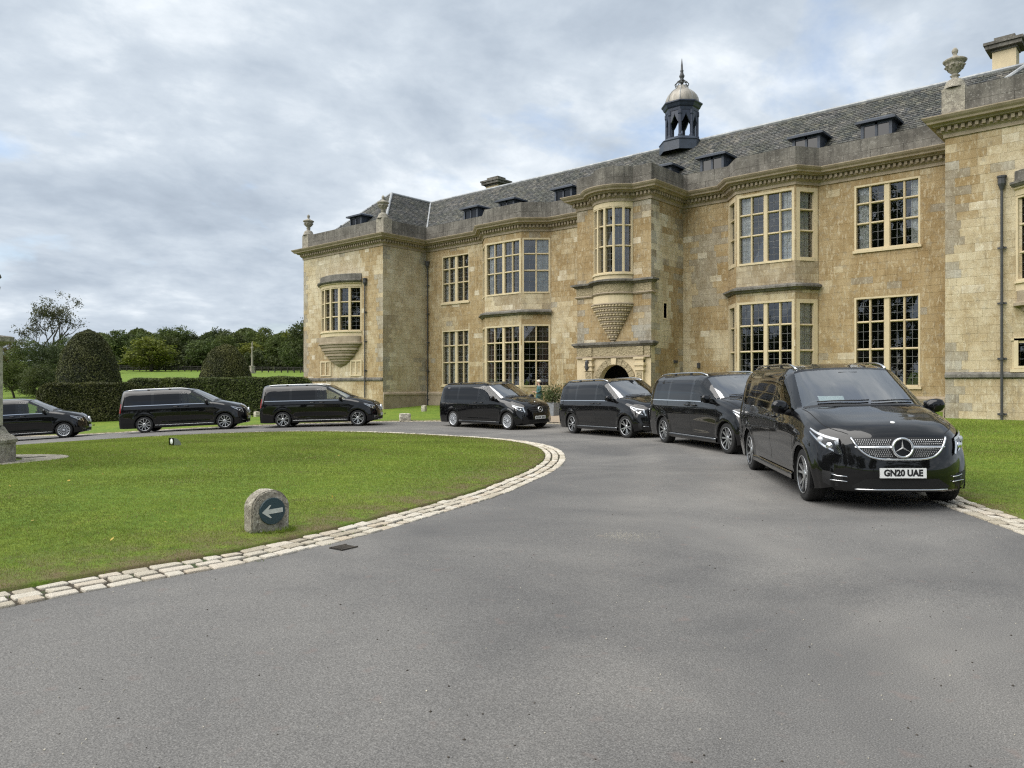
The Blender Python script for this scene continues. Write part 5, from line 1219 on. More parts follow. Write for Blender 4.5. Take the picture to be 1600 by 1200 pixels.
            if rails:
                xr = np.linspace(2.28, 4.75 + stretch, 26); pts = []
                for i, xf in enumerate(xr):
                    u = i / 25; lift = .042 * min(1, 6 * min(u, 1 - u)) ** .6 if 0 < u < 1 else 0; q = sh.at(xf, .66, 1.83, .004); pts.append((hl - xf, sd * q.y, q.z + lift))
                mb = MB(); mb.tube(pts, .017, 8); out.append(('roof_rail', None, raw(mb, 'roof_rail', 'chrome' if rails == 'chrome' else 'black_plastic', True)))
                for f in (.33, .67):
                    xf = 2.28 + (2.47 + stretch) * f; q = sh.at(xf, .66, 1.83, 0); mb = MB(); mb.box(hl - xf - .05, hl - xf + .05, sd * q.y - .012, sd * q.y + .012, q.z - .01, q.z + .05); out.append(('rail_foot', 'roof_rail', raw(mb, 'rail_foot', 'black_plastic')))
            # tail light
            V, F = band(sh, [(4.98 + stretch, .90, 1.25), (4.99 + stretch, .92, 1.05), (5.0 + stretch, .93, .86)], [(5.07 + stretch, .80, 1.25), (5.09 + stretch, .81, 1.05), (5.10 + stretch, .82, .86)], 4, 4, .006); mb = MB(); mb.add(*mirror(V, F, sd)); add('tail_light', mb, 'tail_red', None, True)
        # wipers, cowl
        mb = MB(); V = []; F = []
        for i, y in enumerate(np.linspace(-.78, .78, 25)):
            p = sh.at(1.12 + .28 * (abs(y) / .8) ** 2, abs(y), 1.27 - .06 * (abs(y) / .8) ** 2, .004); q = sh.at(1.02 + .28 * (abs(y) / .8) ** 2, abs(y), 1.245 - .06 * (abs(y) / .8) ** 2, .004); V += [(p.x, math.copysign(p.y, y), p.z), (q.x, math.copysign(q.y, y), q.z)]
            if i: F.append((2 * i - 2, 2 * i - 1, 2 * i + 1, 2 * i))
        mb.add(V, F); add('cowl', mb, 'black_plastic', None, True)
        for y0, y1 in ((.30, -.42), (-.30, .72)) if False else ((.05, .66), (-.62, .02)):
            pts = []
            for i in range(7):
                u = i / 6; y = y0 + (y1 - y0) * u; xf = 1.10 + .26 * (abs(y) / .8) ** 2 + .05 + .03 * u; p = sh.at(xf, abs(y), 1.30, .022); pts.append((p.x, math.copysign(p.y, y), p.z))
            mb = MB(); mb.tube(pts, .010, 6); out.append(('wiper', None, raw(mb, 'wiper', 'black_plastic', True)))
        # cabin
        mb = MB(); mb.box(hl - 1.95, hl - 1.32, -.80, .80, .62, 1.06); mb.box(hl - 1.75, hl - 1.30, -.82, .82, 1.02, 1.135); mb.box(hl - 1.62, hl - 1.30, -.66, .66, 1.10, 1.15); add('dashboard', mb, 'trim_grey')
        mb = MB(); mb.box(-hl + .3, hl - 1.0, -.85, .85, .40, .46); mb.box(hl - 3.2, hl - 3.16, -.70, .70, .4, 1.66); mb.box(hl - 3.2, hl - 2.3, -.55, .55, 1.68, 1.70); add('cabin_floor', mb, 'trim_grey')
        for sd in (1, -1):
            mb = MB(); x = hl - 2.55; mb.box(x - .05, x + .48, sd * .42 - .24, sd * .42 + .24, .74, .90); mb.box(x - .12, x + .02, sd * .42 - .23, sd * .42 + .23, .86, 1.46); mb.box(x - .10, x - .01, sd * .42 - .13, sd * .42 + .13, 1.46, 1.60); out.append(('seat', None, raw(mb, 'seat', 'seat_leather')))
        mb = MB(); Ts = Matrix.Translation((hl - 2.02, -.42, 1.13)) @ Vector((-.85, 0, .52)).to_track_quat('Z', 'Y').to_matrix().to_4x4()
        mb.tube([tuple(Ts @ Vector((.185 * math.cos(a), .185 * math.sin(a), 0))) for a in np.linspace(0, 2 * math.pi, 25)], .016, 6, cap=False); mb.box(-.18, .18, -.022, .022, -.01, .01, Ts); mb.lathe([(0, .02), (.06, .015), (.065, -.03)], 12, mat=Ts); out.append(('steering_wheel', None, raw(mb, 'steering_wheel', 'black_plastic')))
        p = sh.at(1.98, 0, 1.75, -.03); mb = MB(); mb.box(p.x - .03, p.x + .05, -.13, .13, p.z - .09, p.z + .01); out.append(('sensor_housing', None, raw(mb, 'sensor_housing', 'black_plastic')))
        mb = MB(); V = [tuple(sh.at(x_, y_, z_, -.012)) for x_, y_, z_ in ((1.98, 0, 1.76), (2.0, .35, 1.75), (1.84, .30, 1.69), (1.83, 0, 1.70))]; V = [(x, -y if i in (1, 2) and s_ < 0 else y, z) for s_ in (1,) for i, (x, y, z) in enumerate(V)]
        return out
    return cached(('fit', stretch, grille, chrome_belt, rails, sport), make)

def make_van(label, pos, heading, z, pitch, stretch, grille, wheel, belt, rails, sport, plate=None, roll=0.0, steer=0.0):
    van = thing('people_carrier', label, 'van', (pos[0], pos[1], z), heading, 'black people carriers parked round the drive')
    van.rotation_euler = (roll, pitch, heading)
    sm = shell_meshes(stretch); sh = sm['shell']; hl = sh.L / 2; parts = {}
    put('body', sm['body'], van); ws = put('windscreen', sm['windscreen'], van); put('windscreen_border', sm['border'], ws)
    for n in ('front_side_window', 'sliding_door_window', 'rear_side_window'):
        for sd in (1, -1): put(n, sm[(n, sd)], van)
    last = {}
    for name, par, me in fittings(stretch, grille, belt, rails, sport):
        if name == '__plate__':
            x, zc = me
            if plate:
                tm = cached(('txt', plate), lambda: text_mesh(plate, .106, 'plate_black', .0055, .450)); o = put('lettering', tm, last['number_plate'], (x, 0, zc), (R(90), 0, R(90)))
            else:
                mb = MB()
                for k in range(7): y = -.20 + .40 * k / 6 + (.02 if k > 3 else -.02); mb.box(x - .001, x + .001, y - .020, y + .020, zc - .034, zc + .034)
                put('characters', cached('blank_chars', lambda: raw(mb, 'characters', 'plate_black')), last['number_plate'])
            continue
        o = put(name, me, last[par] if par else van); last[name] = o
        if name == 'grille_pins': o['kind'] = 'stuff'
    wm = wheel_mesh(wheel)
    for wx in (AX, AX + sh.wb):
        for sd in (1, -1):
            w = put('wheel', wm['rim'], van, (hl - wx, sd * .815, ZW), (0, random.Random(int(pos[0] * 10)).uniform(0, 6) + wx, (0 if sd > 0 else math.pi) + (steer if wx == AX else 0)))
            put('tyre', wm['tyre'], w); put('brake_disc', wm['disc'], w); put('spokes', wm['spokes'], w); put('rim_lip', wm['lip'], w)
            if wm['alt']: put('spokes', wm['alt'], w)
    return van
def place_van(label, front_c, ang_c, stretch, *a, **k):
    """front_c: where the right front tyre meets the ground; ang_c: heading seen from the camera's frame"""
    L, wb = LEN0 + stretch, WB0 + stretch; h = R(ang_c); f = np.array([math.cos(h), math.sin(h)]); l = np.array([-f[1], f[0]]); F = np.array(front_c)
    c = F + l * .90 - f * (L / 2 - AX)
    zf = gz_c(*(F + l * .8))[0]; zr = gz_c(*(F + l * .8 - f * wb))[0]; zl = gz_c(*(F + l * 1.6 - f * wb / 2))[0]; zri = gz_c(*(F - f * wb / 2))[0]
    pitch = -math.atan2(zf - zr, wb); roll = math.atan2(zl - zri, 1.6)
    z = zf - (L / 2 - AX) * (zf - zr) / wb
    X, Y = c2w(*c); return make_van(label, (X, Y), h + R(YAW), float(z), pitch, stretch, *a, roll=roll, **k)
VANS = [
 place_van('nearest black people carrier, front turned to the viewer, plate GN20 UAE and studded grille', (3.91, 10.2), -96.0, .23, 'diamond', 'five', False, 'chrome', True, plate='GN20 UAE'),
 place_van('black people carrier tucked close behind the GN20 UAE one, front hidden', (4.80, 17.0), -77.6, .23, 'slats', 'ten', True, 'chrome', False),
 place_van('black people carrier before the arched doorway, showing a slatted chrome grille', (3.49, 23.3), -66.2, .23, 'slats', 'five', True, 'chrome', False, steer=0.12),
 place_van('plain black van with black roof bars and pale wheel trims, before the lower bay window', (-.16, 29.6), -48.2, .23, 'plain', 'multi', False, 'black', False),
 place_van('black people carrier with chrome belt line in front of the corner wing of the house', (-6.62, 32.9), 1.5, 0.0, 'diamond', 'five', True, 'chrome', True),
 place_van('black people carrier in front of the long clipped hedge, seen whole from the side', (-12.3, 32.8), 12.0, 0.0, 'slats', 'ten', True, 'chrome', False),
 place_van('black people carrier at the edge, half hidden by the stone pillar', (-19.78, 33.8), 20.0, 0.0, 'slats', 'multi', True, None, False),
]

# ------------------------------------------------------------------ path to the door, grass
def cw(x, d, z): X, Y = c2w(x, d); return (X, Y, z)
def build_path():
    V = []; F = []; n = 14
    def kerbY(X):
        Y = 29.0
        while Y > 18:
            x, d = w2c(X, Y); th = math.atan2(d - CEN[1], x - CEN[0])
            if math.hypot(x - CEN[0], d - CEN[1]) < ro_at(th) + KW - .05: return Y
            Y -= .1
        return Y
    for i in range(n + 1):
        X = -24.6 + 7.4 * i / n; y0 = kerbY(X)
        for j in range(9): Y = y0 + (29.72 - y0) * j / 8; V.append((X, Y, gz(X, Y) + .045))
        if i:
            for j in range(8): a = (i - 1) * 9 + j; F.append((a, a + 9, a + 10, a + 1))
    o = MB().add(V, F).build('path', 'gravel', smooth=True); o['kind'] = 'structure'
build_path()
def build_grass():
    rng = np.random.default_rng(4)
    def make(name, test, zfun, box, dens):
        X0, X1, D0, D1 = box; out = []
        edges = np.array([3.5, 5, 6.5, 8, 10, 12.5, 16, 20, 26, 34])
        for a, b in zip(edges, edges[1:]):
            lo, hi = max(a, D0), min(b, D1)
            if hi <= lo: continue
            xa, xb = max(X0, -.92 * hi), min(X1, .92 * hi)
            if xb <= xa: continue
            n = int((xb - xa) * (hi - lo) * dens * min(1, (7.0 / ((a + b) / 2)) ** 1.7)); x = rng.uniform(xa, xb, n); d = rng.uniform(lo, hi, n)
            k = np.abs(x / d) < .92; x, d = x[k], d[k]; ok, w, f = test(x, d); x, d, w, f = x[ok], d[ok], w[ok], f[ok]; out.append(np.stack([x, d, w, zfun(x, d, f)], 1))
        P = np.concatenate(out); n = len(P); x, d, w, z = P.T
        h = rng.uniform(.009, .026, n) * (1 - .45 * w) * np.clip(d / 11, 1, 1.7); wd = rng.uniform(.0016, .0030, n) * np.clip(d / 6, 1, 4.5); a = rng.uniform(0, 2 * np.pi, n); le = rng.uniform(0, .9, n) * h; la = rng.uniform(0, 2 * np.pi, n)
        X, Y = c2w(x, d); V = np.empty((n, 3, 3)); V[:, 0] = np.stack([X - wd * np.cos(a), Y - wd * np.sin(a), z - .004], 1); V[:, 1] = np.stack([X + wd * np.cos(a), Y + wd * np.sin(a), z - .004], 1); V[:, 2] = np.stack([X + le * np.cos(la), Y + le * np.sin(la), z + h], 1)
        t = rng.random(n)[:, None]; big = (.5 + .5 * np.sin(x * 1.3 + 2 * np.sin(d * .7)) * np.cos(d * .9 + x * .4))[:, None]
        c = np.array([.140, .202, .027]) * (1 - t) + np.array([.290, .345, .068]) * t; c *= .80 + .40 * big; pat = (.5 + .5 * np.sin(x * 2.3 + 3 * np.sin(d * .9 + 1)) * np.sin(d * 1.9 + 2 * np.cos(x * 1.1)))
        dry = (rng.random(n) < .05 + .22 * np.clip(pat * 3 - 1.9, 0, 1) + .66 * w)[:, None]; c = np.where(dry, np.array([.25, .205, .095]) * (.6 + .6 * t), c)
        npmesh(name, V.reshape(-1, 3), np.arange(3 * n).reshape(-1, 3), 'grass_blade', cols=np.repeat(c, 3, 0), kind='stuff')
        return n
    def t_in(x, d):
        th = np.arctan2(d - CEN[1], x - CEN[0]); r = np.hypot(x - CEN[0], d - CEN[1]); ri = ri_at(th) - KW; f = r / ri; gap = ri - r
        X, Y = c2w(x, d); mon = ((X + 18.2) / 1.42) ** 2 + ((Y - 3.8) / 2.1) ** 2 > 1
        return (gap > .0) & mon, np.exp(-np.clip(gap, 0, 9) / .52), f
    def t_out(x, d):
        th = np.arctan2(d - CEN[1], x - CEN[0]); r = np.hypot(x - CEN[0], d - CEN[1]); ro = ro_at(th) + KW; gap = r - ro
        X, Y = c2w(x, d)
        return (gap > 0) & (Y < 29), np.exp(-np.clip(gap, 0, 9) / .22), gap
    a = make('grass', t_in, lambda x, d, f: gz_c(x, d) + np.interp(f, [0, .25, .52, .75, .86, .93, .98, 1], [lawn_crown(q) for q in (0, .25, .52, .75, .86, .93, .98, 1)]), (-24, 1.3, 3.5, 30), 6800)
    b = make('grass', t_out, lambda x, d, f: gz_c(x, d) + .033, (5.2, 18, 7.0, 26), 4500)
    return a + b
build_grass()
def weeds():
    rng = np.random.default_rng(33); V = []; C = []
    def clump(x, d, n, r, h, z):
        for _ in range(n):
            a, q = rng.uniform(0, 6.28), r * rng.random() ** .5; X, Y = c2w(x + q * math.cos(a), d + q * math.sin(a)); b = rng.uniform(0, 6.28); hh = h * rng.uniform(.4, 1.0); w = .0035 * rng.uniform(.6, 1.4); l = hh * rng.uniform(.2, .9)
            V.extend([(X - w * math.cos(b), Y - w * math.sin(b), z), (X + w * math.cos(b), Y + w * math.sin(b), z), (X + l * math.cos(a), Y + l * math.sin(a), z + hh)]); t = rng.random(); C.extend([(.10 + .10 * t, .17 + .10 * t, .025)] * 3)
    for th in np.arange(-1.75, .9, .012):
        if rng.random() < .62:
            r = float(ri_at(th)) - KW - rng.uniform(-.02, .10); x, d = CEN[0] + r * math.cos(th), CEN[1] + r * math.sin(th); clump(x, d, rng.integers(6, 22), rng.uniform(.02, .07), rng.uniform(.02, .065), float(gz_c(x, d)[0]) + .015)
        if rng.random() < .16:
            r = float(ri_at(th)) - KW * rng.choice([.0, .33, .66]); x, d = CEN[0] + r * math.cos(th), CEN[1] + r * math.sin(th); clump(x, d, rng.integers(4, 10), .03, .03, float(gz_c(x, d)[0]) - .006)
    for th in np.arange(-.70, .1, .012):
        if rng.random() < .5: r = float(ro_at(th)) + KW + rng.uniform(-.02, .08); x, d = CEN[0] + r * math.cos(th), CEN[1] + r * math.sin(th); clump(x, d, rng.integers(6, 18), .05, .05, float(gz_c(x, d)[0]) + .015)
    for k in range(26):
        a = rng.uniform(0, 6.28); x, d = -2.58 + .25 * math.cos(a), 8.06 + .16 * math.sin(a); clump(x, d, 16, .05, .075, float(gz_c(x, d)[0]) + .03)
    npmesh('weeds', np.array(V), np.arange(len(V)).reshape(-1, 3), 'grass_blade', cols=np.array(C), kind='stuff')
weeds()

# ------------------------------------------------------------------ planting
def leaf_quads(C, size, rng, flat=None):
    """one small four-sided leaf spray at each centre"""
    n = len(C); a = rng.normal(size=(n, 3)); a /= np.linalg.norm(a, axis=1)[:, None]; b = rng.normal(size=(n, 3))
    if flat is not None: a = a * .6 + np.cross(flat, rng.normal(size=(n, 3)))
    a /= np.linalg.norm(a, axis=1)[:, None]; b -= a * (a * b).sum(1)[:, None]; b /= np.linalg.norm(b, axis=1)[:, None]
    s = size * rng.uniform(.6, 1.3, n)[:, None]; s2 = s * rng.uniform(.45, .8, n)[:, None]
    V = np.stack([C - a * s, C + b * s2 * .8 - a * s * .1, C + a * s, C - b * s2 * .8 + a * s * .15], 1); return V.reshape(-1, 3), np.arange(4 * n).reshape(-1, 4)
def crown_mesh(name, seed, blobs, nclump, per, csize, lsize, mat, sparse=0.0):
    rng = np.random.default_rng(seed); cs = []; tint = []
    w = np.array([b[3] * b[4] for b in blobs]); w = w / w.sum()
    for (x, y, z, rx, rz), k in zip(blobs, rng.multinomial(nclump, w)):
        u = rng.normal(size=(k, 3)); u /= np.linalg.norm(u, axis=1)[:, None]; rr = rng.uniform(.45, 1.0, k) ** .5
        wob = 1 + .16 * np.sin(u[:, 0] * 5 + seed) * np.cos(u[:, 1] * 4 + x) + .12 * np.sin(u[:, 2] * 7 + y)
        c = np.stack([x + u[:, 0] * rx * rr * wob, y + u[:, 1] * rx * rr * wob, z + u[:, 2] * rz * rr * wob], 1)
        cs.append(c); tint.append(rng.uniform(.72, 1.28, k))
    c = np.concatenate(cs); tint = np.concatenate(tint); n = len(c)
    L = np.repeat(c, per, 0) + rng.normal(size=(n * per, 3)) * csize * np.array([.55, .55, .42]); t = np.repeat(tint, per) * rng.uniform(.85, 1.15, n * per)
    V, F = leaf_quads(L, lsize, rng)
    o = npmesh(name, V, F, mat, cols=np.repeat(t[:, None], 4, 0) * np.array([1, 1, .95])); me = o.data; bpy.data.objects.remove(o); return me
def branch_mesh(name, seed, H, trunk, levels, spread, r0):
    rnd = random.Random(seed); mb = MB(); tips = []
    def grow(p, d, ln, r, lv):
        q = [p]; v = d.copy(); k = 4
        for i in range(k): v = (v + Vector((rnd.uniform(-.16, .16), rnd.uniform(-.16, .16), rnd.uniform(-.04, .12)))).normalized(); q.append(q[-1] + v * ln / k)
        mb.tube(q, [r * (1 - .45 * i / k) for i in range(k + 1)], 6 if lv < 2 else 4, cap=False)
        if lv >= levels: tips.extend(q[2:]); return
        n = rnd.choice((3, 4)) if lv == 0 else rnd.choice((2, 3))
        for i in range(n):
            a = rnd.uniform(0, 6.283); w = Vector((math.cos(a), math.sin(a), 0)); nd = (v * .75 + w * spread + Vector((0, 0, .15))).normalized(); grow(q[rnd.choice((2, 3, 4))], nd, ln * rnd.uniform(.62, .82), r * .52, lv + 1)
    grow(Vector((0, 0, 0)), Vector((0, 0, 1)), trunk, r0, 0)
    me = bpy.data.meshes.new(name); me.from_pydata(mb.v, [], mb.f); me.materials.append(M['bark']); me.polygons.foreach_set('use_smooth', [True] * len(me.polygons)); return me, tips
def tree_protos():
    P = {}
    for k in range(7):
        rnd = random.Random(100 + k); w = 3.6 + .5 * (k % 3); H = 11.0
        blobs = [(0, 0, H * .55, w * .85, H * .38)] + [(rnd.uniform(-1, 1) * w * .62, rnd.uniform(-1, 1) * w * .62, H * rnd.uniform(.24, .84), w * rnd.uniform(.35, .55), H * rnd.uniform(.12, .18)) for _ in range(11)]
        tr, _ = branch_mesh('trunk', 200 + k, H, H * .30, 2, .75, .30); P[k] = (tr, blobs, k)
    return P
PROTO = tree_protos(); CROWNS = {}
def crown(k, mat, fine):
    key = (k, mat, fine)
    if key not in CROWNS: CROWNS[key] = crown_mesh('crown', 300 + k, PROTO[k][1], 560 if fine else 420, 20 if fine else 14, .52 if fine else .62, .15 if fine else .25, mat)
    return CROWNS[key]
def tree(label, x, d, H, W, k, mat, fine=False, group=None, name='broadleaf_tree'):
    X, Y = c2w(x, d); t = thing(name, label, 'tree', (X, Y, float(gz_c(x, d)[0]) - .1), k * 1.1 + x, group)
    t.scale = (W / 8.6, W / 8.6, H / 11.0)
    put('trunk', PROTO[k][0], t); put('crown', crown(k, mat, fine), t); return t
def px_tree(label, px, ytop, wpx, d, k, mat, fine=False, group='trees beyond the meadow', zbase=None):
    x = (px - 800) / 1195 * d; z0 = float(gz_c(x, d)[0]); top = HCAM + (600.5 - ytop) * d / 1195; return tree(label, x, d, max(3, top - z0) * .98, wpx * d / 1195, k, mat, fine, group)
FAR = [(152, 521, 46, 150, 0, 'leaf_oak'), (176, 512, 40, 215, 1, 'leaf_oak'), (197, 514, 36, 220, 2, 'leaf_dark'), (219, 519, 38, 205, 3, 'leaf_oak'), (236, 524, 66, 165, 4, 'leaf_lime'), (262, 508, 46, 220, 5, 'leaf_oak'), (272, 521, 42, 180, 6, 'leaf_dark'), (288, 514, 40, 225, 0, 'leaf_dark'), (302, 527, 34, 190, 1, 'leaf_dark'), (322, 525, 50, 175, 2, 'leaf_oak'), (336, 511, 42, 225, 3, 'leaf_dark'), (352, 521, 36, 205, 4, 'leaf_oak'), (367, 515, 40, 215, 5, 'leaf_dark'), (386, 531, 40, 185, 6, 'leaf_lime'), (394, 510, 34, 225, 0, 'leaf_oak'), (416, 507, 34, 205, 1, 'leaf_oak'), (432, 517, 40, 195, 2, 'leaf_oak'), (448, 513, 36, 215, 3, 'leaf_lime'), (459, 530, 40, 170, 4, 'leaf_oak'), (474, 496, 44, 160, 5, 'leaf_dark'), (492, 505, 44, 190, 6, 'leaf_dark')]
TL = ['green oak standing first behind the tall topiary cone', 'round green tree just past the tall topiary cone', 'dark tree between the tall cone and the bright lime tree', 'small green tree at the shoulder of the bright lime tree', 'bright yellow-green lime tree in the open between the two topiary cones', 'high wispy oak rising behind the bright lime tree', 'dark low tree beside the bright lime tree', 'dark high tree past the bright lime tree', 'low dark tree halfway between lime tree and small cone', 'olive green tree close to the left shoulder of the small cone', 'dark tree standing behind the small topiary cone', 'low olive tree over the top of the small cone', 'dark tree at the right shoulder of the small cone', 'low yellow-green tree behind the slender stone column', 'loose tall tree rising over the slender stone column', 'thin upright tree just past the stone column', 'open-branched oak between stone column and house', 'pale green tree second from the house corner', 'low green tree next to the house corner', 'tall dark tree partly cut by the house corner', 'dark tree mostly hidden by the house corner']
for (px, yt, w, d, k, m), lb in zip(FAR, TL): px_tree(lb, px, yt, w * 1.3, d, k, m)
def wood():
    rng = np.random.default_rng(21); n = 30000; px = rng.uniform(140, 520, n); d = rng.uniform(226, 250, n); x = (px - 800) / 1195 * d; top = HCAM + (600.5 - (522 + 5 * np.sin(px * .11) + 4 * np.sin(px * .043 + 1))) * d / 1195; z0 = gz_c(x, d); u = rng.random(n) ** .8
    C = np.stack([*c2w(x, d), z0 + (top - z0) * u], 1); V, F = leaf_quads(C, .55, rng); npmesh('undergrowth', V, F, 'leaf_oak', cols=np.repeat(rng.uniform(.6, 1.1, n)[:, None], 4, 0) * np.ones(3), kind='stuff')
wood()
def scrub():
    rng = np.random.default_rng(22); n = 22000; px = rng.uniform(150, 510, n); d = rng.uniform(176, 184, n); x = (px - 800) / 1195 * d; z0 = gz_c(x, d); h = 3.6 + 1.1 * np.sin(px * .13) + .8 * np.sin(px * .31 + 2)
    C = np.stack([*c2w(x, d), z0 + h * rng.random(n)], 1); V, F = leaf_quads(C, .38, rng); npmesh('shrubbery', V, F, 'leaf_dark', cols=np.repeat(rng.uniform(.7, 1.2, n)[:, None], 4, 0) * np.ones(3), kind='stuff')
scrub()
NEAR = [(8, 520, 70, 92, 1, 'leaf_brown'), (44, 526, 84, 82, 3, 'leaf_oak'), (84, 530, 80, 78, 5, 'leaf_dark'), (112, 519, 80, 96, 2, 'leaf_oak'), (136, 524, 58, 105, 6, 'leaf_brown'), (58, 566, 74, 70, 4, 'leaf_dark'), (22, 556, 60, 74, 0, 'leaf_oak'), (150, 548, 60, 84, 2, 'leaf_dark')]
NL = ['brownish tree at the picture edge above the stone pillar', 'broad olive tree left of the tall topiary cone', 'dark rounded tree under the bare-branched tree', 'olive tree behind the point of the tall topiary cone', 'rusty green tree peeping over the tall topiary cone', 'dark spreading shrub above the end of the hedge', 'green bush between pillar cap and hedge end', 'dark low tree half hidden by the tall topiary cone']
for (px, yt, w, d, k, m), lb in zip(NEAR, NL): px_tree(lb, px, yt, w, d, k, m, True, 'trees behind the hedge')
def bare_tree():
    x, d = (82 - 800) / 1195 * 96, 96.0; X, Y = c2w(x, d); z0 = float(gz_c(x, d)[0])
    t = thing('thin_leaved_tree', 'tall thin tree with bare spreading branches against the sky', 'tree', (X, Y, z0 - .1))
    me, tips = branch_mesh('trunk', 41, 12, 4.6, 5, .85, .40); zs = max(p.z for p in tips); sx = 4.9 / max(max(abs(p.x), abs(p.y)) for p in tips); sz = (HCAM + 146 * d / 1195 - z0) / zs; T = Matrix.Diagonal((sx, sx, sz, 1)); me.transform(T); put('trunk', me, t)
    rng = np.random.default_rng(8); P = np.array([(p.x * sx, p.y * sx, p.z * sz) for p in tips]); P = P[rng.random(len(P)) < .75]; C = np.repeat(P, 16, 0) + rng.normal(size=(len(P) * 16, 3)) * .28
    V, F = leaf_quads(C, .12, rng); o = npmesh('crown', V, F, 'leaf_yew', cols=np.repeat(rng.uniform(.8, 1.3, len(C))[:, None], 4, 0) * np.ones(3)); o.parent = t
bare_tree()
for i, (X, Y, H, W, m) in enumerate(((-64, -28, 12, 14, 'leaf_dark'), (-51, -30, 12, 15, 'leaf_oak'), (-39, -29, 11, 14, 'leaf_dark'), (-27, -26, 25, 15, 'leaf_dark'), (-15, -30, 14, 14, 'leaf_oak'), (-3, -27, 12, 14, 'leaf_dark'), (9, -26, 13, 14, 'leaf_oak'), (22, -20, 12, 13, 'leaf_oak'), (34, -8, 12, 13, 'leaf_dark'), (-76, -20, 12, 14, 'leaf_oak'))):
    x, d = w2c(X, Y); tree('garden tree %s, glimpsed only as a reflection in the panes' % ('one two three four five six seven eight nine ten'.split()[i]), x, d, H, W, i % 7, m, False, 'trees mirrored in the windows')

def clipped(name, label, path_fn, nu, nv, leaves, lsize, cat, mat='leaf_yew', loc=(0, 0, 0), seed=1):
    """a clipped evergreen: dense leaf skin over a dark core, following path_fn(u, v) -> point, outward normal"""
    rng = np.random.default_rng(seed); t = thing(name, label, cat, loc)
    V = []; F = []
    for i in range(nu + 1):
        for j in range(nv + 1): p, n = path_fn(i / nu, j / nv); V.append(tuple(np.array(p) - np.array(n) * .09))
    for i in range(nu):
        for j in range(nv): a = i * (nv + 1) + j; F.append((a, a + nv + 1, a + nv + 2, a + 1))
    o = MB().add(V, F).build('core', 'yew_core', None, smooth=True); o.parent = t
    u, v = rng.random(leaves), rng.random(leaves); P = []; N = []
    for a, b in zip(u, v): p, n = path_fn(a, b); P.append(p); N.append(n)
    P, N = np.array(P), np.array(N); lump = .05 * np.sin(P[:, 0] * 2.1 + P[:, 2] * 1.3) * np.cos(P[:, 1] * 1.7) + .03 * np.sin(P[:, 2] * 5 + P[:, 0] * 4)
    P = P + N * (lump + rng.normal(size=leaves) * .022)[:, None]; Vq, Fq = leaf_quads(P, lsize, rng, N)
    ti = np.clip(1.05 + lump * 3 + rng.normal(size=leaves) * .20, .5, 1.8); o = npmesh('foliage', Vq, Fq, mat, cols=np.repeat(ti[:, None], 4, 0) * np.ones(3)); o.parent = t
    return t
def topiary(label, px, d, r, top, seed):
    x = (px - 800) / 1195 * d; z0 = float(gz_c(x, d)[0]); H = top - z0; prof = [(0, r), (.12, r * 1.03), (.3, r * .97), (.5, r * .88), (.7, r * .74), (.85, r * .55), (.95, r * .33), (1.0, .02)]
    hs, rs = np.array([p[0] for p in prof]), np.array([p[1] for p in prof])
    def fn(u, v):
        a = u * 2 * math.pi; h = math.sin(v * math.pi / 2) * .35 + v * .65; rr = float(np.interp(h, hs, rs)); dr = (float(np.interp(min(1, h + .03), hs, rs)) - float(np.interp(max(0, h - .03), hs, rs))) / (.06 * H); n = np.array([math.cos(a), math.sin(a), -dr]); n /= np.linalg.norm(n); return (rr * math.cos(a), rr * math.sin(a), h * H), n
    X, Y = c2w(x, d); clipped('topiary_cone', label, fn, 40, 24, 30000, .060, 'topiary', 'leaf_yew', (X, Y, z0), seed)
topiary('taller dark clipped yew cone behind the hedge, on the left', 138, 55, 2.25, 5.45, 3)
topiary('smaller dark clipped yew cone behind the hedge, nearer the house', 352, 62, 2.2, 4.8, 4)
def hedge(label, a, b, ztop, th, seed, leaves, mat):
    A, B = Vector(c2w(*a)), Vector(c2w(*b)); L = (B - A).length; t = (B - A) / L; n = Vector((t.y, -t.x)); h = th / 2; za = float(gz_c(*a)[0]); zb = float(gz_c(*b)[0])
    def fn(u, v):
        s = u * L; z0 = za + (zb - za) * u - .1; zt = ztop[0] + (ztop[1] - ztop[0]) * u; H = zt - z0; per = 2 * H + th; q = v * per; e = min(s, L - s); k = 1 - .5 * max(0, 1 - e / .9) ** 2
        if q < H: o, z, nn = h * k, q, (n.x, n.y, .05)
        elif q < H + th: o, z, nn = (h - (q - H)) * k, H - .06 * (abs(q - H - h) / h) ** 3, (0, 0, 1)
        else: o, z, nn = -h * k, per - q, (-n.x, -n.y, .05)
        if e < .25: m = -t if s < L / 2 else t; nn = (nn[0] * .5 + m.x, nn[1] * .5 + m.y, nn[2])
        zz = z * (1 - .22 * max(0, 1 - e / .7) ** 2); p = A + t * s + n * o; nn = np.array(nn); return (p.x, p.y, z0 + zz), nn / np.linalg.norm(nn)
    clipped('hedge', label, fn, 60, 24, int(leaves * 1.5), .062, 'hedge', mat, (0, 0, 0), seed)
    mb = MB()
hedge('lower length of clipped yew hedge, its free end beside the stone pillar', (-28.7, 46.3), (-22.9, 47.6), (1.60, 1.66), 1.3, 5, 14000, 'leaf_yew')
hedge('taller, longer stretch of clipped hedge running up to the house corner', (-24.2, 47.9), (-12.55, 48.4), (1.88, 2.02), 1.3, 6, 26000, 'leaf_box')

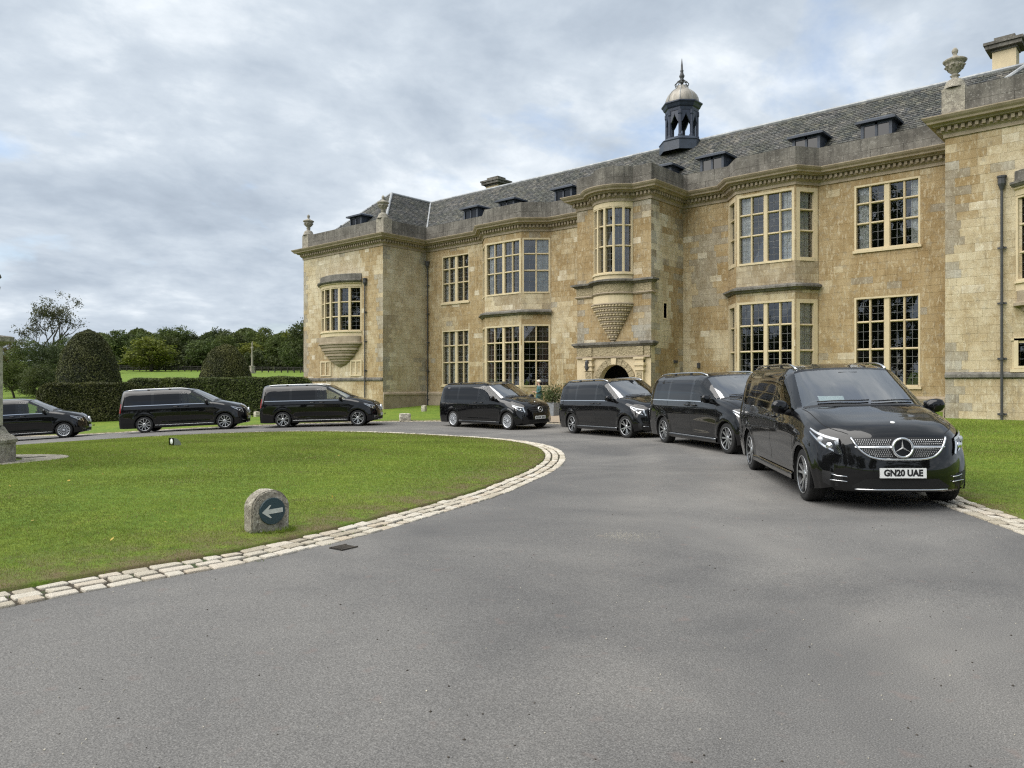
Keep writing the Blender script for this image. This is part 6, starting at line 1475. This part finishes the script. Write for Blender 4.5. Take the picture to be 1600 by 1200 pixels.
# ------------------------------------------------------------------ far things: fence and column
def fence():
    pts = []
    for px in np.linspace(168, 500, 34): d = 172 - .06 * (px - 168); x = (px - 800) / 1195 * d; X, Y = c2w(x, d); pts.append(Vector((X, Y, float(gz_c(x, d)[0]))))
    f = thing('rail_fence', 'long dark timber fence along the foot of the distant trees', 'fence', tuple(pts[0]), absolute=True)
    for z in (.4, .75, 1.1): mb = MB(); mb.tube([tuple(p + Vector((0, 0, z))) for p in pts], .06, 4); mb.build('rail', 'timber', f)
    for p in pts: mb = MB(); mb.box(p.x - .09, p.x + .09, p.y - .09, p.y + .09, p.z - .2, p.z + 1.25); mb.build('post', 'timber', f)
fence()
def column():
    d = 150.0; x = (394 - 800) / 1195 * d; X, Y = c2w(x, d); z = float(gz_c(x, d)[0]); H = HCAM + (600.5 - 534) * d / 1195 - z
    c = thing('stone_column', 'slender pale stone column standing alone in the meadow', 'column', (X, Y, z))
    mb = MB(); mb.box(-.75, .75, -.75, .75, -.2, .25); mb.box(-.5, .5, -.5, .5, .25, 1.3); mb.box(-.6, .6, -.6, .6, 1.3, 1.5); put('pedestal', raw(mb, 'pedestal', 'marker_stone'), c)
    mb = MB(); mb.lathe([(.36, 1.5), (.30, 1.7), (.25, H * .74), (.33, H * .76), (.42, H * .80), (.42, H * .83), (0, H * .83)], 12); put('shaft', raw(mb, 'shaft', 'marker_stone', True), c)
    mb = MB(); mb.lathe([(.2, H * .83), (.12, H * .87), (.26, H * .91), (.14, H * .95), (.03, H), (0, H)], 10); put('finial', raw(mb, 'finial', 'marker_stone', True), c); c.scale = (.66, .66, 1)
column()

# ------------------------------------------------------------------ the pillar monument on the island
def octo(a, c): return [(a, -a + c), (a, a - c), (a - c, a), (-a + c, a), (-a, a - c), (-a, -a + c), (-a + c, -a), (a - c, -a)]
def monument():
    X, Y = -18.2, 3.8; x, d = w2c(X, Y); z = float(gz_c(x, d)[0]) + .195
    t = thing('stone_pillar', 'weathered stone pillar with moulded base and cap at the left edge of the lawn', 'pillar', (X, Y, z))
    def lay(name, seq, mat='marker_stone'):
        V = []; F = []; n = 8
        for a, c, zz in seq: V += [(px, py, zz) for px, py in octo(a, c)]
        for k in range(len(seq) - 1):
            for i in range(n): F.append((k * n + i, k * n + (i + 1) % n, (k + 1) * n + (i + 1) % n, (k + 1) * n + i))
        F.append(tuple((len(seq) - 1) * n + i for i in range(n))); mb = MB().add(V, F); put(name, raw(mb, name, mat), t)
    lay('plinth', [(1.0, .26, -.25), (1.0, .26, .40)]); lay('base_moulding', [(1.02, .26, .40), (1.03, .26, .46), (.98, .25, .52), (.90, .24, .58), (.84, .22, .70), (.80, .2, .74)])
    lay('shaft', [(.79, .10, .74), (.79, .10, 2.30)], 'rough_stone'); lay('cap', [(.80, .1, 2.30), (.86, .1, 2.34), (.94, .1, 2.38), (.95, .1, 2.47), (.90, .1, 2.49), (.72, .1, 2.52), (.70, .1, 2.62)])
    mb = MB(); mb.lathe([(.45, 2.62), (.30, 2.75), (.26, 2.85), (.5, 2.95), (.76, 3.10), (.86, 3.30), (.90, 3.50), (.84, 3.62), (.92, 3.70), (.90, 3.76), (.5, 3.80), (0, 3.85)], 24); put('vase', raw(mb, 'vase', 'lichen_stone', True), t)
    pv = thing('paving_ring', 'oval apron of worn stone slabs round the foot of the pillar', 'paving', (X, Y, z)); n = 16
    rnd = random.Random(2)
    for ring, (r0, r1) in enumerate(((.60, .82), (.82, 1.0))):
        for i in range(n):
            a0, a1 = 2 * math.pi * (i + .5 * ring) / n + .012, 2 * math.pi * (i + 1 + .5 * ring) / n - .012
            P = [(1.46 * r * math.cos(a), 2.16 * r * math.sin(a)) for r, a in ((r0 + .006, a0), (r0 + .006, a1), (r1, a1), (r1, (a0 + a1) / 2), (r1, a0))][::-1]
            mb = MB(); mb.prism(P, -.15, .015 + rnd.uniform(-.008, .012)); put('paving_slab', raw(mb, 'paving_slab', 'marker_stone'), pv)
monument()

# ------------------------------------------------------------------ small things on the ground
def ground_c(x, d, extra=0.0): X, Y = c2w(x, d); return (X, Y, float(gz_c(x, d)[0]) + extra)
def marker():
    x, d = -2.58, 8.06; ang = math.atan2(-.951, .308) + R(24)       # facing, camera frame
    t = thing('direction_marker', 'round-topped stone marker with a teal disc and white left-pointing arrow', 'marker', ground_c(x, d, .02), ang + R(YAW) + R(90))
    bm = bmesh.new(); w, h = .205, .455; pts = [(-w, -.2)] + [(w * math.cos(a) * -1, h - w * .92 + w * .92 * math.sin(a)) for a in np.linspace(0, math.pi, 17)] + [(w, -.2)]
    f = bm.faces.new([bm.verts.new((px, -.09, pz)) for px, pz in pts]); r = bmesh.ops.extrude_face_region(bm, geom=[f]); bmesh.ops.translate(bm, vec=(0, .20, 0), verts=[v for v in r['geom'] if isinstance(v, bmesh.types.BMVert)])
    bmesh.ops.recalc_face_normals(bm, faces=bm.faces); bmesh.ops.bevel(bm, geom=[e for e in bm.edges if e.calc_face_angle(0) > .6], offset=.014, segments=2, affect='EDGES')
    bmesh.ops.triangulate(bm, faces=bm.faces); bmesh.ops.subdivide_edges(bm, edges=[e for e in bm.edges if e.calc_length() > .05], cuts=3, use_grid_fill=True); rnd = random.Random(1)
    for v in bm.verts: v.co += Vector((rnd.uniform(-1, 1), rnd.uniform(-1, 1), rnd.uniform(-1, 1))) * .0035
    me = bpy.data.meshes.new('stone'); bm.to_mesh(me); bm.free(); me.materials.append(M['marker_stone']); put('stone', me, t)
    T = Matrix.Translation((.012, -.094, .235)) @ Matrix.Rotation(R(90), 4, 'X'); mb = MB(); mb.lathe([(0, .012), (.136, .012), (.140, .006), (.140, -.01)], 40, mat=T); dd = put('disc', raw(mb, 'disc', 'sign_teal'), t)
    A = [(-.118, 0), (-.030, .068), (-.012, .068), (-.046, .024), (.112, .024), (.112, -.024), (-.046, -.024), (-.012, -.068), (-.030, -.068)]; mb = MB()
    Tr = T @ Matrix.Rotation(R(3), 4, 'Z'); mb.add([tuple(Tr @ Vector((px, py, .0145))) for px, py in A], [(0, 3, 2, 1), (0, 8, 7, 6), (0, 6, 5, 4, 3)]); put('arrow', raw(mb, 'arrow', 'sign_white'), dd)
marker()
def floodlight():
    t = thing('ground_floodlight', 'small black floodlight box with white lens and grey quarter-round side', 'light', ground_c(-8.99, 20.2, .10), 0)
    # front face looks to the left of the camera, the quarter-round side to the camera
    t.rotation_euler = (0, 0, R(YAW) + R(51)); n = 10; w = .13
    arc = [(0, .27)] + [(.21 * math.sin(a), .27 * math.cos(a)) for a in np.linspace(.1, math.pi / 2, n)]; poly = [(0, 0)] + arc
    mb = MB(); V = [(px, -w, pz) for px, pz in poly] + [(px, w, pz) for px, pz in poly]; m = len(poly); mb.add(V, [tuple(range(m)), tuple(range(2 * m - 1, m - 1, -1))] + [(i, i + m, (i + 1) % m + m, (i + 1) % m) for i in range(m)]); put('housing', raw(mb, 'housing', 'grey_box'), t)
    mb = MB(); mb.box(-.012, -.002, -w, w, 0.0, .27); fr = put('front', raw(mb, 'front', 'gloss_black'), t)
    mb = MB(); T = Matrix.Translation((-.014, -.02, .175)) @ Matrix.Rotation(R(-90), 4, 'Y'); mb.lathe([(0, .016), (.05, .012), (.068, 0)], 20, sx=1.1, mat=T); put('lens', raw(mb, 'lens', 'lens_white', True), fr)
floodlight()
def drain():
    x, d = -1.62, 7.36; a = math.atan2(.75, .55)
    t = thing('drain_grate', 'rusty iron drain grate in the tarmac beside the kerb setts', 'drain', ground_c(x, d, .004), a + R(YAW)); t.scale = (.52, .52, 1)
    mb = MB(); mb.box(-.19, .19, -.15, .15, -.06, .0005); put('pit', raw(mb, 'pit', 'cavity'), t)
    for k in range(7): y = -.12 + .04 * k; mb = MB(); mb.box(-.17, .17, y - .010, y + .010, -.02, .008); put('bar', raw(mb, 'bar', 'bark'), t)
    for y in (-.155, .155): mb = MB(); mb.box(-.20, .20, y - .014, y + .014, -.02, .010); put('frame_edge', raw(mb, 'frame_edge', 'bark'), t)
drain()
def rough_block(label, x, d, sx, sy, sz, seed, name='boulder'):
    bm = bmesh.new(); bmesh.ops.create_cube(bm, size=1.0); bmesh.ops.subdivide_edges(bm, edges=bm.edges, cuts=4, use_grid_fill=True); rnd = random.Random(seed)
    for v in bm.verts:
        k = v.co.normalized() * .62; v.co = v.co.lerp(k, .28); v.co += Vector((rnd.uniform(-1, 1), rnd.uniform(-1, 1), rnd.uniform(-1, 1))) * .035; v.co = Vector((v.co.x * sx, v.co.y * sy, v.co.z * sz + sz * .42))
    me = bpy.data.meshes.new(name); bm.to_mesh(me); bm.free(); me.materials.append(M['rough_stone']); o = bpy.data.objects.new(name, me); COL.objects.link(o); o.location = ground_c(x, d, .03); o.rotation_euler = (0, 0, seed); tag(o, label, 'stone', 'kerb stones on the far grass')
rough_block('squarish stone block on the kerb in front of the house wing', -5.02, 35.9, .50, .42, .36, 1); rough_block('pale stone standing on the grass close to the wing wall', -4.9, 42.6, .26, .24, .36, 2); rough_block('small white stone on the grass at the foot of the hedge', -15.2, 45.6, .34, .30, .32, 3)
def loose(name, n, area, size, mat, seed, conf=None):
    rng = np.random.default_rng(seed); V = []; F = []; k = 0
    base = np.array([(1, 0, 0), (-1, 0, 0), (0, 1, 0), (0, -1, 0), (0, 0, 1), (0, 0, -1)], float); tri = [(0, 2, 4), (2, 1, 4), (1, 3, 4), (3, 0, 4), (2, 0, 5), (1, 2, 5), (3, 1, 5), (0, 3, 5)]
    P = area(rng, n)
    for x, d in P:
        s = size * rng.uniform(.4, 1.3); q = base * s * rng.uniform(.6, 1.2, (6, 3)) * np.array([1, 1, .7]); a = rng.uniform(0, 6.28); c, s_ = math.cos(a), math.sin(a); q = q @ np.array([[c, -s_, 0], [s_, c, 0], [0, 0, 1]]); g = np.array(ground_c(x, d, s * .3)); V.append(q + g); F += [tuple(i + k for i in f) for f in tri]; k += 6
    npmesh(name, np.concatenate(V), np.array(F), mat, kind='stuff')
def on_road(rng, n):
    d = 3.0 + 11 * rng.random(n) ** 1.6; x = rng.uniform(-.66, .66, n) * d; th = np.arctan2(d - CEN[1], x - CEN[0]); r = np.hypot(x - CEN[0], d - CEN[1]); k = (r > ri_at(th) + .05) & (r < ro_at(th) - .05); return np.stack([x[k], d[k]], 1)
loose('gravel', 420, on_road, .0055, 'rough_stone', 3)
loose('dark_grit', 260, on_road, .007, 'bark', 4)
loose('grit_patch', 700, lambda r, n: np.stack([1.16 + r.normal(size=n) * .17, 7.9 + r.normal(size=n) * .13], 1), .0038, 'rough_stone', 5)
rough = ground_c(1.27, 7.76, .0)
def fallen_leaves():
    rng = np.random.default_rng(12); n = 22; d = 6 + 12 * rng.random(n); x = rng.uniform(-.67, .0, n) * d; th = np.arctan2(d - CEN[1], x - CEN[0]); r = np.hypot(x - CEN[0], d - CEN[1]); k = r < ri_at(th) - KW - .1; x, d, r = x[k], d[k], (r / ri_at(th))[k]
    C = np.stack([*c2w(x, d), gz_c(x, d) + .05 + .16 * (1 - r ** 2)], 1); V, F = leaf_quads(C, .026, rng, np.tile((0, 0, 1.0), (len(C), 1))); npmesh('fallen_leaves', V, F, 'yellow_leaf', kind='stuff')
fallen_leaves()
# card on the dashboard of the nearest van
def card():
    v = VANS[0]; bpy.context.view_layer.update(); hl = (LEN0 + .23) / 2
    mb = MB(); mb.box(-.004, .004, -.17, .17, -.055, .055); o = bpy.data.objects.new('windscreen_card', raw(mb, 'windscreen_card', 'card')); COL.objects.link(o); tag(o, 'pale blue card lying behind the windscreen of the GN20 UAE van', 'card')
    q = shell_meshes(.23)['shell'].at(1.40, .40, 1.34, -.05)
    o.matrix_world = v.matrix_world @ Matrix.Translation((q.x, -q.y, q.z)) @ Matrix.Rotation(R(-52), 4, 'Y')
card()
def planter():
    t = thing('planter_box', 'grey planter box of dark shrubs beside the entrance', 'planter', ground_c(1.95, 37.0, .04), R(0))
    mb = MB(); p0, p1 = .36, .44
    V = [(sx * p0, sy * p0, 0) for sx, sy in ((-1, -1), (1, -1), (1, 1), (-1, 1))] + [(sx * p1, sy * p1, .62) for sx, sy in ((-1, -1), (1, -1), (1, 1), (-1, 1))] + [(sx * .38, sy * .38, .56) for sx, sy in ((-1, -1), (1, -1), (1, 1), (-1, 1))]
    mb.add(V, [(3, 2, 1, 0)] + [(i, (i + 1) % 4, (i + 1) % 4 + 4, i + 4) for i in range(4)] + [(i + 4, (i + 1) % 4 + 4, (i + 1) % 4 + 8, i + 8) for i in range(4)] + [(8, 9, 10, 11)]); put('box', raw(mb, 'box', 'planter_grey'), t)
    rng = np.random.default_rng(6); C = rng.normal(size=(1500, 3)) * np.array([.30, .30, .24]) + np.array([0, 0, .95]); V, F = leaf_quads(C, .05, rng); o = npmesh('foliage', V, F, 'leaf_dark', cols=np.repeat(rng.uniform(.7, 1.5, 1500)[:, None], 4, 0) * np.ones(3)); o.parent = t
    mb = MB(); mb.tube([(0, 0, .5), (.02, 0, .9)], .02, 6); mb.tube([(.1, .05, .5), (.14, .1, .9)], .015, 6); put('stem', raw(mb, 'stem', 'bark'), t)
planter()

# ------------------------------------------------------------------ the walker in the teal coat
def skin_figure(joints, bones, name, mat, root=0, sub=2):
    me = bpy.data.meshes.new(name); me.from_pydata([j[:3] for j in joints], bones, []); o = bpy.data.objects.new(name, me); COL.objects.link(o)
    md = o.modifiers.new('skin', 'SKIN'); md.use_smooth_shade = True
    for i, j in enumerate(joints):
        sv = me.skin_vertices[0].data[i]; r = j[3]; sv.radius = (r, r) if not isinstance(r, tuple) else r; sv.use_root = (i == root)
    s = o.modifiers.new('sub', 'SUBSURF'); s.levels = sub; s.render_levels = sub
    dg = bpy.context.evaluated_depsgraph_get(); dg.update(); m2 = bpy.data.meshes.new_from_object(o.evaluated_get(dg)); bpy.data.objects.remove(o); m2.materials.clear(); m2.materials.append(M[mat]); m2.name = name
    m2.polygons.foreach_set('use_smooth', [True] * len(m2.polygons)); return m2
def person():
    t = thing('person', 'white-haired person in a teal coat walking past the bay window, hands held in front', 'person', ground_c(1.36, 38.2, .05), R(YAW) + R(180 + 8))
    # facing +x; body one skinned figure
    J = [(0, 0, .93, (.13, .15)), (0, 0, 1.12, (.11, .135)), (.01, 0, 1.30, (.115, .155)), (.01, 0, 1.41, (.07, .10)), (.02, 0, 1.47, .052), (.035, 0, 1.53, .06), (.045, 0, 1.60, (.085, .072)),
         (0, .17, 1.39, .055), (-.02, .21, 1.14, .046), (.18, .15, 1.06, .038), (.26, .09, 1.10, .030), (0, -.17, 1.39, .055), (-.02, -.21, 1.14, .046), (.18, -.15, 1.06, .038), (.26, -.09, 1.11, .030),
         (0, .09, .85, .095), (.06, .10, .48, .062), (-.03, .10, .09, .042), (.09, .10, .035, .036), (0, -.09, .85, .095), (-.02, -.10, .48, .062), (-.12, -.10, .10, .042), (-.01, -.10, .035, .036)]
    B = [(0, 1), (1, 2), (2, 3), (3, 4), (4, 5), (5, 6), (2, 7), (7, 8), (8, 9), (9, 10), (2, 11), (11, 12), (12, 13), (13, 14), (0, 15), (15, 16), (16, 17), (17, 18), (0, 19), (19, 20), (20, 21), (21, 22)]
    for sgn, w in ((1, 10), (-1, 14)):
        wx, wy, wz = J[w][:3]
        for k, (dy, ln) in enumerate(((.026, .060), (.010, .070), (-.006, .066), (-.022, .052))):
            a = len(J); J.append((wx + .045, wy + dy, wz + .008, .011)); J.append((wx + .045 + ln * .6, wy + dy - sgn * .012, wz - .004, .010)); J.append((wx + .05 + ln * .75, wy + dy - sgn * .022, wz - .026, .0085)); B += [(w, a), (a, a + 1), (a + 1, a + 2)]
        a = len(J); J.append((wx + .015, wy - sgn * .035, wz + .03, .012)); J.append((wx + .05, wy - sgn * .045, wz + .035, .010)); B += [(w, a), (a, a + 1)]
    me = skin_figure(J, B, 'body', 'skin'); put('body', me, t)
    # face: nose, eyes, ears are small children of the head
    mb = MB(); mb.lathe([(0, .026), (.012, .0), (.014, -.018), (0, -.022)], 8, (.132, 0, 1.585), sx=1.4); put('nose', raw(mb, 'nose', 'skin', True), t)
    for s in (1, -1):
        mb = MB(); mb.lathe([(0, .009), (.011, 0), (0, -.009)], 8, (.117, s * .031, 1.612)); put('eye', raw(mb, 'eye', 'plate_black', True), t); mb = MB(); mb.lathe([(0, .03), (.016, .015), (.014, -.015), (0, -.028)], 8, (.035, s * .078, 1.595), sy=.5); put('ear', raw(mb, 'ear', 'skin', True), t)
    mb = MB(); mb.box(.117, .124, -.022, .022, 1.540, 1.547); put('mouth', raw(mb, 'mouth', 'coat_teal' if False else 'skin'), t)
    mb = MB(); V = []; F = []; n, m = 16, 9
    for i in range(m):
        ph = math.pi * .60 * i / (m - 1)
        for j in range(n): a = 2 * math.pi * j / n; fr = max(0, math.cos(a)); r = .108 * math.sin(ph) * (1 - .0 * fr); z = 1.613 + .098 * math.cos(ph) + .05 * fr * (ph > 1.0); V.append((.030 + r * math.cos(a) * 1.06 - .012, r * .95 * math.sin(a), z + random.uniform(-.004, .004)))
    for i in range(m - 1):
        for j in range(n): F.append((i * n + j, i * n + (j + 1) % n, (i + 1) * n + (j + 1) % n, (i + 1) * n + j))
    mb.add(V, F); put('hair', raw(mb, 'hair', 'hair_white', True), t)
    C = [(0, 0, .62, (.21, .23)), (0, 0, .80, (.185, .20)), (0, 0, 1.10, (.145, .175)), (.01, 0, 1.32, (.14, .17)), (.01, 0, 1.425, (.085, .105)), (0, .18, 1.375, .074), (-.02, .22, 1.14, .064), (.17, .155, 1.065, .052), (0, -.18, 1.375, .074), (-.02, -.22, 1.14, .064), (.17, -.155, 1.065, .052)]
    put('coat', skin_figure(C, [(0, 1), (1, 2), (2, 3), (3, 4), (3, 5), (5, 6), (6, 7), (3, 8), (8, 9), (9, 10)], 'coat', 'coat_teal', 1), t)
    Tr = [(0, .09, .80, .105), (.06, .10, .48, .078), (-.02, .10, .13, .060), (0, -.09, .80, .105), (-.02, -.10, .48, .078), (-.11, -.10, .14, .060), (0, 0, .88, .13)]
    put('trousers', skin_figure(Tr, [(6, 0), (0, 1), (1, 2), (6, 3), (3, 4), (4, 5)], 'trousers', 'trousers', 6), t)
    for s, x in ((.10, .045), (-.10, -.055)): mb = MB(); mb.lathe([(0, .06), (.04, .05), (.05, .0), (.05, -.03), (0, -.035)], 10, (x, s, .038), sx=2.4); put('shoe', raw(mb, 'shoe', 'trousers', True), t)
person()
